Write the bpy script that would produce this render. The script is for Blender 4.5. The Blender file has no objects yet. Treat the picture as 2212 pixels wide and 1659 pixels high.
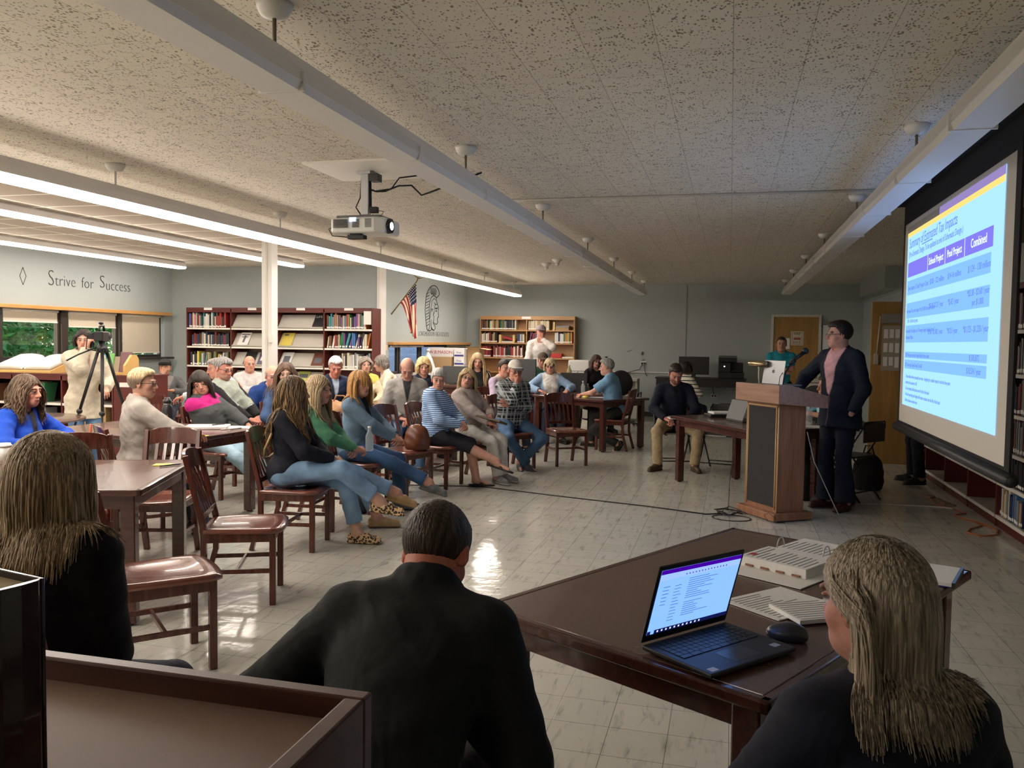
import bpy, bmesh, math, random
import numpy as np
from mathutils import Vector, Matrix
random.seed(7); RNG = np.random.default_rng(7)
S = bpy.context.scene
COL = S.collection
PI = math.pi
rad = math.radians

# ------------------------------------------------------------------ materials
MATS = {}
def mat(name, col=(.5,.5,.5), rough=.5, metal=0., emit=None, estr=0., spec=.5, alpha=1., trans=0., bump=0., bscale=60., var=0., vscale=6., coat=0.):
    if name in MATS: return MATS[name]
    m = bpy.data.materials.new(name); m.use_nodes = True
    nt = m.node_tree; b = nt.nodes['Principled BSDF']
    b.inputs['Base Color'].default_value = (*col, 1); b.inputs['Roughness'].default_value = rough
    b.inputs['Metallic'].default_value = metal; b.inputs['Specular IOR Level'].default_value = spec
    b.inputs['Coat Weight'].default_value = coat
    if emit: b.inputs['Emission Color'].default_value = (*emit, 1); b.inputs['Emission Strength'].default_value = estr
    if alpha < 1: b.inputs['Alpha'].default_value = alpha
    if trans: b.inputs['Transmission Weight'].default_value = trans
    if var or bump:
        tc = nt.nodes.new('ShaderNodeTexCoord')
        if var:
            n = nt.nodes.new('ShaderNodeTexNoise'); n.inputs['Scale'].default_value = vscale; n.inputs['Detail'].default_value = 4
            nt.links.new(tc.outputs['Object'], n.inputs['Vector'])
            mx = nt.nodes.new('ShaderNodeMix'); mx.data_type = 'RGBA'
            mx.inputs[6].default_value = (*[c*(1-var) for c in col], 1); mx.inputs[7].default_value = (*[min(1, c*(1+var)) for c in col], 1)
            nt.links.new(n.outputs['Fac'], mx.inputs[0]); nt.links.new(mx.outputs[2], b.inputs['Base Color'])
        if bump:
            n2 = nt.nodes.new('ShaderNodeTexNoise'); n2.inputs['Scale'].default_value = bscale; n2.inputs['Detail'].default_value = 3
            nt.links.new(tc.outputs['Object'], n2.inputs['Vector'])
            bp = nt.nodes.new('ShaderNodeBump'); bp.inputs['Strength'].default_value = bump; bp.inputs['Distance'].default_value = .01
            nt.links.new(n2.outputs['Fac'], bp.inputs['Height']); nt.links.new(bp.outputs['Normal'], b.inputs['Normal'])
    MATS[name] = m
    return m

def nodes(m): return m.node_tree.nodes, m.node_tree.links, m.node_tree.nodes['Principled BSDF']

def wood(name, c1, c2, rough=.3, axis=1, sc=3., coat=0., spec=.5):
    if name in MATS: return MATS[name]
    m = mat(name, c1, rough, spec=spec, coat=coat); N, L, b = nodes(m)
    tc = N.new('ShaderNodeTexCoord'); mp = N.new('ShaderNodeMapping')
    s = [14, 14, 14]; s[axis] = 1.2
    mp.inputs['Scale'].default_value = s
    L.new(tc.outputs['Object'], mp.inputs['Vector'])
    n = N.new('ShaderNodeTexNoise'); n.inputs['Scale'].default_value = sc; n.inputs['Detail'].default_value = 6; n.inputs['Distortion'].default_value = .6
    L.new(mp.outputs[0], n.inputs['Vector'])
    r = N.new('ShaderNodeValToRGB'); r.color_ramp.elements[0].position = .32; r.color_ramp.elements[1].position = .72
    r.color_ramp.elements[0].color = (*c1, 1); r.color_ramp.elements[1].color = (*c2, 1)
    L.new(n.outputs['Fac'], r.inputs[0]); L.new(r.outputs[0], b.inputs['Base Color'])
    return m

# ------------------------------------------------------------------ tagging
def tag(o, label=None, cat=None, group=None, kind=None):
    if label: o['label'] = label
    if cat: o['category'] = cat
    if group: o['group'] = group
    if kind: o['kind'] = kind
    return o
def empty(name, loc=(0,0,0), rz=0., label=None, cat=None, group=None):
    o = bpy.data.objects.new(name, None); COL.objects.link(o); o.empty_display_size = .1
    o.location = loc; o.rotation_euler = (0, 0, rz)
    return tag(o, label, cat, group)
def copy_tree(o, parent=None):
    c = o.copy(); COL.objects.link(c); c.parent = parent
    for ch in list(o.children): copy_tree(ch, c)
    return c

# ------------------------------------------------------------------ mesh builder
class MB:
    def __init__(s): s.v=[]; s.f=[]; s.m=[]; s.sm=[]; s.mi=0; s.smooth=False; s.T=None
    def add(s, vs, fs, smooth=None):
        b=len(s.v)
        if s.T is not None: vs=[tuple(s.T @ Vector(v)) for v in vs]
        s.v+= [tuple(v) for v in vs]; s.f+=[tuple(i+b for i in f) for f in fs]
        s.m+=[s.mi]*len(fs); s.sm+=[s.smooth if smooth is None else smooth]*len(fs); return s
    def box(s, x0,x1,y0,y1,z0,z1):
        return s.add([(x0,y0,z0),(x1,y0,z0),(x1,y1,z0),(x0,y1,z0),(x0,y0,z1),(x1,y0,z1),(x1,y1,z1),(x0,y1,z1)],
            [(0,3,2,1),(4,5,6,7),(0,1,5,4),(1,2,6,5),(2,3,7,6),(3,0,4,7)])
    def bar(s, a, b, w, d, up=(0,0,1), w2=None, d2=None):   # rectangular bar from a to b
        a=Vector(a); b=Vector(b); z=(b-a).normalized(); u=Vector(up)
        if abs(z.dot(u))>.98: u=Vector((0,1,0))
        x=u.cross(z).normalized(); y=z.cross(x)
        w2=w if w2 is None else w2; d2=d if d2 is None else d2
        vs=[]
        for p,ww,dd in ((a,w,d),(b,w2,d2)):
            for sx,sy in ((-1,-1),(1,-1),(1,1),(-1,1)): vs.append(p+x*sx*ww/2+y*sy*dd/2)
        return s.add(vs,[(0,3,2,1),(4,5,6,7),(0,1,5,4),(1,2,6,5),(2,3,7,6),(3,0,4,7)])
    def tube(s, pts, r, n=8, cap=True, closed=False):
        P=[Vector(p) for p in pts]; k=len(P); R=r if hasattr(r,'__len__') else [r]*k
        vs=[]; fs=[]; prev=None
        for i in range(k):
            t=(P[(i+1)%k]-P[i-1]) if closed else (P[min(i+1,k-1)]-P[max(i-1,0)])
            t=t.normalized() if t.length>1e-9 else Vector((0,0,1))
            if prev is None:
                u=Vector((0,0,1)) if abs(t.z)<.9 else Vector((1,0,0)); x=u.cross(t).normalized()
            else:
                x=(prev-t*prev.dot(t)); x=x.normalized() if x.length>1e-6 else Vector((1,0,0))
            prev=x; y=t.cross(x)
            for j in range(n):
                a=2*PI*j/n; vs.append(P[i]+(x*math.cos(a)+y*math.sin(a))*R[i])
        m=k if closed else k-1
        for i in range(m):
            for j in range(n):
                i2=(i+1)%k; fs.append((i*n+j, i*n+(j+1)%n, i2*n+(j+1)%n, i2*n+j))
        if cap and not closed: fs.append(tuple(range(n-1,-1,-1))); fs.append(tuple((k-1)*n+j for j in range(n)))
        return s.add(vs,fs,True)
    def lathe(s, prof, n=24, c=(0,0,0), cap=True):
        vs=[]; fs=[]; k=len(prof)
        for r,z in prof:
            for j in range(n):
                a=2*PI*j/n; vs.append((c[0]+r*math.cos(a), c[1]+r*math.sin(a), c[2]+z))
        for i in range(k-1):
            for j in range(n): fs.append((i*n+j, i*n+(j+1)%n, (i+1)*n+(j+1)%n, (i+1)*n+j))
        if cap:
            fs.append(tuple(range(n-1,-1,-1))); fs.append(tuple((k-1)*n+j for j in range(n)))
        return s.add(vs,fs,True)
    def prism(s, poly, z0, z1, ax='z'):
        n=len(poly)
        def q(p,z): return (p[0],p[1],z) if ax=='z' else ((z,p[0],p[1]) if ax=='x' else (p[0],z,p[1]))
        vs=[q(p,z0) for p in poly]+[q(p,z1) for p in poly]
        return s.add(vs,[tuple(range(n-1,-1,-1)),tuple(range(n,2*n))]+[(i,(i+1)%n,n+(i+1)%n,n+i) for i in range(n)])
    def ball(s, c, r, nu=12, nv=8):
        if not hasattr(r,'__len__'): r=(r,r,r)
        vs=[(c[0],c[1],c[2]-r[2])]; fs=[]
        for i in range(1,nv):
            t=PI*i/nv
            for j in range(nu):
                a=2*PI*j/nu; vs.append((c[0]+r[0]*math.sin(t)*math.cos(a), c[1]+r[1]*math.sin(t)*math.sin(a), c[2]-r[2]*math.cos(t)))
        vs.append((c[0],c[1],c[2]+r[2])); L=len(vs)-1
        for j in range(nu): fs.append((0,1+(j+1)%nu,1+j)); fs.append((L,1+(nv-2)*nu+j,1+(nv-2)*nu+(j+1)%nu))
        for i in range(nv-2):
            for j in range(nu):
                a=1+i*nu; fs.append((a+j,a+(j+1)%nu,a+nu+(j+1)%nu,a+nu+j))
        return s.add(vs,fs,True)
    def build(s, name, mats, parent=None, bevel=0., seg=2, loc=None):
        me=bpy.data.meshes.new(name); me.from_pydata(s.v,[],s.f)
        if not isinstance(mats,(list,tuple)): mats=[mats]
        for m in mats: me.materials.append(m)
        me.polygons.foreach_set('material_index', s.m); me.polygons.foreach_set('use_smooth', s.sm)
        bm=bmesh.new(); bm.from_mesh(me); bmesh.ops.recalc_face_normals(bm, faces=bm.faces); bm.to_mesh(me); bm.free()
        me.update()
        o=bpy.data.objects.new(name, me); COL.objects.link(o)
        if parent is not None: o.parent=parent
        if loc is not None: o.location=loc
        if bevel>0:
            md=o.modifiers.new('bevel','BEVEL'); md.width=bevel; md.segments=seg; md.limit_method='ANGLE'; md.angle_limit=rad(40); md.use_clamp_overlap=True
        return o
def struct(name, mb, m, bevel=0.):
    o=mb.build(name, m, bevel=bevel); o['kind']='structure'; return o

def text_mesh(name, body, size, m, parent=None, extrude=.002, align='LEFT', font=None, sx=1., shear=0., spacing=1., thin=0.):
    cu=bpy.data.curves.new(name,'FONT'); cu.body=body; cu.size=size; cu.extrude=extrude; cu.align_x=align; cu.shear=shear; cu.space_character=spacing; cu.offset=thin
    cu.resolution_u=3
    t=bpy.data.objects.new(name, cu); COL.objects.link(t)
    dg=bpy.context.evaluated_depsgraph_get(); me=bpy.data.meshes.new_from_object(t.evaluated_get(dg))
    bpy.data.objects.remove(t); bpy.data.curves.remove(cu)
    for v in me.vertices: v.co.x*=sx
    me.materials.clear(); me.materials.append(m)
    o=bpy.data.objects.new(name, me); COL.objects.link(o)
    if parent is not None: o.parent=parent
    return o

# ------------------------------------------------------------------ camera
cam_d=bpy.data.cameras.new('camera'); cam=bpy.data.objects.new('camera', cam_d); COL.objects.link(cam)
def set_camera():
    yaw, pit, rol = rad(14.70), rad(2.912), rad(.777)
    f=Vector((-math.sin(yaw)*math.cos(pit), math.cos(yaw)*math.cos(pit), -math.sin(pit)))
    r=Vector((math.cos(yaw), math.sin(yaw), 0)); u=r.cross(f)
    r2=r*math.cos(rol)+u*math.sin(rol); u2=-r*math.sin(rol)+u*math.cos(rol)
    M=Matrix((r2,u2,-f)).transposed().to_4x4(); M.translation=(0,0,1.55)
    cam.matrix_world=M
    cam_d.sensor_fit='HORIZONTAL'; cam_d.sensor_width=36; cam_d.lens=1790/2212*36; cam_d.clip_start=.05; cam_d.clip_end=200
set_camera(); S.camera=cam
S.view_settings.view_transform='Standard'; S.view_settings.look='None'; S.view_settings.gamma=1; S.view_settings.use_curve_mapping=False
S.view_settings.exposure=1.08
S.cycles.use_denoising=True
try: S.cycles.denoiser='OPENIMAGEDENOISE'
except Exception: pass
S.cycles.max_bounces=8; S.cycles.diffuse_bounces=6; S.cycles.glossy_bounces=3; S.cycles.transmission_bounces=4; S.cycles.transparent_max_bounces=6
S.cycles.sample_clamp_indirect=4.0; S.cycles.use_adaptive_sampling=True; S.cycles.adaptive_threshold=.045
S.cycles.caustics_reflective=False; S.cycles.caustics_refractive=False
# ================================================================== ROOM
CZ=2.8; XL=-9.75; XR=2.55; YF=17.8; YB=-2.6; YJ=12.95; XJ=-5.74
def wall_mat():
    m=mat('wall_paint',(.335,.375,.37),.75,spec=.25); N,L,b=nodes(m)
    tc=N.new('ShaderNodeTexCoord'); n=N.new('ShaderNodeTexNoise'); n.inputs['Scale'].default_value=1.3; n.inputs['Detail'].default_value=5
    L.new(tc.outputs['Object'],n.inputs['Vector'])
    mx=N.new('ShaderNodeMix'); mx.data_type='RGBA'; mx.inputs[6].default_value=(.37,.415,.41,1); mx.inputs[7].default_value=(.42,.465,.455,1)
    L.new(n.outputs['Fac'],mx.inputs[0]); L.new(mx.outputs[2],b.inputs['Base Color'])
    n2=N.new('ShaderNodeTexNoise'); n2.inputs['Scale'].default_value=220; L.new(tc.outputs['Object'],n2.inputs['Vector'])
    bp=N.new('ShaderNodeBump'); bp.inputs['Strength'].default_value=.12; bp.inputs['Distance'].default_value=.004
    L.new(n2.outputs['Fac'],bp.inputs['Height']); L.new(bp.outputs['Normal'],b.inputs['Normal'])
    return m
WALL=wall_mat()
def ceil_mat():
    m=mat('acoustic_tile',(.5,.45,.36),.9,spec=.1); N,L,b=nodes(m)
    tc=N.new('ShaderNodeTexCoord')
    mp=N.new('ShaderNodeMapping'); mp.inputs['Rotation'].default_value=(0,0,PI/2); mp.inputs['Location'].default_value=(0,.02,0)
    L.new(tc.outputs['Object'],mp.inputs['Vector'])
    br=N.new('ShaderNodeTexBrick'); br.offset=.5; br.inputs['Scale'].default_value=1; br.inputs['Brick Width'].default_value=.61; br.inputs['Row Height'].default_value=.305
    br.inputs['Mortar Size'].default_value=.0016; br.inputs['Mortar Smooth'].default_value=.2
    br.inputs['Color1'].default_value=(.73,.685,.60,1); br.inputs['Color2'].default_value=(.77,.725,.635,1); br.inputs['Mortar'].default_value=(.38,.34,.28,1)
    L.new(mp.outputs[0],br.inputs['Vector'])
    # fissures
    mp2=N.new('ShaderNodeMapping'); mp2.inputs['Scale'].default_value=(62,34,1)
    nz=N.new('ShaderNodeTexNoise'); nz.inputs['Scale'].default_value=9; nz.inputs['Detail'].default_value=2
    L.new(tc.outputs['Object'],nz.inputs['Vector'])
    va=N.new('ShaderNodeVectorMath'); va.operation='MULTIPLY_ADD'; va.inputs[1].default_value=(.05,.05,.0); L.new(nz.outputs['Color'],va.inputs[0]); L.new(tc.outputs['Object'],va.inputs[2])
    L.new(va.outputs[0],mp2.inputs['Vector'])
    vo=N.new('ShaderNodeTexVoronoi'); vo.feature='F1'; vo.inputs['Scale'].default_value=1.25; L.new(mp2.outputs[0],vo.inputs['Vector'])
    sz=N.new('ShaderNodeTexNoise'); sz.inputs['Scale'].default_value=16; L.new(tc.outputs['Object'],sz.inputs['Vector'])
    mr=N.new('ShaderNodeMapRange'); mr.inputs[1].default_value=.35; mr.inputs[2].default_value=.75; mr.inputs[3].default_value=.16; mr.inputs[4].default_value=.46; L.new(sz.outputs['Fac'],mr.inputs[0])
    lt=N.new('ShaderNodeMath'); lt.operation='LESS_THAN'; L.new(vo.outputs['Distance'],lt.inputs[0]); L.new(mr.outputs[0],lt.inputs[1])
    mx=N.new('ShaderNodeMix'); mx.data_type='RGBA'; mx.inputs[7].default_value=(.16,.125,.085,1)
    mu=N.new('ShaderNodeMath'); mu.operation='MULTIPLY'; mu.inputs[1].default_value=.8; L.new(lt.outputs[0],mu.inputs[0])
    L.new(mu.outputs[0],mx.inputs[0]); L.new(br.outputs['Color'],mx.inputs[6]); L.new(mx.outputs[2],b.inputs['Base Color'])
    return m
def grid_mat():
    m=mat('grid_ceiling',(.6,.53,.45),.8,spec=.2); N,L,b=nodes(m)
    tc=N.new('ShaderNodeTexCoord')
    br=N.new('ShaderNodeTexBrick'); br.offset=0; br.inputs['Scale'].default_value=1; br.inputs['Brick Width'].default_value=.72; br.inputs['Row Height'].default_value=.61
    br.inputs['Mortar Size'].default_value=.02; br.inputs['Mortar Smooth'].default_value=.0
    br.inputs['Color1'].default_value=(.50,.43,.36,1); br.inputs['Color2'].default_value=(.53,.455,.38,1); br.inputs['Mortar'].default_value=(.93,.9,.8,1)
    L.new(tc.outputs['Object'],br.inputs['Vector']); L.new(br.outputs['Color'],b.inputs['Base Color']); return m
def floor_mat():
    m=mat('vinyl_tile',(.5,.48,.4),.16,spec=.5); N,L,b=nodes(m)
    tc=N.new('ShaderNodeTexCoord'); mp=N.new('ShaderNodeMapping'); mp.inputs['Location'].default_value=(.2,.01,0)
    L.new(tc.outputs['Object'],mp.inputs['Vector'])
    br=N.new('ShaderNodeTexBrick'); br.offset=0; br.inputs['Scale'].default_value=1; br.inputs['Brick Width'].default_value=.2345; br.inputs['Row Height'].default_value=.2345
    br.inputs['Mortar Size'].default_value=.0014; br.inputs['Mortar Smooth'].default_value=.3
    br.inputs['Color1'].default_value=(.56,.555,.49,1); br.inputs['Color2'].default_value=(.61,.60,.53,1); br.inputs['Mortar'].default_value=(.16,.15,.12,1)
    L.new(mp.outputs[0],br.inputs['Vector'])
    # marbled streaks along the tile direction
    mp2=N.new('ShaderNodeMapping'); mp2.inputs['Scale'].default_value=(17,3.2,1); L.new(tc.outputs['Object'],mp2.inputs['Vector'])
    n=N.new('ShaderNodeTexNoise'); n.inputs['Scale'].default_value=1.4; n.inputs['Detail'].default_value=8; n.inputs['Roughness'].default_value=.62; n.inputs['Distortion'].default_value=.5
    L.new(mp2.outputs[0],n.inputs['Vector'])
    r=N.new('ShaderNodeValToRGB'); r.color_ramp.elements[0].position=.28; r.color_ramp.elements[1].position=.46
    r.color_ramp.elements[0].color=(.42,.42,.40,1); r.color_ramp.elements[1].color=(1,1,1,1); L.new(n.outputs['Fac'],r.inputs[0])
    mx=N.new('ShaderNodeMix'); mx.data_type='RGBA'; mx.blend_type='MULTIPLY'; mx.inputs[0].default_value=.75
    L.new(br.outputs['Color'],mx.inputs[6]); L.new(r.outputs[0],mx.inputs[7])
    n3=N.new('ShaderNodeTexNoise'); n3.inputs['Scale'].default_value=.8; n3.inputs['Detail'].default_value=4; L.new(tc.outputs['Object'],n3.inputs['Vector'])
    L.new(mx.outputs[2],b.inputs['Base Color'])
    mr=N.new('ShaderNodeMapRange'); mr.inputs[3].default_value=.07; mr.inputs[4].default_value=.22; L.new(n3.outputs['Fac'],mr.inputs[0]); L.new(mr.outputs[0],b.inputs['Roughness'])
    # slightly uneven waxed surface, each tile tilted by a hair
    n4=N.new('ShaderNodeTexNoise'); n4.inputs['Scale'].default_value=9; n4.inputs['Detail'].default_value=2; L.new(tc.outputs['Object'],n4.inputs['Vector'])
    bp=N.new('ShaderNodeBump'); bp.inputs['Strength'].default_value=.22; bp.inputs['Distance'].default_value=.012
    ad=N.new('ShaderNodeMath'); ad.operation='MULTIPLY_ADD'; ad.inputs[1].default_value=-.25; L.new(br.outputs['Fac'],ad.inputs[0]); L.new(n4.outputs['Fac'],ad.inputs[2])
    L.new(ad.outputs[0],bp.inputs['Height']); L.new(bp.outputs['Normal'],b.inputs['Normal'])
    return m
CEIL=ceil_mat(); GRID=grid_mat(); FLOOR=floor_mat()
WHITE=mat('white_enamel',(.72,.70,.66),.35); TRIMWOOD=wood('honey_oak',(.50,.25,.07),(.62,.34,.12),.35,axis=1)
DARKTRIM=mat('dark_trim',(.035,.028,.024),.5); COVE=mat('cove_base',(.05,.05,.05),.5)
struct('floor', MB().box(XL-.2,XR+.2,YB-.2,YF+.2,-.1,0), FLOOR)
struct('ceiling', MB().box(XJ-.0,XR+.2,YB-.2,YF+.2,CZ,CZ+.15), CEIL)
c2=MB(); c2.box(XL-.2,XJ-.0,YB-.2,11.9,CZ-.003,CZ+.15); struct('ceiling', c2, GRID)
c3=MB(); c3.box(XL-.2,XJ-.0,11.9,YJ+.2,CZ,CZ+.15); struct('ceiling', c3, CEIL)
# left wall with a window band z 1.2 .. 1.93
WZ0,WZ1=1.20,1.93
wl=MB(); wl.box(XL-.2,XL,YB-.2,YJ+.2,0,WZ0); wl.box(XL-.2,XL,YB-.2,YJ+.2,WZ1,CZ); wl.box(XL-.2,XL,YB-.2,9.25,WZ0,WZ1); wl.box(XL-.2,XL,12.72,YJ+.2,WZ0,WZ1)
struct('wall_left', wl, WALL)
struct('wall_back_left', MB().box(XL-.2,XJ,YJ,YJ+.2,0,CZ), WALL)
wj=MB(); wj.box(XJ-.2,XJ,YJ+.2,YF+.2,0,.95); wj.box(XJ-.2,XJ,YJ+.2,YF+.2,1.47,CZ); wj.box(XJ-.2,XJ,YJ+.2,13.4,.95,1.47); wj.box(XJ-.2,XJ,16.6,YF+.2,.95,1.47)
struct('wall_alcove', wj, WALL)
struct('wall_far', MB().box(XJ-.2,XR+.2,YF,YF+.2,0,CZ), WALL)
struct('wall_right', MB().box(XR,XR+.2,YB-.2,YF,0,CZ), WALL)
struct('wall_rear', MB().box(XL-.2,XR+.2,YB-.2,YB,0,CZ), WALL)
struct('baseboard_far', MB().box(XJ,XR,YF-.012,YF,0,.1), COVE)
struct('baseboard_right', MB().box(XR-.012,XR,YB,YF,0,.1), COVE)
struct('baseboard_left', MB().box(XL,XL+.012,YB,YJ,0,.1), COVE)
struct('trim_1', MB().box(XL,XL+.11,YB,12.80,1.93,1.985), TRIMWOOD, .006)
struct('trim_2', MB().box(XJ,XJ+.11,13.35,YF,1.47,1.52), TRIMWOOD, .006)
struct('trim_3', MB().box(XJ-.02,XJ+.03,YJ-.02,YJ+.26,0,CZ), WHITE, .004)     # white corner post cover
struct('trim_4', MB().box(-.93,-.90,YF-.012,YF,.95,CZ), mat('grey_conduit',(.34,.37,.36),.5), .003)
struct('trim_5', MB().box(XR-.02,XR,12.7,YF,2.42,2.47), WALL)
# soffit on the right wall near the far corner
struct('wall_soffit', MB().box(2.28,XR,13.9,16.4,2.46,CZ), WALL)
# chalk rail on far wall
struct('trim_6', MB().box(-2.75,-.95,YF-.03,YF,.93,.95), WHITE)
# ---- windows left
FRAME=mat('bronze_frame',(.045,.035,.03),.4,metal=.2)
def pane_mat(): 
    m=bpy.data.materials.new('window_glass'); m.use_nodes=True; nt=m.node_tree; nt.nodes.clear()
    o=nt.nodes.new('ShaderNodeOutputMaterial'); t=nt.nodes.new('ShaderNodeBsdfTransparent'); g=nt.nodes.new('ShaderNodeBsdfGlossy'); g.inputs['Roughness'].default_value=.02
    mx=nt.nodes.new('ShaderNodeMixShader'); mx.inputs[0].default_value=.07; t.inputs[0].default_value=(.86,.9,.9,1)
    nt.links.new(t.outputs[0],mx.inputs[1]); nt.links.new(g.outputs[0],mx.inputs[2]); nt.links.new(mx.outputs[0],o.inputs[0]); return m
PANE=pane_mat()
SHADE=mat('roller_shade',(.60,.53,.42),.8,bump=.15,bscale=300); SHADEBAR=mat('shade_bar',(.75,.72,.64),.5)
def window(n, y0, y1, drop, z0=WZ0, z1=WZ1, x=XL, d=.14):
    f=MB(); w=.045
    d=.09; f.box(x-d,x-.04,y0,y0+w,z0,z1); f.box(x-d,x-.04,y1-w,y1,z0,z1); f.box(x-d,x-.04,y0+w,y1-w,z0,z0+w); f.box(x-d,x-.04,y0+w,y1-w,z1-w,z1)
    o=struct('window_%d'%n, f, FRAME, .003)
    g=MB().box(x-d+.02,x-d+.026,y0+w,y1-w,z0+w,z1-w).build('window_pane',PANE,o)
    if drop>0:
        s=empty('roller_shade',(x-.035,(y0+y1)/2,z1-.02),0,'','window shade')
        MB().box(-.003,0,-(y1-y0)/2+.05,(y1-y0)/2-.05,-drop,0).build('shade_cloth',SHADE,s)
        MB().tube([(.0,-(y1-y0)/2+.04,.0),(.0,(y1-y0)/2-.04,.0)],.022,10).build('roller',SHADEBAR,s)
        MB().box(-.008,.008,-(y1-y0)/2+.05,(y1-y0)/2-.05,-drop-.018,-drop).build('hem_bar',SHADEBAR,s)
        return s
shs=[window(1,9.32,10.38,.155),window(2,10.50,11.60,.21),window(3,11.66,12.68,.62)]
for s,l in zip(shs,['cream roller shade pulled a little down over the leftmost green window','cream roller shade half lowered behind the video camera','cream roller shade lowered fully beside the corner']): s['label']=l
struct('trim_7', MB().box(XL-.16,XL+.13,9.2,12.82,1.165,1.20), DARKTRIM, .004)   # sill
struct('trim_8', MB().box(XL-.15,XL-.0,10.38,10.50,WZ0,WZ1).box(XL-.15,XL,11.60,11.66,WZ0,WZ1).box(XL-.15,XL,9.25,9.32,WZ0,WZ1), FRAME)
# alcove windows
for n,(a,b) in enumerate([(13.42,13.92),(13.98,15.0),(15.06,16.58)]):
    window(4+n,a,b,0,.95,1.47,XJ)
sh=empty('roller_shade',(XJ+.02,14.3,1.455),0,'narrow white roller shade rolled up under the oak shelf by the flag','window shade')
MB().box(-.02,.02,-.85,-.1,-.03,0).box(-.02,.02,-.05,.7,-.03,0).build('roller',WHITE,sh)
struct('trim_9', MB().box(XJ-.16,XJ+.10,13.3,16.7,.91,.95), WHITE, .004)

# ---- outside
LEAFM=mat('leaf',(.10,.30,.05),.5,var=.6,vscale=3.)
def leaves(name,label,cx,cy,cz,rx,ry,rz,n,seed,cat='tree',sc=.10):
    r=np.random.default_rng(seed); mb=MB()
    t=empty(name,(cx,cy,0),0,label,cat)
    for i in range(n):
        d=r.normal(size=3); d/=np.linalg.norm(d); rr=r.uniform(.55,1.)
        c=np.array([d[0]*rx,d[1]*ry,cz+d[2]*rz])*np.array([rr,rr,1]); c[2]=cz+d[2]*rz*rr
        a=r.normal(size=3); a/=np.linalg.norm(a); b=np.cross(a,r.normal(size=3)); b/=np.linalg.norm(b)
        s=sc*r.uniform(.6,1.4)
        mb.add([c-a*s,c-b*s*.5,c+a*s,c+b*s*.5],[(0,1,2,3)])
    mb.build('foliage',LEAFM,t)
    MB().tube([(0,0,-1),(0.1,0,cz*.6),(0,.1,cz+rz*.3)],[.16,.12,.05],8).build('trunk',mat('bark',(.06,.05,.05),.9),t)
    return t
leaves('maple_tree','leafy green maple seen through the window behind the open atlas',-13.6,11.2,1.9,1.6,2.6,1.7,9000,1,sc=.08)
leaves('maple_tree','green tree filling the right edge of the window by the corner',-17.5,22.0,1.9,2.6,2.8,2.4,6000,5)
leaves('maple_tree','dark leafy green tree seen through the window beside the video camera',-15.6,15.6,1.9,1.4,2.2,2.0,6500,2,sc=.09)
g=MB().box(-60,XL-.2,-20,60,-.35,-.3); o=struct('ground',g,mat('lawn',(.06,.13,.04),.9,var=.4,vscale=2.))
# neighbouring building wing outside the alcove window
bw=empty('building_wing',(-9.5,20.5,0),0,'blue grey brick school wing outside the small alcove window','building')
MB().box(-3,3.,-.15,.15,-.3,5).build('wall',mat('dusk_brick',(.16,.22,.34),.9,var=.3,vscale=14.),bw)
# ---- column
colm=empty('support_column',(-5.50,9.15,0),0,'square white painted steel column standing in front of the maroon bookcase','column')
mb=MB(); mb.box(-.07,.07,-.07,.07,0,CZ); mb.build('post',WHITE,colm,.006)
MB().box(-.012,.012,-.082,-.07,0,CZ).build('raceway',mat('raceway',(.60,.58,.53),.4),colm,.002)
MB().box(.045,.10,-.10,-.07,1.50,1.60).build('junction_box',WHITE,colm,.004)

# ---- ceiling lights
GLOW=mat('fluorescent_lens',(.9,.9,.9),.4,emit=(1.,.885,.78),estr=19)
GLOW2=mat('fluorescent_lens_ceiling',(.9,.9,.9),.4,emit=(1.,.885,.78),estr=12)
FIX=mat('fixture_white',(.80,.78,.76),.35); LENS=mat('unlit_lens',(.88,.86,.85),.45); GAPM=mat('joint_dark',(.08,.08,.08),.6)
STEM=mat('stem_brass',(.22,.18,.12),.4,metal=.5)
def fixture(x, y0, y1, z0, lit, label, stems, w=.19, h=.14):
    t=empty('linear_light_fixture',(x,(y0+y1)/2,z0),0,label,'ceiling light')
    a=y0-(y0+y1)/2; b=y1-(y0+y1)/2
    m=MB(); m.prism([(-w/2,.03),(-w/2+.02,.09),(-.05,h),(.05,h),(w/2-.02,.09),(w/2,.03)],a,b,'y'); m.build('housing',FIX,t)
    l=MB(); l.prism([(-w/2+.006,.032),(-w/2+.018,0),(w/2-.018,0),(w/2-.006,.032)],a+.004,b-.004,'y'); l.build('diffuser',(GLOW if z0<2.6 else GLOW2) if lit else LENS,t)
    y=b
    while y>a+.5:
        y-=1.22
        if y<a: break
        if not lit: MB().box(-w/2-.002,w/2+.002,y-.006,y+.006,-.003,.07).build('joint_strip',FIX,t)
    for sy in stems:
        MB().tube([(0,sy-(y0+y1)/2,h-.01),(0,sy-(y0+y1)/2,CZ-z0-.03)],.008,8).build('stem',STEM if not lit else FIX,t)
        MB().lathe([(.02,-.055),(.05,-.045),(.066,-.02),(.07,0)],20,(0,sy-(y0+y1)/2,CZ-z0)).build('canopy',WHITE,t)
    return t
ST=[.5,2.83,5.15,7.43,9.88,12.2,14.5,16.6]
fixture(-4.35,-1.5,16.95,2.50,True,'long lit pendant strip light above the left tables, nearest of the lit rows',ST[:7]+[16.6])
fixture(-6.68,-1.5,12.0,2.687,True,'lit strip light on the ceiling, middle one of the three lit rows',[],.19,.11)
fixture(-8.85,-1.5,12.0,2.687,True,'lit strip light on the ceiling closest to the Strive for Success wall',[],.19,.11)
fixture(-1.68,-1.5,16.3,2.49,False,'unlit pendant strip light crossing the middle of the ceiling beside the projector',ST)
fixture(.985,-1.5,16.2,2.49,False,'unlit pendant strip light beside the screen, catching its blue glow',ST)
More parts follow.
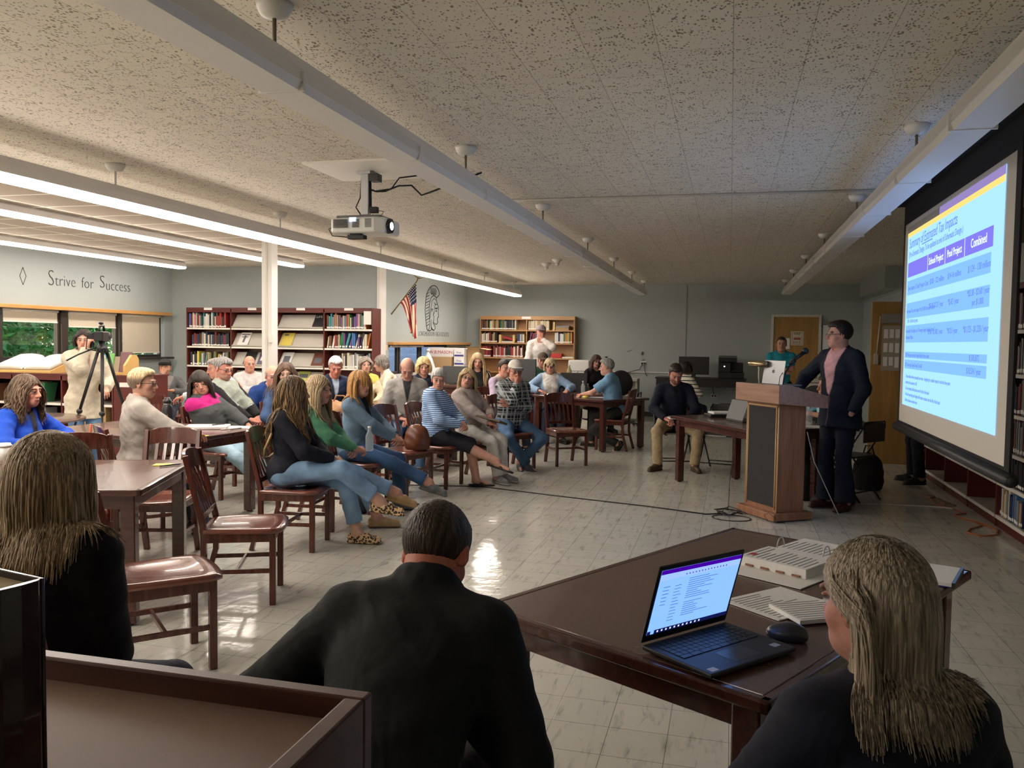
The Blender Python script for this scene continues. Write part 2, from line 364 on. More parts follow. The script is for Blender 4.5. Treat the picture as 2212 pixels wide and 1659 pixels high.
# conduit across the ceiling
c=MB().tube([(-1.9,7.1,CZ-.01),(2.5,7.17,CZ-.01)],.011,8).build('ceiling_conduit',mat('grey_conduit2',(.45,.42,.38),.5)); tag(c,'thin grey cable conduit running across the ceiling to the screen','conduit')
for (x,y,l) in ((-2.55,12.3,'white domed smoke detector on the ceiling left of the middle strip light'),(-2.85,12.9,'small white ceiling sensor just behind the smoke detector')):
    t=empty('smoke_detector',(x,y,CZ),0,l,'detector')
    MB().lathe([(.03,-.06),(.05,-.035),(.075,-.02),(.08,0)],20).build('base',WHITE,t)
    MB().lathe([(.012,-.10),(.03,-.09),(.035,-.06)],14).build('sensor',WHITE,t)

# ---- world + daylight
W=bpy.data.worlds.new('dusk'); S.world=W; W.use_nodes=True
bg=W.node_tree.nodes['Background']
sky=W.node_tree.nodes.new('ShaderNodeTexSky'); sky.sky_type='NISHITA'; sky.sun_disc=False; sky.sun_elevation=rad(24); sky.sun_rotation=rad(200)
W.node_tree.links.new(sky.outputs[0],bg.inputs[0]); bg.inputs[1].default_value=.35
# ================================================================== FURNITURE
CHW=wood('cherry_chair',(.065,.015,.010),(.13,.034,.020),.25,axis=2,coat=.3)
SEATW=wood('cherry_seat',(.12,.030,.020),(.26,.085,.055),.22,axis=1,sc=2.2,coat=.4)
TOPW=mat('table_laminate',(.125,.068,.054),.24,coat=.3,var=.08,vscale=40.); TEDGE=wood('table_edge',(.05,.014,.010),(.085,.026,.018),.25,axis=0,coat=.3)
def make_chair(loc,rz,label,group='wooden library chairs'):
    t=empty('library_chair',loc,rz,label,'chair',group)
    # saddle seat
    n=12; m=14; vs=[]; fs=[]
    def wdt(v): return .235-.03*(1-v)**1.5-.012*(max(0,v-.85)/.15)**2*3
    for lay in (0,1):
        for j in range(m+1):
            v=j/m; y=-.21+.44*v
            for i in range(n+1):
                u=i/n*2-1; x=u*wdt(v)
                z=.452; 
                if lay==0: z=.425
                else:
                    d=min(1,((u/.82)**4+((v-.47)/.42)**4)); z-= .016*(1-d)*(1+.3*math.cos(u*3))
                    if v>.9: z-=.012*((v-.9)/.1)**2
                    if abs(u)>.93: z-=.004
                yy=y+(.02*(1-u*u) if v>.9 else 0)*((v-.9)/.1 if v>.9 else 0)
                vs.append((x,yy,z))
    k=(n+1)*(m+1)
    for j in range(m):
        for i in range(n):
            a=j*(n+1)+i; fs.append((a,a+n+1,a+n+2,a+1)); b=a+k; fs.append((b,b+1,b+n+2,b+n+1))
    per=[i for i in range(n+1)]+[j*(n+1)+n for j in range(1,m+1)]+[m*(n+1)+i for i in range(n-1,-1,-1)]+[j*(n+1) for j in range(m-1,0,-1)]
    for a,b in zip(per,per[1:]+per[:1]): fs.append((a,b,b+k,a+k))
    MB().add(vs,fs,True).build('seat',SEATW,t)
    for sx in (-1,1):
        MB().bar((sx*.195,.185,0),(sx*.195,.185,.43),.036,.036).build('leg',CHW,t,.004)
        b=MB(); b.bar((sx*.185,-.27,0),(sx*.185,-.2,.25),.03,.04,(1,0,0),.032,.042); b.bar((sx*.185,-.2,.24),(sx*.185,-.2,.46),.032,.042,(1,0,0)); b.bar((sx*.185,-.2,.45),(sx*.187,-.30,.875),.032,.042,(1,0,0),.03,.03)
        b.build('leg',CHW,t,.004)
    a=MB(); a.box(-.19,.19,.175,.197,.372,.43); a.box(-.19,.19,-.21,-.19,.372,.43); a.box(-.205,-.185,-.2,.18,.372,.43); a.box(.185,.205,-.2,.18,.372,.43); a.build('apron',CHW,t,.002)
    # crest rail, curved and arched
    c=MB(); vs=[]; N=14
    for i in range(N+1):
        u=i/N*2-1; x=u*.172; yo=-.028*(1-u*u); zt=.878+.018*(1-u*u)-(0 if abs(u)<.8 else .012*(abs(u)-.8)/.2); zb=.775+.0*(1-u*u)
        for (z,y) in ((zb,-.281+yo+.006),(zb,-.281+yo-.014),(zt,-.303+yo-.014),(zt,-.303+yo+.006)): vs.append((x,y,z))
    fs=[(4*i+j,4*i+(j+1)%4,4*i+4+(j+1)%4,4*i+4+j) for i in range(N) for j in range(4)]+[(3,2,1,0),(4*N,4*N+1,4*N+2,4*N+3)]
    c.add(vs,fs); c.build('crest_rail',CHW,t,.003)
    MB().box(-.172,.172,-.222,-.202,.50,.535).build('lower_rail',CHW,t,.002)
    for i in range(5):
        x=(i-2)*.057; yo=-.028*(1-(x/.172)**2)
        MB().bar((x,-.212,.53),(x,-.285+yo,.785),.026,.011,(0,1,0)).build('slat',CHW,t,.002)
    s=MB(); s.bar((-.192,.18,.2),(-.186,-.215,.2),.016,.026); s.bar((.192,.18,.2),(.186,-.215,.2),.016,.026); s.bar((-.19,-.02,.2),(.19,-.02,.2),.016,.024); s.build('stretcher',CHW,t,.002)
    return t
CH0=None
def chair(x,y,deg,label):
    """deg: direction the sitter faces, 0 = +X"""
    global CH0
    if CH0 is None: CH0=make_chair((x,y,0),rad(deg-90),label); return CH0
    c=copy_tree(CH0); c.location=(x,y,0); c.rotation_euler=(0,0,rad(deg-90)); c['label']=label; return c
def table(x,y,deg,L,Wd,label,h=.745,name='library_table'):
    t=empty(name,(x,y,0),rad(deg),label,'table','dark cherry library tables')
    a,b=L/2,Wd/2
    MB().box(-a+.03,a-.03,-b+.03,b-.03,h-.022,h).build('table_top',TOPW,t,.002)
    e=MB()
    e.box(-a,a,-b,-b+.032,h-.034,h+.0005); e.box(-a,a,b-.032,b,h-.034,h+.0005); e.box(-a,-a+.032,-b,b,h-.034,h+.0005); e.box(a-.032,a,-b,b,h-.034,h+.0005)
    e.build('edge_moulding',TEDGE,t,.008,3)
    r=MB(); i=.055; r.box(-a+i,a-i,-b+i,-b+i+.022,h-.11,h-.03); r.box(-a+i,a-i,b-i-.022,b-i,h-.11,h-.03); r.box(-a+i,-a+i+.022,-b+i,b-i,h-.11,h-.03); r.box(a-i-.022,a-i,-b+i,b-i,h-.11,h-.03); r.build('apron',TEDGE,t,.002)
    for sx in (-1,1):
        for sy in (-1,1):
            cx,cy=sx*(a-.085),sy*(b-.085); MB().box(cx-.037,cx+.037,cy-.037,cy+.037,.012,h-.03).box(cx-.02,cx+.02,cy-.02,cy+.02,0,.012).build('leg',TEDGE,t,.006)
    return t
chair(-2.79,4.36,24,'empty wooden chair standing alone in the middle of the floor, in profile')
chair(-2.575,3.33,48,'empty wooden chair with lit saddle seat beside the long haired woman in black')
chair(-3.83,4.91,-74,'empty wooden chair tucked under the far side of the table with the yellow note')
chair(-4.43,4.98,118,'wooden chair with an orange bag strap hanging over its back')
chair(-3.16,7.80,-18,'empty wooden chair with a brown leather handbag on its seat')
chair(-1.99,10.36,-58,'empty wooden chair with its slatted back to the mid table')
chair(-3.95,3.02,40,'wooden chair at the far left edge behind the long haired woman')
chair(-4.20,4.05,200,'wooden chair pushed to the left end of the nearest left table')
chair(-6.15,8.05,-15,'empty wooden chair beside the low maroon bookcase')
table(-3.93,3.915,22,1.6,1.14,'cherry table with a yellow note and pen, nearest on the left')
table(-4.89,6.2,-6,1.6,1.0,'cherry table holding the black water bottle and notebook')
table(.068,2.838,61,1.57,.96,'large cherry table in the right foreground holding the open laptop and binder')
table(.166,9.06,-58,1.58,.9,'cherry table left of the podium, with a grey laptop and notepad')
table(-2.04,12.40,-34,1.5,1.0,'cherry table in the middle where the man in the pale blue polo leans')
table(-4.15,8.15,5,1.0,.75,'cherry table behind the denim jacketed woman')
table(-5.0,8.97,8,.85,.42,'cherry table in front of the bald man in the blue hoodie')
table(-4.0,9.95,-20,1.2,.8,'cherry table behind the man in the grey quarter zip')
table(-3.55,11.75,-40,1.1,.7,'cherry table behind the woman with fluffy golden hair')
# round table
t=empty('round_table',(-6.72,6.55,0),0,'round cherry table in front of the videographer','table')
MB().lathe([(0,.715),(.60,.715),(.62,.725),(.62,.738),(.605,.745),(0,.745)],56,cap=False).build('table_top',TOPW,t)
MB().lathe([(.05,.05),(.05,.715)],16).build('pedestal',TEDGE,t)
f=MB(); 
for k in range(4): f.bar((0,0,.05),(.38*math.cos(k*PI/2+.4),.38*math.sin(k*PI/2+.4),.02),.06,.05)
f.build('foot',TEDGE,t,.005)

# ---------------- bookcases
MAROON=mat('maroon_laminate',(.105,.018,.014),.4,var=.06,vscale=30.); SHELFM=mat('shelf_grey',(.50,.47,.42),.4); LIP=mat('shelf_lip',(.78,.75,.68),.35)
OAK=wood('oak_case',(.38,.20,.075),(.50,.28,.12),.4,axis=0); SIGN=mat('sign_card',(.80,.78,.72),.6); INK=mat('ink_black',(.01,.01,.012),.5)
def bookcase(name,x,y,deg,W,n,D,H,zs,label,pm,sm,lm,skipsides=(),th=.022,fascia=.06):
    """local: front at y=0 facing -Y, X to the right"""
    t=empty(name,(x,y,0),rad(deg),label,'bookcase'); w=W/n
    for i in range(n+1):
        xx=i*w; MB().box(xx-th/2 if 0<i<n else (0 if i==0 else W-th), (xx+th/2) if 0<i<n else (th if i==0 else W), 0,D,0,H).build('upright_panel',pm,t,.002)
    MB().box(0,W,-.002,D,H-.001,H+.022).box(th,W-th,.0,.02,H-fascia,H).build('top_panel',pm,t,.002)
    MB().box(th,W-th,D-.01,D-.002,0,H).build('back_panel',pm,t)
    MB().box(th,W-th,.01,.03,0,zs[-1][0]-.01 if isinstance(zs[0],tuple) else zs[-1]-.012).build('kick_plate',pm,t)
    for i in range(n):
        for z in zs:
            if isinstance(z,tuple):
                if i not in z[1]: continue
                z=z[0]
            s=MB(); s.box(i*w+th*.6,(i+1)*w-th*.6,.012,D-.012,z-.02,z); s.mi=1; s.box(i*w+th*.6,(i+1)*w-th*.6,-.004,.012,z-.026,z+.003); s.build('shelf',[sm,lm],t)
    return t
LB=bookcase('bookcase',-9.21,12.60,0,3.53,4,.33,2.05,[1.72,1.40,1.07,.75,.42,.10],'long maroon bookcase with slanted magazine shelves against the left rear wall',MAROON,SHELFM,LIP)
WB=bookcase('bookcase',-5.34,17.50,0,2.12,2,.28,2.09,[1.81,1.53,1.21,.90,.55,.12],'pale oak bookcase standing against the far wall',OAK,OAK,OAK)
RB=bookcase('bookcase',2.28,11.63,-90,7.2,8,.26,2.07,[1.70,1.336,1.0,.673,.395,.10],'long maroon bookcase lining the right wall behind the screen',MAROON,SHELFM,LIP,fascia=.03)
LC=bookcase('low_bookcase',-9.65,8.62,0,2.30,3,.6,1.05,[.70,.38,.08],'low maroon bookcase under the open atlas',MAROON,SHELFM,LIP)
LD=empty('end_cabinet',(-7.34,8.62,0),0,'maroon end cabinet with a white label card beside the tripod','cabinet')
MB().box(0,.32,.0,.6,0,1.05).build('cabinet_side',MAROON,LD)
MB().box(-.005,.325,-.01,.61,1.05,1.072).build('top_panel',MAROON,LD)
s=MB().box(.09,.23,-.005,.0,.93,.985).build('label_card',SIGN,LD)
for i,x in enumerate((.44,1.30,2.22,3.1)):
    s=MB().box(x-.08,x+.08,-.008,.0,2.03,2.07).build('section_sign',SIGN,LB)
MB().box(3.37,3.50,-.006,.0,1.80,2.02).build('notice_sheet',SIGN,LB)
MB().box(.95,1.15,-.006,.0,2.05,2.10).build('section_sign',SIGN,WB)
# slanted display shelves + magazines in bays 2,3
w=3.53/4
MAGC=[(.75,.74,.72),(.02,.02,.025),(.10,.09,.12),(.70,.52,.08),(.16,.11,.10),(.12,.28,.35),(.03,.03,.04),(.55,.55,.12)]
lev=[1.72,1.40,1.07,.75]
for bay in (1,2):
    for z in lev:
        s=MB(); x0=bay*w+.02; x1=(bay+1)*w-.02
        s.add([(x0,.0,z+.012),(x1,.0,z+.012),(x1,.17,z+.24),(x0,.17,z+.24),(x0,.012,z+.003),(x1,.012,z+.003),(x1,.182,z+.231),(x0,.182,z+.231)],[(0,1,2,3),(7,6,5,4),(0,4,5,1),(2,6,7,3),(1,5,6,2),(3,7,4,0)])
        s.tube([(x0,-.004,z+.022),(x1,-.004,z+.022)],.013,8); s.build('display_shelf',SHELFM,LB)
def magazine(bay,lv,fx,wd,col,label,deco=None,text=None):
    z=lev[lv]; x=-9.21+bay*w+fx
    m=MB(); m.mi=0; h=.265
    m.box(-wd/2,wd/2,0,h,0,.005); m.mi=1
    if deco: 
        for (a,b,c,d) in deco: m.box(a*wd,b*wd,c*h,d*h,.005,.006)
    o=m.build('magazine',[mat('mag_%.2f_%.2f'%(col[0],col[1]),col,.35),mat('mag_deco%d'%(bay*10+lv),(.8,.8,.78) if sum(col)<.5 else (.12,.12,.14),.4)])
    o.location=(x,12.602,z+.034); o.rotation_euler=(math.atan2(.228,.17),0,0)
    tag(o,label,'magazine','magazines on the slanted shelves')
    if text: 
        t=text_mesh('title',text,.07,mat('mag_red',(.8,.75,.72),.4),o,.0005,'CENTER'); t.location=(-.02,.19,.0062)
    return o
magazine(2,0,.76,.20,(.02,.02,.025),'black magazine at the right end of the top slanted shelf',None,'LIFE')
magazine(1,1,.22,.20,(.75,.74,.72),'white magazine with a dark headline, second slanted shelf left of the column',[(-.4,.4,.8,.87),(-.1,.1,.2,.75),(-.3,.3,.6,.66)])
magazine(2,1,.16,.22,(.62,.50,.10),'yellow and green magazine on the second slanted shelf right of the column',[(-.35,.0,.78,.9)])
magazine(1,2,.33,.21,(.02,.02,.025),'black magazine with a white figure, third slanted shelf',[(-.15,.15,.35,.5)])
magazine(1,2,.60,.21,(.09,.07,.12),'purple black magazine with a group photograph, third slanted shelf',[(-.3,-.1,.3,.6),(0,.15,.3,.62),(.2,.35,.35,.6)])
magazine(2,2,.15,.20,(.70,.69,.68),'grey bordered magazine at the left end of the third slanted shelf',[(-.3,.3,.15,.7)])
magazine(2,2,.74,.21,(.16,.06,.04),'brown magazine with a food photograph, third slanted shelf right end',[(-.3,.3,.2,.6)])
magazine(2,3,.18,.21,(.10,.26,.30),'blue green magazine low on the fourth slanted shelf',[(-.4,.4,.1,.4)])
magazine(2,3,.45,.21,(.48,.50,.12),'yellow green magazine low on the fourth slanted shelf',[(-.4,.4,.5,.8)])
magazine(1,3,.62,.21,(.10,.08,.08),'dark magazine low on the fourth slanted shelf behind the grey sweatshirt',[(-.3,.3,.3,.5)])

# ---------------- books
BC={'black':(.014,.014,.018),'navy':(.02,.035,.10),'grey':(.22,.23,.24),'cream':(.62,.55,.40),'white':(.66,.64,.60),'tan':(.42,.27,.12),'red':(.33,.03,.03),'maroon':(.16,.018,.022),
 'green':(.03,.17,.07),'teal':(.05,.25,.28),'blue':(.06,.17,.42),'brown':(.14,.06,.03),'orange':(.55,.17,.03),'yellow':(.65,.48,.08),'pink':(.60,.25,.28),'purple':(.16,.08,.25),'olive':(.14,.14,.06)}
BPROTO={}
def book_mesh(c):
    if c in BPROTO: return BPROTO[c]
    m=MB(); m.mi=0; m.box(0,1,0,.03,0,1); m.box(0,.10,0,1,0,1); m.box(.90,1,0,1,0,1); m.mi=1; m.box(.08,.92,.02,.95,.02,.975); m.mi=2; m.box(.06,.94,-.006,0,.06,.17)
    me_o=m.build('book',[mat('book_'+c,BC[c],.5,var=.15,vscale=9.),mat('paper_edge',(.70,.64,.50),.8),mat('spine_label',(.85,.83,.78),.6)])
    me=me_o.data; bpy.data.objects.remove(me_o); BPROTO[c]=me; return me
ORD=['first','second','third','fourth','fifth','sixth','seventh','eighth','ninth','tenth','eleventh','twelfth','thirteenth','fourteenth','fifteenth','sixteenth','seventeenth','eighteenth','nineteenth','twentieth','twenty-first','twenty-second','twenty-third','twenty-fourth','twenty-fifth','twenty-sixth','twenty-seventh','twenty-eighth','twenty-ninth','thirtieth','thirty-first','thirty-second','thirty-third','thirty-fourth','thirty-fifth','thirty-sixth','thirty-seventh','thirty-eighth','thirty-ninth','fortieth']
def books(case, x0, x1, z, pal, hr, where, group, seed, tr=(.018,.042), y=.03, dr=(.16,.21), lean=0, maxn=24, fill=1.):
    r=random.Random(seed); M=case.matrix_basis if False else Matrix.Translation(case.location)@Matrix.Rotation(case.rotation_euler.z,4,'Z')
    x=x0; i=0
    while x<x1-.05 and i<maxn:
        if r.random()>fill: x+=r.uniform(.02,.06); continue
        c=r.choice(pal); th=r.uniform(*tr); h=r.uniform(*hr); d=r.uniform(*dr)
        if x+th>x1: break
        o=bpy.data.objects.new('book',book_mesh(c)); COL.objects.link(o)
        ang=0
        if lean and r.random()<lean: ang=rad(r.uniform(8,20))
        o.matrix_world=M@Matrix.Translation((x+(h*math.sin(ang)*0),y+r.uniform(0,.012),z+.002+(th*math.sin(ang) if ang>0 else 0)))@Matrix.Rotation(ang,4,'Y')@Matrix.Diagonal((th,d,h,1))
        o['label']='%s book, %s from the left, %s'%(c,ORD[i],where); o['category']='book'; o['group']=group
        x+=th+(.001 if not ang else h*math.sin(ang)*.0+.012); 
        if ang: x+=h*math.sin(ang)*.15
        i+=1
P1=['white','cream','red','teal','green','grey','navy','pink','blue','brown','yellow','black','maroon','tan']
P2=['black','navy','grey','black','brown','white','cream','maroon','navy']
P3=['olive','cream','black','white','green','tan','yellow','grey']
P4=['cream','teal','pink','white','purple','black','orange','blue','green','red','grey','brown']
g='books on the long maroon bookcase'
books(LB,.03,w-.03,1.72,P1,(.18,.27),'top shelf, left bay, maroon bookcase',g,11)
books(LB,.09,w-.03,1.40,P2,(.19,.25),'second shelf, left bay, maroon bookcase',g,12)
books(LB,.06,w-.03,1.07,P3,(.18,.25),'third shelf, left bay, maroon bookcase',g,13,lean=.25)
books(LB,3*w+.03,4*w-.08,1.72,P4,(.19,.27),'top shelf, right bay, maroon bookcase',g,14)
books(LB,3*w+.03,4*w-.03,1.40,P4,(.19,.27),'second shelf, right bay, maroon bookcase',g,15,lean=.4)
books(LB,3*w+.25,4*w-.03,1.07,['white','black','blue','grey','cream'],(.2,.26),'third shelf, right bay, maroon bookcase',g,16)
g='books on the pale oak bookcase'; v=1.06
books(WB,.03,v-.03,1.81,['navy','grey','black','green','grey','tan','brown','olive','black','cream'],(.19,.24),'top shelf, left half, oak bookcase',g,21,tr=(.02,.042))
books(WB,v+.03,v+.52,1.81,['cream','tan','cream'],(.19,.23),'top shelf, right half, oak bookcase',g,22,tr=(.015,.03))
books(WB,.03,.42,1.53,['brown','cream','white','black','tan','maroon'],(.18,.25),'second shelf, far left, oak bookcase',g,23,tr=(.02,.04))
books(WB,.84,v-.02,1.53,['white','navy','cream','grey'],(.18,.24),'second shelf, left half right end, oak bookcase',g,24)
books(WB,v+.03,v+.30,1.53,['maroon','white','maroon','purple'],(.2,.25),'second shelf, behind the standing man, oak bookcase',g,25,lean=.5)
books(WB,v+.62,2*v-.03,1.53,['green','green','green','white','yellow','orange','navy','white','pink'],(.2,.25),'second shelf, right end, oak bookcase',g,26,tr=(.03,.045))
books(WB,.03,.28,1.21,['maroon','red','maroon'],(.22,.24),'third shelf, left end, oak bookcase',g,27,tr=(.03,.04))
books(WB,.30,v-.03,1.21,['white','maroon','red','brown','pink','cream','maroon','black'],(.2,.26),'third shelf, left half, oak bookcase',g,28)
g='dark bound books on the right wall bookcase'
PD=['black','navy','grey','black','black','maroon','brown','grey']
secw=.9
for (k,zz,nm,pal,sd) in ((0,1.70,'top shelf',PD,31),(1,1.336,'second shelf',PD,32),(2,1.0,'third shelf',PD,33),(3,.673,'fourth shelf',['black','maroon','grey','brown'],34),(4,.395,'fifth shelf',['black','navy','black'],35),(5,.10,'bottom shelf',['navy','cream','blue','grey','tan'],36)):
    books(RB,4*secw+.02,4*secw+.62,zz,pal,(.22,.31) if zz>.4 else (.19,.26),nm+' of right wall bookcase',g,sd,tr=(.024,.045),y=.02,maxn=18)
books(RB,1*secw+.15,3*secw+.8,.395,['white','grey','cream'],(.16,.22),'fifth shelf, far bay under screen',g,41,fill=.5,maxn=9)
books(RB,2*secw+.1,2*secw+.7,.395,['white','grey','black'],(.16,.22),'fifth shelf, middle bay under screen',g,42,fill=.6,maxn=9)
g='books in the low maroon bookcases'
books(LC,.80,1.25,.70,['brown','black','green','red','white','grey'],(.2,.26),'upper shelf below atlas',g,51,y=.05,lean=.6,maxn=12)
books(LC,.05,.7,.70,['grey','black','green','brown'],(.18,.24),'upper shelf left bay below atlas',g,52,y=.05,maxn=14)
books(LC,.80,1.5,.38,['cream','white','red','grey'],(.2,.26),'middle shelf below atlas',g,53,y=.05,maxn=14)
books(LC,1.75,2.2,.38,['brown','tan','brown'],(.27,.31),'middle shelf behind the tripod',g,54,y=.05,tr=(.05,.09),maxn=5)
# flat piles in the oak case
def pile(x,z,n,col,label,sx=.3,rot=0):
    for i in range(n):
        o=MB().box(-sx/2,sx/2,0,.2,0,.03).build('binder',mat('binder_'+col,BC[col],.5)); 
        o.location=(WB.location.x+x,WB.location.y+.03,z+.002+i*.032+ (0 if not rot else .06)); o.rotation_euler=(0,rad(rot),rad(3*i))
        tag(o,label%(['lowest','middle','top'][min(i,2)] if n>1 else 'only'),'binder','flat binders in the oak bookcase')
pile(1.83,1.81,2,'tan','tan binder lying flat, %s of the pile on the oak bookcase top shelf')
pile(1.84,1.875,1,'grey','%s grey binder on top of the tan pile, oak bookcase')
pile(.62,1.53,1,'white','%s white binder lying flat on the oak second shelf')
o=MB().box(-.15,.15,0,.2,0,.04).build('binder',mat('binder_red2',(.35,.02,.03),.4)); o.location=(-5.34+.66,17.53,1.60); o.rotation_euler=(0,rad(14),0); tag(o,'red binder leaning over the white one in the oak bookcase','binder','flat binders in the oak bookcase')
for x,z,l in ((.75,1.53,'left of the red binder'),(.44,1.53,'at the second shelf left third'),(v+.58,1.81,'beside the flat tan binders')):
    o=MB().prism([(0,0),(.04,0),(.04,.03),(.04,.2),(0,.2)],0,.1).build('bookend',mat('birch',(.62,.45,.18),.5)); 
    o=o; o.location=(-5.34+x,17.49,z+.003); o.rotation_euler=(0,0,0)
    bpy.data.objects.remove(o)
    o=MB().box(0,.045,0,.1,0,.17).box(0,.045,-.02,.0,-.02,.02).build('bookend',mat('birch',(.62,.45,.18),.5),None,.002); o.location=(-5.34+x,17.50,z+.003); tag(o,'birch wood block bookend '+l,'bookend','birch bookends')
t=empty('letter_tray',(-5.34+v+.62,17.52,1.212),0,'red tray in the lower right of the oak bookcase','tray')
MB().box(-.16,.16,0,.22,0,.01).box(-.16,-.15,0,.22,0,.10).box(.15,.16,0,.22,0,.10).box(-.16,.16,0,.01,0,.10).build('tray_body',mat('red_plastic',(.50,.02,.02),.4),t,.002)
o=MB().box(0,.32,0,.22,0,.012).box(.02,.3,.01,.2,.013,.03).build('paper_stack',SIGN); o.location=(-5.34+v+.72,17.53,1.213); tag(o,'stack of loose white papers right of the red tray','papers')

# ---------------- podium
PODW=wood('podium_oak',(.26,.115,.06),(.40,.20,.115),.38,axis=2,sc=2.); PODT=wood('podium_top',(.30,.16,.11),(.42,.25,.18),.4,axis=0,sc=2.)
SPK=mat('speaker_cloth',(.03,.032,.033),.9,bump=.3,bscale=600); TAN=mat('tan_trim',(.62,.42,.22),.4)
# local: front (audience face) toward -Y
pd=empty('podium',(.424,7.85,0),rad(-55.6),'oak veneer lectern with black speaker panel in front of the speaker','podium')
MB().box(-.275,.275,-.21,.21,.012,.075).build('base',PODW,pd,.004)
for sx in (-1,1):
    for sy in (-1,1): MB().lathe([(.02,0),(.02,.013)],10,(sx*.24,sy*.17,0)).build('foot',mat('foot_grey',(.2,.2,.2),.5),pd)
MB().box(-.225,.225,-.15,.14,.075,1.05).build('column',PODW,pd,.003)
MB().box(-.19,.19,-.156,-.149,.12,1.0).build('speaker_panel',SPK,pd)
tr=MB(); 
for a,b in (((-.20,-.155,.1),(-.20,-.155,1.012)),((-.20,-.155,1.012),(.20,-.155,1.012)),((.20,-.155,1.012),(.20,-.155,.1)),((-.225,-.15,.075),(-.225,-.15,1.04)),((.225,-.15,.075),(.225,-.15,1.04))): tr.tube([a,b],.006,6)
tr.build('edge_trim',TAN,pd)
tp=MB(); tp.prism([(-.22,1.07),(-.22,1.205),(-.10,1.205),(.30,1.11),(.30,1.0),(-.22,1.045)],-.315,-.295,'x'); tp.prism([(-.22,1.045),(-.22,1.205),(-.10,1.205),(.30,1.11),(.30,1.0)],.295,.315,'x')
tp.box(-.315,.315,-.225,-.205,1.045,1.205); tp.box(-.3,.3,-.21,.29,1.04,1.06); tp.box(-.3,.3,-.21,-.05,1.15,1.185)
tp.add([(-.3,-.05,1.185),(.3,-.05,1.185),(.3,.29,1.08),(-.3,.29,1.08),(-.3,-.05,1.165),(.3,-.05,1.165),(.3,.29,1.06),(-.3,.29,1.06)],[(0,1,2,3),(7,6,5,4),(0,4,5,1),(2,6,7,3),(1,5,6,2),(3,7,4,0)])
tp.build('reading_top',PODT,pd,.003)
# ---------------- projection screen
SX=1.35; EM=lambda n,c,s=1.:mat(n,(0,0,0),.9,emit=c,estr=s,spec=0)
sc=empty('projection_screen',(SX,5.99,0),0,'pull down projection screen showing a blue tax impact table','screen')
BLK=mat('screen_black',(.006,.006,.007),.8)
MB().box(.004,.012,-1.42,1.42,.92,2.66).build('screen_backing',BLK,sc)
MB().box(0,.004,-1.34,1.35,.955,2.532).build('matte_border',mat('screen_white',(.62,.58,.52),.8),sc)
MB().box(0,.004,-1.42,-1.34,.92,2.8).box(0,.004,1.35,1.42,.92,2.8).box(0,.004,-1.34,1.35,2.532,2.8).box(0,.004,-1.34,1.35,.92,.955).build('black_masking',BLK,sc)
wb=MB().tube([(.0,-1.46,.90),(.0,1.44,.90)],.035,12).build('weight_bar',mat('bar_black',(.02,.02,.02),.45),sc); MB().tube([(.0,-1.50,.90),(.0,-1.46,.90)],.02,10).build('bar_end_cap',BLK,wb)
MB().box(-.06,.08,-1.5,1.5,2.70,2.8).build('case',BLK,sc,.01)
pic=bpy.data.objects.new('slide',None)
PW,PH=2.41,1.40
pic=MB().box(-PW/2,PW/2,-PH/2,PH/2,0,.002).build('slide',EM('slide_blue',(.25,.47,.80),.88),sc)
pic.matrix_basis=Matrix.Translation((-.003,.015,1.796))@Matrix(((0,0,-1,0),(-1,0,0,0),(0,1,0,0),(0,0,0,1)))
def band(n,u0,u1,v0,v1,m,z=.003):
    return MB().box((u0-.5)*PW,(u1-.5)*PW,(.5-v1)*PH,(.5-v0)*PH,z-.001,z).build(n,m,pic)
PUR=EM('slide_purple',(.16,.14,.60),.75); ROW=EM('slide_row',(.17,.37,.78),.75); BEI=EM('slide_strip',(.26,.2,.45),.6); YEL=EM('slide_yellow',(.85,.55,.16),.7)
GRY=mat('screen_shade',(.45,.41,.37),.8)
band('top_strip',.42,1,0,.035,BEI); band('top_strip',0,.42,0,.035,GRY); band('yellow_line',0,1,.035,.06,YEL)  # left strip paints the unlit part of the screen in grey
band('header_row',.02,.93,.205,.285,PUR); 
for a,b in ((.305,.385),(.43,.515),(.555,.65),(.70,.735),(.745,.795)): band('table_row',.02,.92,a,b,ROW)
DK=EM('slide_text',(.075,.13,.42),1.); LT=EM('slide_text_light',(.55,.70,1.),1.)
def stext(s,u,v,size,m=None,al='LEFT',sx=1.):
    t=text_mesh('slide_text',s,size,m or DK,pic,.0003,al,sx=sx); t.location=((u-.5)*PW,(.5-v)*PH,.0036); return t
stext('Summary of Estimated Tax Impacts',.03,.125,.105,sx=.95); band('underline',.213,.35,.132,.137,DK,.0045)
stext('(Pre-Schematic Design. To be updated at end of Schematic Design.)',.03,.175,.062,sx=.92)
stext('School Project',.40,.26,.07,LT,'CENTER'); stext('Pool Project',.60,.26,.07,LT,'CENTER'); stext('Combined',.82,.26,.075,LT,'CENTER')
for u in (.30,.505,.70): band('divider',u,u+.0015,.205,.285,LT,.0045)
stext('Town share of Total Project Costs',.025,.36,.05); stext('$108 - 122 million',.42,.36,.055,None,'CENTER'); stext('$14-16 million',.61,.36,.055,None,'CENTER'); stext('$ 124 - 138 million',.83,.36,.058,None,'CENTER')
stext('Increased Tax rate impact Per $1,000 Assessed Value',.025,.485,.042); stext('*$2.96-$3.25 / year',.42,.48,.052,None,'CENTER'); stext('*$.42 / year',.61,.48,.055,None,'CENTER'); stext('*$3.38 - $3.60 / year',.83,.46,.052,None,'CENTER'); stext('per $1,000',.83,.50,.052,None,'CENTER')
stext('OR - At first tax year..',.04,.54,.042)
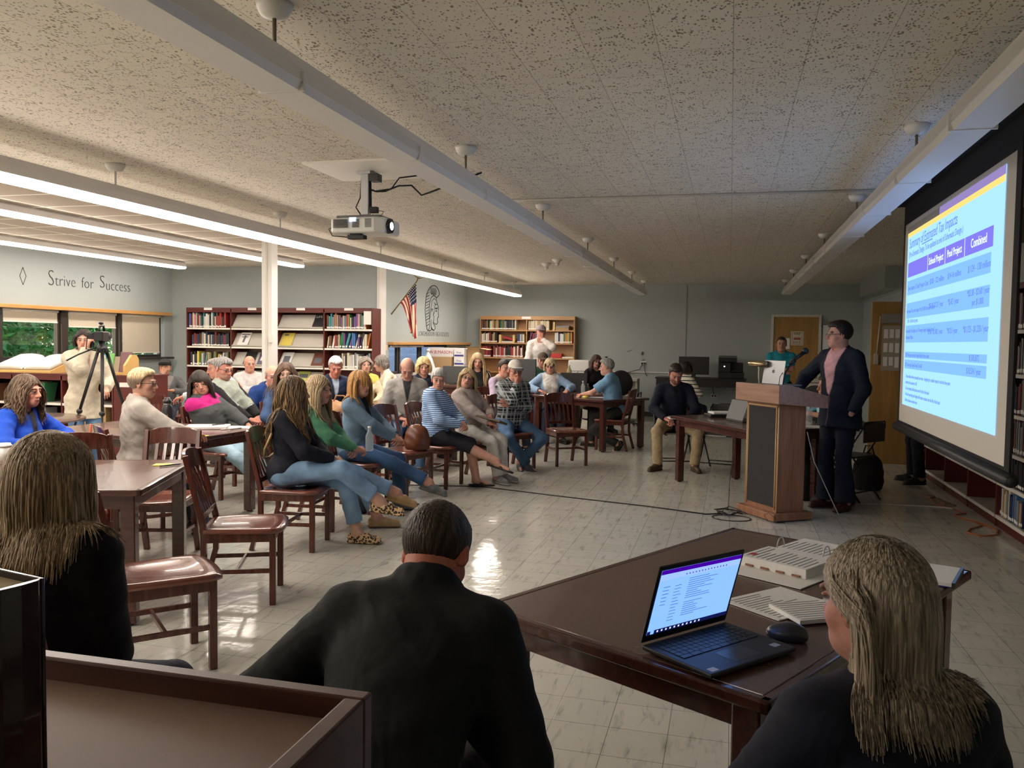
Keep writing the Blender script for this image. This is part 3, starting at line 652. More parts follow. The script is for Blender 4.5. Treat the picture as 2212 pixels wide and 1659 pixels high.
stext('Increased Tax Impact on "Average Single-Family Home"',.025,.595,.042); stext('Assessed Value',.025,.63,.042); stext('*$996 - $1,082 / year',.42,.61,.05,None,'CENTER'); stext('*$125 / year',.61,.61,.05,None,'CENTER'); stext('*$1,125 - $1,220 / year',.82,.61,.054,None,'CENTER')
stext('2023 Average assessed single-family home value',.025,.728,.042); stext('$ 505,872',.82,.728,.05,None,'CENTER')
stext('2023 Average Single-Family Tax Bill',.025,.782,.042); stext('$ 8,524 / year',.82,.782,.052,None,'CENTER')
for i,b in enumerate(('These dollars will vary annually over time - budgeting for smaller impact in the first few years','interest rate assumed at 4%','Tax rate impact will decrease over the life of the bond','Pool and operating and budget will remain constant over the life of the bond','Debt exclusion override vote')):
    stext('- '+b,.04,.845+i*.033,.036)
# ---------------- projector
pj=empty('ceiling_projector',(-2.63,5.7,0),0,'white projector hanging from the ceiling on a pole','projector')
PJW=mat('projector_white',(.80,.80,.78),.4); PJG=mat('projector_grille',(.20,.20,.20),.6); STEEL=mat('mount_steel',(.55,.56,.58),.35,metal=.6)
MB().box(-.33,.33,-.35,.30,2.785,2.8).build('ceiling_plate',mat('plate_white',(.88,.85,.78),.4),pj)
MB().box(-.03,.03,-.025,.025,2.47,2.785).box(-.055,.055,-.05,.05,2.765,2.785).build('drop_pole',STEEL,pj,.003)
b=MB(); b.prism([(-.215,-.14),(.14,-.17),(.215,-.13),(.215,.14),(-.215,.16)],2.325,2.435); b.build('body',PJW,pj,.02,3)
MB().box(-.18,.17,-.12,.12,2.43,2.455).build('top_panel',PJG,pj,.008)
gr=MB()
for x0,x1 in ((-.18,-.07),(-.03,.02),(.07,.12)): 
    for k in range(7): gr.box(x0,x1,-.168-.004,-.150,2.36+k*.009,2.365+k*.009)
gr.build('vent_grille',PJG,pj)
MB().box(-.05,.0,-.176,-.160,2.40,2.43).build('reflection_patch',EM('cool_reflection',(.6,.8,1.),.8),pj)  # glowing patch painted in for a cool reflection on the casing
ln=MB(); ln.tube([(.205,-.07,2.375),(.235,-.07,2.375)],[.055,.052],20); ln.build('lens_ring',mat('lens_black',(.01,.01,.02),.15),pj)
MB().tube([(.232,-.07,2.375),(.238,-.07,2.375)],.028,16).build('lens_glass',EM('lens_glow',(.75,.9,1.),6.),pj)
MB().box(-.10,.03,-.10,-.04,2.285,2.315).box(-.085,.0,-.09,-.05,2.31,2.33).build('receiver_box',INK,pj,.004)
MB().box(.045,.115,-.05,.03,2.71,2.765).build('power_box',mat('box_dark',(.04,.04,.04),.5),pj,.003)
MB().box(.045,.105,-.04,.0,2.48,2.525).build('adapter',INK,pj,.004)
cb=MB(); cb.tube([(.035,0,2.74),(.04,0,2.5)],.008,6); cb.tube([(-.035,0,2.76),(-.04,-.01,2.6),(-.08,0,2.53),(-.03,0,2.46)],.005,6); cb.tube([(-.2,-.1,2.38),(-.25,-.1,2.36),(-.22,-.1,2.31),(-.1,-.08,2.30)],.004,6)
cb.tube([(.1,-.02,2.5),(.15,-.02,2.49),(.13,-.02,2.455),(.06,-.02,2.47)],.003,6); cb.build('cable',INK,pj)
cc=MB(); cc.tube([(-2.60,5.7,2.66),(-2.56,5.72,2.645),(-2.5,5.75,2.65),(-2.42,5.82,2.70),(-2.35,5.9,2.715),(-2.27,5.9,2.64),(-2.2,5.9,2.66),(-1.8,5.9,2.79)],.007,6)
cc.tube([(-2.55,5.7,2.645),(-2.45,5.75,2.665),(-2.4,5.78,2.75),(-2.1,5.85,2.79)],.006,6); o=cc.build('signal_cable',INK); tag(o,'black cables looping from the projector pole toward the middle strip light','cable')
# ================================================================== IMPLICIT SURFACE ENGINE FOR PEOPLE
def smin(a,b,k):
    if k<=0: return np.minimum(a,b)
    h=np.maximum(k-np.abs(a-b),0)/k
    return np.minimum(a,b)-h*h*k*.25
class SDF:
    def __init__(s,lo,hi,h):
        s.h=h; s.lo=np.array(lo,float)-2*h; n=np.ceil((np.array(hi)-s.lo)/h).astype(int)+3
        s.ax=[(s.lo[i]+h*np.arange(n[i])).astype(np.float32) for i in range(3)]; s.F=np.full(n,.25,np.float32)
    def reg(s,lo,hi):
        sl=[]
        for i in range(3):
            a=int(max(0,math.floor((lo[i]-s.lo[i])/s.h)-1)); b=int(min(len(s.ax[i]),math.ceil((hi[i]-s.lo[i])/s.h)+2))
            if b<=a: return None
            sl.append(slice(a,b))
        return tuple(sl), s.ax[0][sl[0]][:,None,None], s.ax[1][sl[1]][None,:,None], s.ax[2][sl[2]][None,None,:]
    def put(s,sl,d,k,op):
        F=s.F[sl]
        if op=='u': s.F[sl]=smin(F,d,k)
        elif op=='s': s.F[sl]=-smin(-F,d,k)
        else: s.F[sl]=-smin(-F,-d,k)
    def cone(s,a,b,ra,rb,k=.02,op='u',ax=None,fs=1.,flat=False):
        """tapered capsule; ax,fs: stretch the distance along a direction (fs>1 makes it thinner that way)"""
        a=np.array(a,float); b=np.array(b,float); m=max(ra,rb)+k+.012
        r=s.reg(np.minimum(a,b)-m,np.maximum(a,b)+m)
        if r is None: return
        sl,X,Y,Z=r; p=[X-a[0],Y-a[1],Z-a[2]]; d=b-a; L=max(d@d,1e-9)
        t=(p[0]*d[0]+p[1]*d[1]+p[2]*d[2])/L; tc=np.clip(t,0,1)
        q=[p[i]-tc*d[i] for i in range(3)]
        if ax is not None:
            ax=np.array(ax,float); w=(q[0]*ax[0]+q[1]*ax[1]+q[2]*ax[2])*(fs-1)
            q=[q[i]+w*ax[i] for i in range(3)]
        D=np.sqrt(q[0]**2+q[1]**2+q[2]**2)-(ra+(rb-ra)*tc)
        if flat: D=np.maximum(D,(t-1)*math.sqrt(L))
        s.put(sl,D.astype(np.float32),k,op)
    def ell(s,c,r,R=None,k=.02,op='u'):
        c=np.array(c,float); r=np.array(r if hasattr(r,'__len__') else (r,)*3,float); m=r.max()+k+.012
        g=s.reg(c-m,c+m)
        if g is None: return
        sl,X,Y,Z=g; p=[X-c[0],Y-c[1],Z-c[2]]
        if R is not None: p=[p[0]*R[0][i]+p[1]*R[1][i]+p[2]*R[2][i] for i in range(3)]
        k0=np.sqrt((p[0]/r[0])**2+(p[1]/r[1])**2+(p[2]/r[2])**2); k1=np.sqrt((p[0]/r[0]**2)**2+(p[1]/r[1]**2)**2+(p[2]/r[2]**2)**2)+1e-9
        s.put(sl,(k0*(k0-1)/k1).astype(np.float32),k,op)
    def fn(s,f,lo=None,hi=None,k=0.,op='i'):
        lo=s.lo if lo is None else lo; hi=[a[-1] for a in s.ax] if hi is None else hi
        g=s.reg(lo,hi)
        if g is None: return
        sl,X,Y,Z=g; s.put(sl,np.broadcast_to(f(X,Y,Z),s.F[sl].shape).astype(np.float32),k,op)
    def disp(s,f):
        X,Y,Z=s.ax[0][:,None,None],s.ax[1][None,:,None],s.ax[2][None,None,:]; m=np.abs(s.F)<.04
        D=np.broadcast_to(f(X,Y,Z),s.F.shape); s.F=np.where(m,s.F+D,s.F).astype(np.float32)
    def mesh(s):
        F=s.F; S0=F<0; h=s.h
        for ax in range(3):
            i0=[slice(None)]*3; i0[ax]=0; F[tuple(i0)]=.1; i0[ax]=-1; F[tuple(i0)]=.1
        S0=F<0; c=S0[:-1,:-1,:-1].astype(np.int8)
        for i in range(2):
            for j in range(2):
                for l in range(2):
                    if i+j+l: c=c+S0[i:S0.shape[0]-1+i,j:S0.shape[1]-1+j,l:S0.shape[2]-1+l]
        I=np.argwhere((c>0)&(c<8)); 
        if len(I)==0: return np.zeros((0,3)),np.zeros((0,4),int)
        idx=np.full(c.shape,-1,np.int32); idx[I[:,0],I[:,1],I[:,2]]=np.arange(len(I))
        acc=np.zeros((len(I),3)); cnt=np.zeros(len(I))
        off=[np.array(o) for o in ((0,0,0),(1,0,0),(0,1,0),(1,1,0),(0,0,1),(1,0,1),(0,1,1),(1,1,1))]
        val=[F[I[:,0]+o[0],I[:,1]+o[1],I[:,2]+o[2]].astype(float) for o in off]
        for a in range(8):
            for b in range(a+1,8):
                d=off[b]-off[a]
                if abs(d).sum()!=1: continue
                m=(val[a]<0)!=(val[b]<0); t=val[a][m]/(val[a][m]-val[b][m])
                acc[m]+=off[a]+t[:,None]*d; cnt[m]+=1
        V=s.lo+(I+acc/cnt[:,None])*h; Q=[]
        for ax in range(3):
            u,v=(ax+1)%3,(ax+2)%3
            A=[slice(None)]*3; B=[slice(None)]*3; A[ax]=slice(0,-1); B[ax]=slice(1,None)
            e=S0[tuple(A)]!=S0[tuple(B)]; E=np.argwhere(e)
            E=E[(E[:,u]>0)&(E[:,v]>0)&(E[:,u]<F.shape[u]-1)&(E[:,v]<F.shape[v]-1)]
            du=np.zeros(3,int); du[u]=1; dv=np.zeros(3,int); dv[v]=1
            g=lambda P:idx[P[:,0],P[:,1],P[:,2]]
            q=np.stack([g(E-du-dv),g(E-dv),g(E),g(E-du)],1); fl=S0[E[:,0],E[:,1],E[:,2]]
            q[~fl]=q[~fl][:,::-1]; Q.append(q[(q>=0).all(1)])
        return V,np.concatenate(Q)
def mesh_obj(name,V,Q,m,parent=None,col=None,smooth=1):
    me=bpy.data.meshes.new(name); n=len(V); V=np.asarray(V,np.float32)
    if isinstance(Q,np.ndarray):
        me.vertices.add(n); me.vertices.foreach_set('co',V.ravel()); k=len(Q); me.loops.add(4*k); me.loops.foreach_set('vertex_index',Q.ravel().astype(np.int32))
        me.polygons.add(k); me.polygons.foreach_set('loop_start',np.arange(0,4*k,4,dtype=np.int32)); me.polygons.foreach_set('loop_total',np.full(k,4,np.int32)); me.update(calc_edges=True)
    else: me.from_pydata(V.tolist(),[],Q)
    me.polygons.foreach_set('use_smooth',[bool(smooth)]*len(me.polygons)); me.materials.append(m)
    if col is not None:
        ca=me.color_attributes.new('Col','FLOAT_COLOR','POINT'); c4=np.ones((n,4),np.float32); c4[:,:3]=col; ca.data.foreach_set('color',c4.ravel())
    o=bpy.data.objects.new(name,me); COL.objects.link(o)
    if parent is not None: o.parent=parent
    return o
def nrm(v): v=np.array(v,float); return v/max(np.linalg.norm(v),1e-9)
def rotm(yaw=0,pitch=0,roll=0):
    """degrees; yaw left +, pitch down +, roll = head tips toward +x side"""
    y,p,r=map(math.radians,(yaw,-pitch,roll))
    Rz=np.array([[math.cos(y),-math.sin(y),0],[math.sin(y),math.cos(y),0],[0,0,1]]); Rx=np.array([[1,0,0],[0,math.cos(p),-math.sin(p)],[0,math.sin(p),math.cos(p)]])
    Ry=np.array([[math.cos(r),0,math.sin(r)],[0,1,0],[-math.sin(r),0,math.cos(r)]]); return Rz@Rx@Ry
def ik(a,t,l1,l2,pole):
    a=np.array(a,float); t=np.array(t,float); d=t-a; L=np.linalg.norm(d); mx=(l1+l2)*.995
    if L>mx: t=a+d/L*mx; L=mx
    L=max(L,abs(l1-l2)+.02); u=nrm(d); x=(l1*l1-l2*l2+L*L)/(2*L); h=math.sqrt(max(l1*l1-x*x,0)); p=np.array(pole,float); p=nrm(p-u*(p@u)); return a+u*x+p*h, t
# ---- materials that read the mesh colour attribute
def colmat(name,rough=.6,sss=False,weave=0.,kind=None,spec=.3):
    if name in MATS: return MATS[name]
    m=mat(name,(.5,.5,.5),rough,spec=spec); N,L,b=nodes(m)
    at=N.new('ShaderNodeAttribute'); at.attribute_name='Col'; tc=N.new('ShaderNodeTexCoord')
    n=N.new('ShaderNodeTexNoise'); n.inputs['Detail'].default_value=4
    mp=N.new('ShaderNodeMapping'); L.new(tc.outputs['Object'],mp.inputs['Vector']); L.new(mp.outputs[0],n.inputs['Vector'])
    mr=N.new('ShaderNodeMapRange'); L.new(n.outputs['Fac'],mr.inputs[0])
    mx=N.new('ShaderNodeMix'); mx.data_type='RGBA'; mx.blend_type='MULTIPLY'; mx.inputs[0].default_value=1
    L.new(at.outputs['Color'],mx.inputs[6]); L.new(mr.outputs[0],mx.inputs[7]); src=mx.outputs[2]
    if kind=='hair': mp.inputs['Scale'].default_value=(110,110,7); n.inputs['Scale'].default_value=1.5; lo,hi=.45,1.5
    elif kind=='denim': n.inputs['Scale'].default_value=7; lo,hi=.75,1.3
    elif kind=='skin': n.inputs['Scale'].default_value=30; lo,hi=.9,1.1
    else: n.inputs['Scale'].default_value=18; lo,hi=.86,1.14
    mr.inputs[1].default_value=.3; mr.inputs[2].default_value=.7; mr.inputs[3].default_value=lo; mr.inputs[4].default_value=hi
    if kind=='stripe':
        w=N.new('ShaderNodeTexWave'); w.bands_direction='Z'; w.inputs['Scale'].default_value=15; w.inputs['Distortion'].default_value=.6; L.new(tc.outputs['Object'],w.inputs['Vector'])
        r=N.new('ShaderNodeValToRGB'); r.color_ramp.elements[0].position=.45; r.color_ramp.elements[1].position=.6; r.color_ramp.elements[0].color=(.16,.28,.48,1); r.color_ramp.elements[1].color=(1,1,1,1); L.new(w.outputs['Fac'],r.inputs[0])
        m3=N.new('ShaderNodeMix'); m3.data_type='RGBA'; m3.blend_type='MULTIPLY'; m3.inputs[0].default_value=1; L.new(src,m3.inputs[6]); L.new(r.outputs[0],m3.inputs[7]); src=m3.outputs[2]
    if kind in('plaid','check','bstripe'):
        pr=None
        for d,sc_,ps in {'plaid':(('X',3.4,0),('Z',3.4,1),('X',7.7,2),('Z',7.7,2)),'check':(('X',16,0),('Z',16,0)),'bstripe':(('Z',5.,0),)}[kind]:
            w=N.new('ShaderNodeTexWave'); w.bands_direction=d; w.inputs['Scale'].default_value=sc_; w.inputs['Distortion'].default_value=.5; w.inputs['Phase Offset'].default_value=ps; L.new(tc.outputs['Object'],w.inputs['Vector'])
            r=N.new('ShaderNodeValToRGB'); e=r.color_ramp.elements
            if kind=='plaid': e[0].position=.86; e[1].position=1.; e[0].color=(.012,.018,.022,1); e[1].color=(.42,.45,.47,1)
            elif kind=='check': e[0].position=.4; e[1].position=.6; e[0].color=(.25,.18,.28,1); e[1].color=(1,1,1,1)
            else: e[0].position=.12; e[1].position=.2; e[0].color=(.03,.03,.05,1); e[1].color=(1,1,1,1)
            L.new(w.outputs['Fac'],r.inputs[0]); o=r.outputs[0]
            if pr is None: pr=o
            else:
                m3=N.new('ShaderNodeMix'); m3.data_type='RGBA'; m3.blend_type='LIGHTEN' if kind=='plaid' else 'MULTIPLY'; m3.inputs[0].default_value=1 if kind!='plaid' else .8; L.new(pr,m3.inputs[6]); L.new(o,m3.inputs[7]); pr=m3.outputs[2]
        m3=N.new('ShaderNodeMix'); m3.data_type='RGBA'; m3.blend_type='MULTIPLY'; m3.inputs[0].default_value=1; L.new(src,m3.inputs[6]); L.new(pr,m3.inputs[7]); src=m3.outputs[2]
    L.new(src,b.inputs['Base Color'])
    if kind=='skin': b.inputs['Subsurface Weight'].default_value=.0
    n2=N.new('ShaderNodeTexNoise'); n2.inputs['Scale'].default_value=9 if kind not in('hair','skin') else 90; n2.inputs['Detail'].default_value=2.5; n2.inputs['Distortion'].default_value=1.1 if kind not in('hair','skin') else 0; L.new(tc.outputs['Object'],n2.inputs['Vector'])
    if kind=='hair': L.new(mp.outputs[0],n2.inputs['Vector']); n2.inputs['Scale'].default_value=1.5
    bp=N.new('ShaderNodeBump'); bp.inputs['Strength'].default_value={'hair':.6,'skin':.08}.get(kind,.28); bp.inputs['Distance'].default_value=.012 if kind in('hair','skin') else .035; L.new(n2.outputs['Fac'],bp.inputs['Height']); L.new(bp.outputs['Normal'],b.inputs['Normal'])
    return m
SKIN=colmat('skin',.5,kind='skin'); CLOTH=colmat('cloth',.8); DENIM=colmat('denim',.85,kind='denim'); HAIRM=colmat('hair',.45,kind='hair',spec=.4); SATIN=colmat('satin_cloth',.55)
PAT={'stripe':colmat('cloth_stripe',.8,kind='stripe'),'plaid':colmat('cloth_plaid',.85,kind='plaid'),'check':colmat('cloth_check',.8,kind='check'),'bstripe':colmat('cloth_bstripe',.8,kind='bstripe'),'denim':DENIM,'satin':SATIN}
SHOEM=colmat('shoe',.5)
def leopard():
    m=mat('leopard',(.5,.3,.12),.6); N,L,b=nodes(m); tc=N.new('ShaderNodeTexCoord'); v=N.new('ShaderNodeTexVoronoi'); v.inputs['Scale'].default_value=55; L.new(tc.outputs['Object'],v.inputs['Vector'])
    r=N.new('ShaderNodeValToRGB'); e=r.color_ramp.elements; e[0].position=.0; e[0].color=(.25,.13,.05,1); e[1].position=.28; e[1].color=(.01,.008,.006,1); x=e.new(.48); x.color=(.012,.01,.008,1); x=e.new(.54); x.color=(.62,.42,.22,1); L.new(v.outputs['Distance'],r.inputs[0]); L.new(r.outputs[0],b.inputs['Base Color']); return m
LEO=leopard()
GLS=mat('eyeglass_frame',(.02,.015,.015),.3); 
# ---------------------------------------------------------------- head
def head_mesh(h,sex,skin,hairc,brow,old=0.,beard=0.,bald=False,look=None,mouth=0.):
    s=SDF((-.11,-.13,-.20),(.11,.145,.135),h); f=sex=='f'; w=.94 if f else 1.
    s.ell((0,-.014,.032),(.076*w,.094,.085),k=0); s.ell((0,.018,-.035),(.062*w,.070,.078),k=.03); s.ell((0,.055,-.088),(.030*w,.030,.028),k=.035)
    s.ell((0,.030,-.075),(.052*w,.050,.036),k=.03)
    for q in (-1,1):
        s.ell((q*.040*w,.052,-.030),(.024,.024,.024),k=.02); s.ell((q*.028,.083,.022),(.024,.010,.0085),k=.014)
        s.ell((q*.0315*w,.103,-.001),(.017,.017,.0125),k=.008,op='s'); s.ell((q*.0315*w,.078,-.0015),.0128,k=.002)
        s.ell((q*.0315*w,.084,.0065),(.0155,.0085,.0045),k=.003)
        s.ell((q*.079*w,-.008,-.006),(.009,.019,.031),R=rotm(q*18).T,k=.008); s.ell((q*.088*w,-.006,-.002),(.006,.010,.017),k=.004,op='s')
        s.ell((q*.0105,.093,-.037),(.009,.010,.008),k=.006)
    s.cone((0,.088,.008),(0,.108 if f else .111,-.033),.008,.0115,k=.012)
    s.ell((0,.088,-.062),(.024,.011,.0048),k=.005); s.ell((0,.087,-.071),(.020,.011,.0055),k=.005); s.cone((-.022,.098,-.0668),(.022,.098,-.0668),.0035,.0035,k=.002,op='s')
    if not f: s.ell((0,.068,-.100),(.022,.016,.016),k=.02)
    s.cone((0,-.022,-.06),(0,-.035,-.20),.050 if f else .058,.048 if f else .058,k=.035)
    if beard: s.ell((0,.045,-.075),(.060,.054,.046),k=.01)
    V,Q=s.mesh(); x,y,z=V.T; ax=np.abs(x); c=np.tile(np.array(skin),(len(V),1))
    def mixc(m,col,a=1.):
        m=np.clip(m*a,0,1)[:,None]; c[:]=c*(1-m)+np.array(col)*m
    g=lambda d,r:np.exp(-(d/r)**2)
    sk=np.array(skin)
    mixc(g(np.sqrt((ax-.042)**2+(z+.035)**2),.024)*(y>.03),sk*np.array([1.12,.72,.70]),.45); mixc(g(np.sqrt(x**2+(z+.035)**2),.014)*(y>.09),sk*np.array([1.15,.72,.70]),.5)
    mixc(g(np.sqrt((ax-.079)**2+(z+.006)**2),.03)*(y<.02),sk*np.array([1.15,.70,.66]),.5)
    lip=(.42,.11,.10) if f else tuple(sk*np.array([.85,.55,.55])); mixc((ax<.026)*(y>.07)*g((z+.0665),.0085),lip,.9 if f else .7)
    mixc((ax<.023)*(y>.07)*g(z+.0668,.0022),(.08,.02,.02),.8)
    mixc(g(np.sqrt((ax-.0315*w)**2+((z+.004)*1.1)**2),.017)*(y>.05),sk*.55,.55)
    mixc((np.abs(ax-.0315*w)<.0135)*(np.abs(z+.0045)<.006)*(y>.07),(.55,.50,.46)); mixc((np.sqrt((ax-.0315*w)**2+(z+.004)**2)<.0065)*(y>.07),(.03,.02,.015))
    mixc((np.abs(ax-.0315*w)<.016)*(np.abs(z-.0028)<.0026)*(y>.06),(.03,.02,.018),.9)
    mixc((ax>.012)*(ax<.052)*g(z-.021+.15*(ax-.03)**2*20,.0052)*(y>.06),brow,.8)
    if old: mixc(g(np.sqrt((ax-.03)**2+(z+.022)**2),.012)*(y>.06),sk*.6,.5*old); mixc(g(ax-.03-.5*(-.03-z)*(z<-.03),.0035)*(z<-.035)*(z>-.075)*(y>.05),sk*.5,.6*old); mixc((np.abs(z-.05)<.02)*(y>.05)*g(np.mod(z,.013)-.006,.0025),sk*.6,.4*old)
    if beard: mixc(np.clip((-.03-z)/.02,0,1)*(y>-.02)*(z>-.125)*(np.sqrt(x**2+(z+.067)**2)>.016),hairc,beard)
    if bald: mixc((z>.03)*1.,sk*1.06,.3); mixc((z<.05)*(z>-.02)*(y<.03)*1.,hairc,.35*bald)
    return V,Q,c
# ---------------------------------------------------------------- hand (right hand; palm faces -z, fingers along +y, thumb on -x side)
def hand_mesh(h,curl=.5,spread=.1,thumb=.5,sc=1.):
    s=SDF((-.09,-.05,-.11),(.075,.215,.06),h)
    s.cone((0,-.04,0),(0,.01,0),.027,.026,k=0,ax=(0,0,1),fs=1.25)
    for fx,ex in ((-.030,-.026),(-.010,-.009),(.010,.008),(.028,.024)): s.cone((ex*.7,.01,-.002),(fx,.082,0),.0155,.0125,k=.012,ax=(0,0,1),fs=1.15)
    s.cone((-.022,.02,-.010),(-.034,.050,-.018),.017,.013,k=.015)
    L=((.041,.025,.020),(.045,.029,.022),(.042,.027,.021),(.033,.020,.018))
    cu=curl if hasattr(curl,'__len__') else (curl,)*4
    for i,(fx,l) in enumerate(zip((-.031,-.0105,.0105,.030),L)):
        p=np.array([fx,.086-(.004 if i in(0,3) else 0)-(.006 if i==3 else 0),-.001]); a=0.; sp=spread*(i-1.5)*.5
        for j,(ll,rr,r2) in enumerate(zip(l,(.0092,.0085,.0078),(.0086,.0079,.0068))):
            a+=cu[i]*(1.05,1.25,.8)[j]; d=np.array([math.sin(sp)*math.cos(a),math.cos(sp)*math.cos(a),-math.sin(a)]); q=p+d*ll
            s.cone(p,q,rr*(.95 if i==3 else 1),r2*(.92 if i==3 else 1),k=.004); p=q
    p=np.array([-.036,.042,-.016]); d=nrm([-.75+.5*thumb,.62,-.25-.35*thumb]); q=p+d*.040; s.cone(p,q,.0115,.0098,k=.008); d2=nrm([-.30+.6*thumb,.85,-.25-.3*thumb]); s.cone(q,q+d2*.028,.0098,.0082,k=.004)
    V,Q=s.mesh(); return V*sc,Q
# ---------------------------------------------------------------- hair locks
def locks(n,seed,L,col,col2,vol=.012,face=True,body=None,fall=(0,0,-1),r=.0055,bangs=0.,wave=.0,part=0.,back=0.,curl=0.,nseg=12,tuck=0):
    """tapered strands that flow over the skull and hang; body = function pushing points out of the clothes"""
    g=np.random.default_rng(seed); fall=nrm(fall); ns=5
    th=g.uniform(-PI,PI,n); u=g.uniform(0,1,n)**.75; el=PI/2*(1-u*1.12)
    d=np.stack([np.cos(el)*np.sin(th),np.cos(el)*np.cos(th),np.sin(el)],1)
    C=np.array([0,-.014,.033]); R=np.array([.079,.097,.089])+vol
    p=C+d*R
    ok=~((p[:,1]>.052)&(p[:,2]<.062))&~((p[:,1]>.02)&(p[:,2]<0))
    if tuck: ok&=~((p[:,1]>0)&(p[:,2]<.035))
    p=p[ok]; d=d[ok]; m=len(p)
    if m==0: return np.zeros((0,3)),np.zeros((0,4),int),np.zeros((0,3))
    side=np.where(p[:,0]>=part,1.,-1.); ln=L*g.uniform(.88,1.05,m)+np.where(d[:,2]<0,0,.07*d[:,2]); ph=g.uniform(0,6.28,m)
    v=fall*.2+np.stack([side*.9*np.clip((p[:,1]+.07)/.07,0,1),-.15+0*side,0*side],1)
    if tuck: k=p[:,1]>-.03; v[k]=np.stack([side*.6,-.6+0*side,0*side],1)[k]
    bg=np.zeros(m,bool)
    if bangs: bg=(p[:,1]>0)&(np.abs(p[:,0])<.05); v[bg]=np.stack([side*.5,.8+0*side,0*side],1)[bg]; ln=np.where(bg,ln*bangs,ln)
    p0=p.copy(); st=(ln/nseg)[:,None]; pts=[C+(p-C)*.975]
    for j in range(nseg):
        v=v*.62+fall*.55+np.stack([np.sin(ph+j*.9),np.cos(ph*1.7+j*.8),0*ph],1)*((wave+curl)*(.4+j/nseg)); v/=np.linalg.norm(v,axis=1)[:,None]
        q=p+v*st; e=(q-C)/R; mm=np.linalg.norm(e,axis=1); k=mm<1; q[k]=C+e[k]/mm[k,None]*R
        if face:
            k=(q[:,1]>.03)&(q[:,2]<.055)&(np.abs(q[:,0])<np.where(q[:,2]>-.12,.078,.058))&~(bg&(p0[:,2]>.02)); q[k,0]+=side[k]*.018; q[k,1]-=.010+.02*tuck
        if tuck:
            k=(q[:,1]>-.045)&(q[:,2]<.035)&(q[:,0]<0)&(q[:,2]>-.16); q[k,1]-=.026; q[k,0]-=.002
        if body is not None: q=body(q,r)
        v=q-p; v/=np.linalg.norm(v,axis=1)[:,None]+1e-9; p=q; pts.append(p)
    P=np.stack(pts,1); k=nseg+1; t0=g.uniform(0,1,m); base=np.array(col)*(1-t0[:,None])+np.array(col2)*t0[:,None]; rr=r*g.uniform(.7,1.25,m)
    T=np.gradient(P,axis=1); T/=np.linalg.norm(T,axis=2)[...,None]+1e-9; up=P-C; up/=np.linalg.norm(up,axis=2)[...,None]; X=np.cross(T,up); X/=np.linalg.norm(X,axis=2)[...,None]+1e-9; Y=np.cross(X,T)
    f=np.linspace(0,1,k); R_=np.minimum(1,.08+f*4.5)*(1-.75*np.maximum(0,(f-.6)/.4)**1.3)
    an=2*PI*np.arange(ns)/ns; rad_=(rr[:,None]*R_[None])[...,None,None]
    vs=P[:,:,None,:]+X[:,:,None,:]*np.cos(an)[None,None,:,None]*rad_*1.3+Y[:,:,None,:]*np.sin(an)[None,None,:,None]*rad_*.6
    cs=np.broadcast_to((base[:,None,:]*(.88+.24*f)[None,:,None])[:,:,None,:],vs.shape)
    i=np.arange(m)[:,None,None]*k*ns; j=np.arange(k-1)[None,:,None]*ns; a=np.arange(ns)[None,None,:]
    A=i+j+a; B=i+j+(a+1)%ns; fs=np.stack([A,B,B+ns,A+ns],-1).reshape(-1,4)
    return vs.reshape(-1,3),fs,cs.reshape(-1,3)
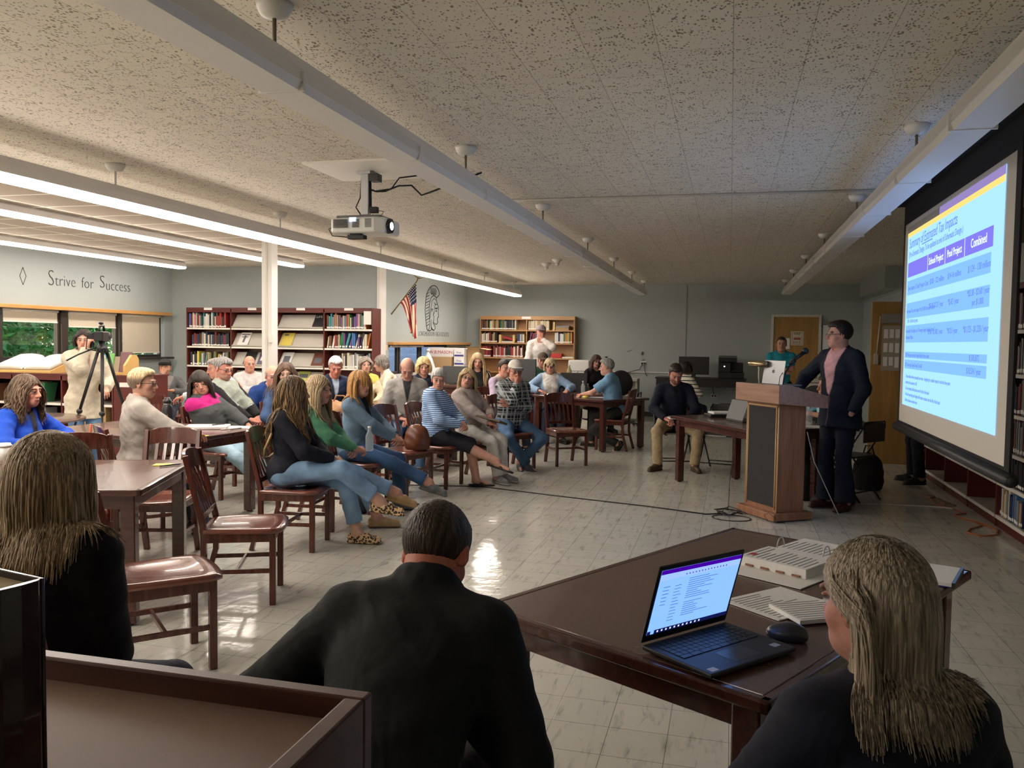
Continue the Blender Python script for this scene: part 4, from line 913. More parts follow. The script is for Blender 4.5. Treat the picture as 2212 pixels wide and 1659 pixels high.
def hair_mesh(style,h,col,col2,seed,n,fall,body,o):
    """returns V,Q,col in head space"""
    s=SDF((-.19,-.26,-.42),(.19,.16,.17),h); sty=style; g=np.random.default_rng(seed)
    t=o.get('thick',.010)
    if sty in('short','crop','grey_short'):
        s.ell((0,-.014,.032),(.076+t*.7,.094+t,.085+t),k=0)
        if sty!='crop': s.ell((0,.045,.085),(.055,.045,.030),k=.03)
        hl=o.get('hl',.066); rc=o.get('recede',0.)
        s.fn(lambda X,Y,Z: (np.where(Y>.0,-.018*np.clip(1-Y/.02,0,1)+(hl+.004)*np.clip((Y-.012)/.045,0,1)**.6+rc*np.clip((np.abs(X)-.02)/.03,0,1)*np.clip(Y/.05,0,1),-.018-.060*np.clip(-(Y+.015)/.05,0,1))-Z)*.8,k=.006)
    elif sty=='fringe':   # bald on top
        s.ell((0,-.014,.025),(.080+t*.4,.098+t*.4,.080),k=0)
        s.fn(lambda X,Y,Z: np.maximum(Z-.045-.25*np.clip(-Y,-.02,.1)*0,-.07*np.clip(-Y/.05,0,1)-Z),k=.006); s.fn(lambda X,Y,Z:(Y-.03)+0*X,k=.006)
    elif sty in('bob','curly','long','longback','pony','updo'):
        v=o.get('vol',.016); s.ell((0,-.014,.034),(.078+v,.096+v*.8,.088+v*.8),k=0)
        if sty in('bob','curly'):
            dz=o.get('len',.12); s.ell((0,-.035,-.03-dz*.25),(.090+v*.8,.080+v,.075+dz*.35),k=.03)
        elif sty in('long','longback'): s.ell((0,-.045,-.04),(.080+v*.5,.070+v,.10),k=.04)
        if sty in('long','longback'):
            LL=o.get('L',.40)*.62; bk=-.03 if sty=='long' else -.06
            for q in (-1,-.5,0,.5,1):
                a_=np.array([q*.062,-.052+.03*abs(q),.0]); b_=a_+np.array(fall)*LL+np.array([q*.020,bk,0]); s.cone(a_,b_,.036,.016,k=.03)
        if sty=='pony': s.cone((0,-.10,.02),(0,-.15,-.06),.035,.030,k=.02); s.cone((0,-.15,-.06),(0,-.13,-.22),.032,.015,k=.02)
        if sty=='curly': s.disp(lambda X,Y,Z:.0055*np.sin(X*130+2*np.sin(Z*50))*np.sin(Y*120+1.5)*np.sin(Z*125)+.003*np.sin(X*60)*np.sin(Z*70))
        fw=o.get('fwin',.058); ft=o.get('ftop',.060)
        s.fn(lambda X,Y,Z: -(np.sqrt((X/fw)**2+(np.minimum(Z-(ft-.075),0)/.20)**2+(np.maximum(Z-(ft-.075),0)/.078)**2)-1)*.05 +0*Y,lo=(-.12,.028,-.3),hi=(.12,.17,.17),k=.004)
        s.fn(lambda X,Y,Z: np.minimum(.03-Y,1)+0*X if False else -(np.minimum(Y-.035,(.0-Z))+0*X),lo=(-.17,.0,-.3),hi=(.17,.17,.03),k=.006)
        s.ell((0,.03,-.06),(.066,.07,.075),k=.004,op='s')
        s.ell((0,-.01,-.19),(.05,.05,.11),k=.004,op='s')
        if o.get('tuck'): s.ell((-.085,.02,-.045),(.045,.052,.075),k=.004,op='s')
    s.disp(lambda X,Y,Z:.0011*np.sin(np.arctan2(X,Y+.02)*70+Z*18))
    V,Q=s.mesh(); ang=np.arctan2(V[:,0],V[:,1]); m=(.5+.5*np.sin(ang*23+V[:,0]*40+V[:,2]*9+2*np.sin(ang*7)))[:,None]
    c=np.array(col)*(1-m)+np.array(col2)*m*.9+np.array(col)*.1*m
    if sty in('short','crop','grey_short','fringe') and o.get('sides') is not None:
        q=np.clip((.060-V[:,2])/.03,0,1)[:,None]; c=c*(1-q)+np.array(o['sides'])*q
    if n>0 and sty in('bob','long','longback','curly','pony','updo'):
        L=o.get('L',{'bob':.21,'curly':.16,'long':.40,'longback':.42,'pony':.12,'updo':.12}[sty])
        v2,q2,c2=locks(n,seed,L,col,col2,vol=o.get('vol',.016)*.85+.002,body=body,fall=fall,r=o.get('r',.0046),bangs=o.get('bangs',0),wave=o.get('wave',.03),part=o.get('part',.0),tuck=o.get('tuck',0),curl=.25 if sty=='curly' else 0.)
        if len(v2): Q=np.concatenate([Q,q2+len(V)]); V=np.concatenate([V,v2]); c=np.concatenate([c,c2])
    return V,Q,c
# ---------------------------------------------------------------- a whole person
def person(label,at,face,top,**o):
    """at: ground point under the head; face: heading in degrees (0 = +X); top: height of the crown"""
    g=lambda k,d=None:o.get(k,d)
    sex=g('sex','m'); f=sex=='f'; sit=g('sit',True); hgt=1.62 if f else 1.76; sc=g('sc',(.95 if f else 1.0)); fat=g('fat',1.)
    zp=g('zp',.56 if sit else None); lean=g('lean',4); side=g('side',0); 
    Rt=rotm(g('twist',0)*.0,lean,side)         # torso frame
    Hr=rotm(g('hy',0),g('hp',0)+lean*.35,g('hr',0)+side*.4)
    hoff=np.array([0,.020,g('neckl',.150)])*sc
    up=Rt@np.array([0,0,1.]); 
    drop=(Hr@np.array([0,0,.118*sc]))[2]+(rotm(0,lean*.6,side*.6)@hoff)[2]
    if zp is None: zp=g('zp0',.53*top)
    L=(top-drop-zp)/max(up[2],.3); 
    L0=L; L=min(max(L,.40*sc),.62*sc)
    if abs(L0-L)>1e-3 and not sit: zp+= (L0-L)*up[2]
    P=np.array([0,0,zp]); Nk=P+up*L; Hc=Nk+rotm(0,lean*.6,side*.6)@hoff
    root_xy=np.array(at,float); fr=rad(face-90); Rf=np.array([[math.cos(fr),-math.sin(fr)],[math.sin(fr),math.cos(fr)]])
    ctop=Hc+Hr@np.array([0,0,.118*sc]); off=Rf@ctop[:2]
    if sit: loc=root_xy-off
    else: loc=root_xy-off
    t=empty(g('name','person'),(loc[0],loc[1],0),fr,label,'person',g('group',None))
    X,Y=Rt@np.array([1,0,0.]),Rt@np.array([0,1,0.])
    T=lambda x,y,z:P+X*x+Y*y+up*z*L
    shw=(.148 if f else .172)*sc*g('shw',1.)
    sh=[T(-shw,-.01,.885),T(shw,-.01,.885)]
    u1,u2=.285*sc,.25*sc
    arms=[]
    AR=g('arms','lap')
    presets={'lap':[((-.07,.27,zp+.09),(-1,-.2,-.6)),((.07,.27,zp+.09),(1,-.2,-.6))],
      'crossed':[((.13,.20,zp+.25),(-1,.1,-.7)),((-.13,.24,zp+.28),(1,.1,-.7))],
      'table':[((-.14,.40,.80),(-1,-.3,-.3)),((.14,.40,.80),(1,-.3,-.3))],
      'down':[((-.24,.03,zp-.06),(-.6,-1,0)),((.24,.03,zp-.06),(.6,-1,0))]}
    tg=presets[AR] if isinstance(AR,str) else AR
    for q,(w,pole) in zip((0,1),tg):
        if isinstance(w,tuple) and len(w)==4: w=np.array(Hc)+Hr@np.array(w[:3])   # relative to the head
        e,w2=ik(sh[q],w,u1,u2,pole); arms.append((e,w2))
    hipw=.088*sc; l1,l2=.42*sc,.40*sc; hips=[P+np.array([-hipw,0,-.01]),P+np.array([hipw,0,-.01])]
    LG=g('legs','sit')
    lp={'sit':[((-.13,.46,.085),(-.1,1,1.2)),((.13,.46,.085),(.1,1,1.2))],
        'cross':[((.02,.40,.085),(-.1,1,1.2)),((-.06,.66,.26),(.15,.8,1.5))],
        'crossL':[((.07,.66,.26),(-.15,.8,1.5)),((-.02,.40,.085),(.1,1,1.2))],
        'tuck':[((-.10,.15,.085),(-.1,1,.6)),((.12,.20,.085),(.1,1,.6))],
        'ankles':[((.04,.56,.085),(-.3,1,1.2)),((-.03,.62,.12),(.3,1,1.2))],
        'stand':[((-.10,.0,.085),(0,1,0)),((.10,.03,.085),(0,1,0))]}
    lt=lp[LG] if isinstance(LG,str) else LG
    legs=[]
    for q,(w,pole) in zip((0,1),lt):
        kx,w2=ik(hips[q],w,l1,l2,pole); legs.append((kx,w2))
    h=g('h',.0085); hh=g('hh',.0055)
    def torso(s,i,k=.05,clothes=False):
        b=fat; F=.86 if f else 1.
        s.ell(P+np.array([0,-.01,.0]),((.155 if f else .150)*sc*(.5+.5*b)+i,.115*sc*b+i,.105*sc+i),k=0)
        s.ell(T(0,.012*b,.33),(.132*F*sc*b+i,.098*sc*b+i,.16*sc+i),R=Rt,k=.06)
        s.ell(T(0,.0,.68),((.158*F)*sc*(.4+.6*b)+i,.104*sc*(.4+.6*b)+i,.165*sc+i),R=Rt,k=.06)
        if f:
            for q in (-1,1): s.ell(T(q*.068,.085,.60),(.058*sc+i*.5,.050*sc+i*.5,.055*sc+i*.5),R=Rt,k=.05)
        else: s.ell(T(0,.07,.70),(.115*sc+i*.5,.045*sc+i*.5,.08*sc+i*.5),R=Rt,k=.05)
        s.cone(T(-shw*.80,-.015,.875),T(shw*.80,-.015,.875),.052*sc+i*.7,.052*sc+i*.7,k=.05)
        for q in (-1,1): s.cone(T(0,-.022,1.03),T(q*shw*.85,-.02,.90),.042*sc+i*.7,.042*sc+i*.6,k=.045)
    lo=np.minimum.reduce([P-.25,Nk-.3]+[a for ar in arms for a in ar]+[a for lg in legs for a in lg])-.14; hi=np.maximum.reduce([P+.25,Nk+.26]+[a for ar in arms for a in ar]+[a for lg in legs for a in lg])+.14
    # -------- body: one skin mesh
    s=SDF(lo,np.maximum(hi,Nk+.08),h); torso(s,-.006)
    s.cone(T(0,-.02,.96),Nk+np.array(Rt@np.array([0,.0,.05])),.050*sc if f else .060*sc,.046*sc if f else .055*sc,k=.03)
    for q in (0,1):
        e,w=arms[q]; s.cone(sh[q],e,.048*sc*(.9 if f else 1),.037*sc,k=.03); s.cone(e,w,.040*sc*(.9 if f else 1),.025*sc,k=.02)
        kx,w=legs[q]; s.cone(hips[q],kx,.078*sc*(.4+.6*fat),.050*sc,k=.04); s.cone(kx+nrm(w-kx)*.10+np.array([0,-.015,0]),w,.052*sc,.034*sc,k=.05); s.cone(kx,w,.048*sc,.036*sc,k=.03)
        fd=foot_dir(w,lt[q],o,q); s.cone(w+np.array([0,-.02,-.02]),w+fd*.13+np.array([0,0,-.045]),.032*sc,.022*sc,k=.03)
    V,Q=s.mesh(); skin=np.array(g('skin',(.47,.25,.17)))*np.array([1.10,1.16,1.18]); c=np.tile(skin*g('bodyskin',1.),(len(V),1)); Vs=[V];Qs=[Q];Cs=[c]; nb=len(V)
    V,Q,c=head_mesh(hh,sex,skin,g('hair',(.1,.06,.03)),g('brow',tuple(np.array(g('hair',(.1,.06,.03)))*.6)),g('old',0.),g('beard',0.),g('bald',0))
    Vs.append((V*sc)@Hr.T+Hc); Qs.append(Q+nb); Cs.append(c); nb+=len(V)
    hd=g('hands',None) or ([dict(palm=(0,-1,.2),curl=.5,dir=(1,-.45,.3)),dict(palm=(0,-1,.2),curl=.5,dir=(-1,-.45,.3))] if AR=='crossed' else [dict(curl=.45,dir=(.75,.6,-.15)),dict(curl=.5,dir=(-.75,.6,-.1))] if AR=='lap' else [{},{}])
    if g('hands',None) is None and not isinstance(AR,str) and np.linalg.norm(arms[0][1]-arms[1][1])<.24: hd=[dict(curl=.75,dir=(.85,.5,-.25),palm=(.2,-.5,-.8)),dict(curl=.8,dir=(-.85,.5,-.15),palm=(-.2,-.5,-.8))]
    for q in (0,1):
        e,w=arms[q]; H=hd[q]
        if H.get('hide'): continue
        V,Q=hand_mesh(g('hdh',.0055),H.get('curl',.35),H.get('spread',.15),H.get('thumb',.5),sc*(.92 if f else 1.02))
        if q==0: V=V*np.array([-1,1,1]); Q=Q[:,::-1]
        d=nrm(H['dir']) if 'dir' in H else nrm(w-e); pn=np.array(H.get('palm',(0,0,-1)),float); z=-nrm(pn-d*(pn@d)); xx=np.cross(d,z)
        M=np.stack([xx,d,z],1); Vs.append(V@M.T+w); Qs.append(Q+nb); Cs.append(np.tile(skin*np.array([1.05,.92,.9]),(len(V),1))); nb+=len(V)
    mesh_obj('body',np.concatenate(Vs),np.concatenate(Qs),SKIN,t,np.concatenate(Cs))
    r=random.Random(label); ph=[r.uniform(0,6) for _ in range(6)]
    def wr(a): return lambda X,Y,Z: -a*1.5*(1-np.abs(np.sin(Z*27+ph[5]+2.6*np.sin(X*9+ph[0])+2.2*np.sin(Y*8+ph[1])))-.4)*(.5+.5*np.sin(X*11+Y*9+Z*13+ph[4]))+.8*a*(np.sin(Z*62+ph[2]+2.2*np.sin(X*13+ph[0])+1.8*np.sin(Y*11+ph[1]))*(.5+.5*np.sin(X*19+Y*15+Z*6+ph[3]))+.5*np.sin((X*.6+Z)*120+ph[3]+3*np.sin(Y*14))*np.sin(Y*21+X*17+ph[4]))
    # -------- top
    tc_=np.array(g('top_c',(.2,.2,.2))); ti=g('ti',.014); short=g('sleeve','long')
    s=SDF(lo,hi,h); torso(s,ti)
    if g('hem',0)>0 and sit: s.ell(P+np.array([0,-.005,.01]),((.155*sc)*(.5+.5*fat)+.028,.118*sc*fat+.03,.125*sc),k=.03); s.fn(lambda X,Y,Z:(.452+np.maximum(0,np.abs(X)-.20)*0-Z)+0*Y,lo=P-.3,hi=P+np.array([.3,.22,-.06]),k=.01)
    if g('hem',0)>0 and not sit: s.cone(P+np.array([0,-.01,-.02]),P+np.array([0,.0,-g('hem',0)-.06]),.172*sc*fat,.195*sc*fat,k=.04,ax=(0,1,0),fs=1.2,flat=True)
    for q in (0,1):
        e,w=arms[q]; a1=.050*sc+ti*.9; 
        if short=='none': continue
        if short=='short': s.cone(sh[q],sh[q]+(e-sh[q])*.72,a1,.055*sc+ti,k=.03,flat=True); continue
        if short=='elbow': s.cone(sh[q],e,a1,.045*sc+ti,k=.03); s.cone(e,e+(w-e)*.25,.045*sc+ti,.045*sc+ti,k=.02,flat=True); continue
        s.cone(sh[q],e,a1,.041*sc+ti,k=.035); s.cone(e,w-nrm(w-e)*g('cuff',.015),.043*sc+ti,.029*sc+ti*.75,k=.02,flat=True)
    nr=g('neckr',.060)*sc; s.cone(T(0,.0,1.0),Nk+up*.15,nr,nr+.02,k=.008,op='s')
    if g('vneck',0): 
        vd=g('vneck',0); s.cone(T(0,.13,.98),T(0,.16,.98-vd),.045,.008,k=.01,op='s')
    if g('collar',0):
        cr=g('collar',.0)
        for k in range(14):
            a=2*PI*k/14; a2=2*PI*(k+1)/14
            if g('opencol',1) and 5<=k<9 and False: continue
            pt=lambda a:T(math.sin(a)*(nr+.004),math.cos(a)*(nr+.004)-.012,1.0)+up*(.018*(1-math.cos(a))*.5-.012*(math.cos(a)>.6))
            s.cone(pt(a),pt(a2),cr,cr,k=.006)
            if cr>.02: s.cone(pt(a)+up*.03,pt(a2)+up*.03,cr*.8,cr*.8,k=.02)
    if g('hood',0): s.ell(T(0,-.085,.97),(.10*sc,.055*sc,.055*sc),R=Rt,k=.03)
    s.disp(wr(g('wrinkle',.003)))
    topS=s; topF=s.F.copy()
    V,Q=s.mesh(); c=np.tile(tc_,(len(V),1)); loc_=(V-P)@Rt; lx,ly,lz=loc_[:,0],loc_[:,1],loc_[:,2]/L
    if 'under' in o:    # open front showing another garment
        uw=g('under_w',.05); ub=g('under_b',.0); m=(ly>.02)*(np.abs(lx)<uw*np.clip((lz-ub)/(1-ub),0,1)**g('under_p',1.)+.006)*(lz<1.08); 
        armd=np.min([np.abs(np.cross(V-e0,nrm(w0-e0))).sum(1)+9*((V-w0)@nrm(w0-e0)<-.27)+9*((V-w0)@nrm(w0-e0)>.02) for (e0,w0) in arms],0); m=m*(armd>.10)*np.clip((uw*np.clip((lz-ub)/(1-ub),0,1)**g('under_p',1.)-np.abs(lx))/.009+.5,0,1)
        c=c*(1-m[:,None])+np.array(o['under'])*m[:,None]
    if 'yoke' in o:
        m=(lz>.78)
        for q in (0,1):
            for a_,b_ in ((sh[q]*.6+arms[q][0]*.4,arms[q][0]),arms[q]):
                d=b_-a_; tt=np.clip(((V-a_)@d)/(d@d),0,1); m=m&(np.linalg.norm(V-a_-tt[:,None]*d,axis=1)>.085)
        c[m]=o['yoke']
    if 'sleeves' in o:
        for q in (0,1):
            e0,w0=arms[q]
            for a_,b_ in ((sh[q],e0),(e0,w0)):
                d=b_-a_; tt=np.clip(((V-a_)@d)/(d@d),0,1); dist=np.linalg.norm(V-a_-tt[:,None]*d,axis=1); c[(dist<.075)&(np.abs(lx)>shw*.80)|(dist<.062)&(tt>.25)]=o['sleeves']
    nm={'jacket':'jacket','shirt':'shirt','sweater':'sweater'}.get(g('gar','shirt'),g('gar','shirt'))
    mesh_obj(nm,V,Q,PAT.get(g('pat',None),CLOTH),t,c)
    # -------- trousers
    if g('bottom',True):
        b0=np.array(g('bot_c',(.03,.035,.06))); bi=.012; s=SDF(np.minimum(lo,P-.3),np.minimum(hi,P+np.array([.5,1.2,.22])),h); end=g('bot_end',1.)
        s.ell(P+np.array([0,-.01,-.005]),(.155*sc*(.5+.5*fat)+bi,.118*sc*fat+bi,.105*sc+bi),k=0)
        fl=g('flare',.062)
        for q in (0,1):
            kx,w=legs[q]; s.cone(hips[q],kx,.084*sc*(.4+.6*fat)+bi,.054*sc+bi,k=.05)
            if end>.05: s.cone(kx,kx+(w-kx)*end,.053*sc+bi,fl*sc if end>.9 else .052*sc+bi,k=.025,flat=True)
        s.disp(wr(.0022)); V,Q=s.mesh(); c=np.tile(b0,(len(V),1)); 
        if g('bpat')=='denim': 
            for q in (0,1):
                kx,w=legs[q]; m=np.exp(-(np.linalg.norm(V-(kx*.75+hips[q]*.25)-np.array([0,0,.05]),axis=1)/.16)**2)[:,None]; c=c*(1+.55*m)
        mesh_obj('trousers',V,Q,PAT.get(g('bpat'),CLOTH),t,c)
    # -------- shoes
    if g('shoes',True):
        for q in (0,1):
            kx,w=legs[q]; fd=foot_dir(w,lt[q],o,q); dn=np.array([0,0,-1.]) ; dn=nrm(dn-fd*(dn@fd)) if abs(fd[2])>.05 else dn
            st=g('shoe','shoe'); sw=np.cross(fd,-dn); base=w+dn*.062*sc/.95
            ss=SDF(w-.24,w+.26,.007 if h<.013 else .009)
            if st=='sandal':
                ss.cone(base-fd*.055,base+fd*.17,.032,.036,k=.01,ax=-dn,fs=3.2); ss.cone(base+fd*.12-dn*.012,base+fd*.05-dn*.028-sw*.03,.007,.008,k=.004); ss.cone(base+fd*.12-dn*.012,base+fd*.05-dn*.028+sw*.03,.007,.008,k=.004)
            else:
                hi_=.052 if st in('boot','sneaker') else .034
                ss.cone(base-fd*.045-dn*.028,base+fd*.05-dn*.03,.036,.038,k=0); ss.cone(base+fd*.05-dn*.022,base+fd*.155-dn*.012,.038,.030,k=.03); ss.fn(lambda X,Y,Z:((X-base[0])*dn[0]+(Y-base[1])*dn[1]+(Z-base[2])*dn[2])-.018,k=.004)
                ss.cone(base-fd*.05+dn*.008,base+fd*.16+dn*.008,.036,.036,k=.006,ax=-dn,fs=2.6)
                if st=='boot': ss.cone(base-fd*.02-dn*.04,base-fd*.02-dn*.10,.042,.042,k=.02,flat=True)
                if st in('flat','clog'): ss.cone(base+fd*.0-dn*.075,base+fd*.04-dn*.06,.030,.03,k=.006,op='s')
            V,Q=ss.mesh(); scol=np.array(g('shoe_c',(.02,.015,.012))); c=np.tile(scol,(len(V),1)); dd=(V-base)@dn; c[dd>.006]=g('sole_c',tuple(scol*.5))
            mesh_obj('sandal' if st=='sandal' else 'shoe',V,Q,LEO if st=='flat' and g('leo') else SHOEM,t,c)
    # -------- hair
    sty=g('hairs','short')
    if sty and sty!='none':
        def body(q,rr):
            pp=(q*sc)@Hr.T+Hc; F=topF; ix=np.round((pp-topS.lo)/topS.h).astype(int); ok=((ix>1)&(ix<np.array(F.shape)-2)).all(1); 
            I=ix[ok]; f0=F[I[:,0],I[:,1],I[:,2]]; k=f0<rr*sc+.003
            if k.any():
                J=I[k]; gr=np.stack([F[J[:,0]+1,J[:,1],J[:,2]]-F[J[:,0]-1,J[:,1],J[:,2]],F[J[:,0],J[:,1]+1,J[:,2]]-F[J[:,0],J[:,1]-1,J[:,2]],F[J[:,0],J[:,1],J[:,2]+1]-F[J[:,0],J[:,1],J[:,2]-1]],1)
                gr/=np.linalg.norm(gr,axis=1)[:,None]+1e-6; w=np.where(ok)[0][k]; pp[w]+=gr*np.minimum(rr*sc+.003-f0[k],.05)[:,None]
            return ((pp-Hc)@Hr)/sc
        V,Q,c=hair_mesh(sty,g('hairh',.0055),g('hair',(.1,.06,.03)),g('hair2',tuple(np.array(g('hair',(.1,.06,.03)))*1.5)),r.randint(0,999),g('nl',420),Hr.T@np.array([0,0,-1.]),body,o)
        mesh_obj('hair',(V*sc)@Hr.T+Hc,Q,HAIRM,t,c)
    HM=Matrix.Translation(Vector(Hc))@Matrix([list(r_) for r_ in Hr]).to_4x4()@Matrix.Scale(sc,4)
    if g('glasses',0):
        m=MB(); 
        for q in (-1,1):
            m.tube([(q*.033+.0225*math.cos(a),.101-.12*abs(.023*q*math.cos(a))*(q*math.cos(a)>0),-.004+.0145*math.sin(a)*(1+.15*math.cos(2*a))) for a in [2*PI*k/16 for k in range(16)]],.0017,5,closed=True)
            m.tube([(q*.056,.097,.003),(q*.074,.05,.004),(q*.078,-.005,.003)],.0022,5)
        m.tube([(-.010,.104,.0),(.010,.104,.0)],.002,5); m.T=None; ob=m.build('glasses',mat('glasses_'+str(g('glasses')),{1:(.02,.015,.015),2:(.18,.16,.15)}[g('glasses')],.3),t); ob.matrix_basis=HM
    if g('cap',None) is not None:
        s=SDF((-.12,-.14,.0),(.12,.20,.15),.005); s.ell((0,-.014,.045),(.089,.105,.090),k=0); s.fn(lambda X,Y,Z:(.040+.15*Y*0-Z)+0*X,k=.004)
        if g('capk','ball')=='ball':
            s.cone((-.03,.10,.050),(-.025,.150,.040),.045,.035,k=.01,ax=(0,0,1),fs=9); s.cone((.03,.10,.050),(.025,.150,.040),.045,.035,k=.01,ax=(0,0,1),fs=9)
        else: s.ell((0,.06,.072),(.07,.065,.026),k=.03); s.cone((-.03,.10,.050),(.03,.10,.050),.03,.03,k=.01,ax=(0,0,1),fs=5)
        V,Q=s.mesh(); c=np.tile(np.array(o['cap']),(len(V),1)); c[(V[:,2]<.052)&(V[:,1]>.10)]=g('cap2',o['cap']); mesh_obj('cap',(V*sc)@Hr.T+Hc,Q,CLOTH,t,c)
    if g('seat') is not None:
        cf=rad(g('seatf',face)); chair(loc[0]+.06*math.cos(cf),loc[1]+.06*math.sin(cf),math.degrees(cf),g('seat')) if g('seatk','wood')=='wood' else folding(loc[0]+.06*math.cos(cf),loc[1]+.06*math.sin(cf),math.degrees(cf),g('seat'))
    return t,dict(P=P,T=T,arms=arms,legs=legs,Hc=Hc,Hr=Hr,N=Nk,sh=sh,sc=sc,loc=loc,fr=fr,root=t)
def foot_dir(w,spec,o,q):
    fd=o.get('feet',None)
    if fd is not None: return nrm(fd[q])
    if w[2]>.15: return nrm([.0,1,-.25])
    return nrm([(-.25,.25)[q],1,0])
# ================================================================== PEOPLE
FOLDM=mat('folding_black',(.012,.012,.013),.35); FOLD0=None
def folding(x,y,deg,label):
    global FOLD0
    if FOLD0 is None:
        t=empty('folding_chair',(x,y,0),rad(deg-90),label,'chair','black folding chairs')
        MB().box(-.20,.20,-.17,.21,.435,.455).build('seat',FOLDM,t,.008)
        MB().prism([(-.19,.60),(.19,.60),(.19,.76),(.13,.80),(-.13,.80),(-.19,.76)],-.265,-.250,'y').build('backrest',FOLDM,t,.004)
        for sx in (-1,1):
            MB().tube([(sx*.205,.24,0),(sx*.205,-.10,.50),(sx*.205,-.25,.74),(sx*.17,-.265,.80)],.011,8).build('leg',FOLDM,t)
            MB().tube([(sx*.185,-.24,0),(sx*.185,.10,.42)],.011,8).build('leg',FOLDM,t)
        MB().tube([(-.17,-.265,.80),(.17,-.265,.80)],.011,8).build('top_bar',FOLDM,t); MB().tube([(-.205,.17,.10),(.205,.17,.10)],.008,6).build('crossbar',FOLDM,t); MB().tube([(-.185,-.17,.09),(.185,-.17,.09)],.008,6).build('crossbar',FOLDM,t)
        MB().box(-.13,.13,.205,.213,.437,.452).build('front_label',mat('chrome_label',(.5,.5,.5),.25,metal=.8),t)
        FOLD0=t; return t
    c=copy_tree(FOLD0); c.location=(x,y,0); c.rotation_euler=(0,0,rad(deg-90)); c['label']=label; return c
BR=(.10,.055,.03); PALE=(.55,.31,.23); RED=(.56,.25,.18); TANS=(.40,.21,.13); DKS=(.36,.19,.12)
JEAN=(.075,.14,.25); LJEAN=(.17,.28,.43); BLKC=(.008,.008,.009)
PE={}
# ---- left side
PE['vid']=person('standing young woman in a cream shirt and jeans working the video camera',(-6.76,7.5),-35,1.62,sex='f',sit=False,hy=-20,skin=PALE,hairs='pony',hair=(.012,.008,.008),hair2=(.05,.035,.03),vol=.004,top_c=(.62,.56,.44),hem=.15,ti=.034,collar=.008,neckr=.068,gar='shirt',vneck=.12,under=(.45,.27,.2),under_w=.03,under_b=.6,bot_c=JEAN,bpat='denim',arms=[((-.16,.30,.98),(-.6,-.6,-.6)),((-.045,.165,-.07,0),(.35,.5,-1.6))],hands=[dict(curl=.6),dict(dir=(-.25,.15,1),palm=(-1,-.4,0),curl=.8)],legs='stand',fat=1.05)
PE['blue']=person('woman with long wavy brown hair in a royal blue sweater, in profile',(-4.81,4.8),8,1.27,sex='f',skin=(.58,.27,.19),lean=10,hairs='longback',L=.30,curl=1,wave=.35,hair=(.07,.04,.025),hair2=(.24,.16,.10),vol=.006,fwin=.075,ftop=.05,top_c=(.012,.075,.52),gar='sweater',vneck=.10,under=(.03,.03,.05),under_w=.04,under_b=.35,ti=.02,arms=[((-.1,.36,.80),(-1,-.3,-.3)),((.12,.30,.80),(1,-.3,-.3))],nl=460,seat='wooden chair under the woman in the royal blue sweater')
PE['grey']=person('woman with short blonde hair and a grey cardigan, seen from behind',(-4.33,5.40),52,1.308,sex='f',hy=-32,skin=(.50,.27,.19),hairs='short',hair=(.50,.35,.17),hair2=(.80,.64,.40),sides=(.24,.17,.11),thick=.014,glasses=1,top_c=(.40,.37,.33),gar='cardigan',ti=.026,hem=.10,arms='table',fat=1.05,bot_c=(.04,.05,.07),seat='wooden chair under the short haired woman in the grey cardigan')
PE['flat']=person('man in a black flat cap with a hand at his mouth',(-7.85,10.25),-60,1.172,skin=TANS,cap=(.02,.02,.022),capk='flat',hairs='crop',hair=(.06,.05,.04),beard=.4,top_c=(.10,.10,.105),under=(.22,.21,.20),under_w=.12,arms=[((-.14,.3,.8),(-1,0,-.5)),((.02,.13,-.09,0),(1,0,-.8))],hands=[{},dict(dir=(-.4,-.2,.9),palm=(0,-1,0),curl=.8)],lean=-6,seat='wooden chair under the man in the flat cap')
PE['lean']=person('grey haired man in a pale blue dress shirt leaning over with an outstretched arm',(-6.05,8.8),205,1.297,zp=.66,lean=34,hy=20,skin=RED,hairs='short',hair=(.22,.20,.18),hair2=(.4,.37,.34),top_c=(.55,.62,.68),ti=.02,arms=[((-.02,.72,.83),(-1,-.2,-.6)),((.2,.5,.75),(1,-.3,-.6))],legs=[((-.12,.2,.085),(0,1,1)),((.12,.25,.085),(0,1,1))],seat='wooden chair under the pale blue shirted man')
PE['fleece']=person('dark haired woman in a pink and grey fleece resting her cheek on her hand',(-5.02,7.02),-8,1.21,sex='f',skin=(.50,.26,.18),lean=-14,side=9,hy=-52,hp=14,hr=16,hairs='bob',len=.14,L=.24,hair=(.016,.010,.009),hair2=(.06,.04,.03),part=.03,top_c=(.065,.072,.075),yoke=(.55,.018,.21),gar='fleece_jacket',ti=.026,fat=1.25,collar=.012,arms=[((-.08,.42,.66),(-1,-.2,-.4)),((.085,.050,-.10,0),(.4,.5,-1.6))],hands=[{},dict(dir=(-.15,-.25,1),palm=(-1,.2,0),curl=.45)],bot_c=(.25,.36,.44),bpat='denim',legs=[((-.12,.80,.085),(-.1,1,1.0)),((.10,.86,.085),(.1,1,1.0))],shoe_c=(.30,.25,.19),sole_c=(.03,.03,.03),shoe='clog',flare=.085,seat='wooden chair under the woman in the pink and grey fleece')
PE['vest']=person('heavy man with glasses in a sage vest over black sleeves',(-5.22,7.8),-5,1.338,skin=RED,lean=-6,hy=-12,hp=16,old=.6,hairs='short',hair=(.16,.15,.14),hair2=(.42,.41,.40),beard=.35,glasses=1,fat=1.35,top_c=(.33,.37,.32),sleeves=(.010,.010,.012),collar=.016,hood=0,gar='vest',ti=.024,arms=[((-.05,.42,.66),(-1,-.1,-.6)),((.06,.42,.64),(1,-.1,-.6))],bot_c=(.05,.06,.09),seat='wooden chair under the man in the sage vest')
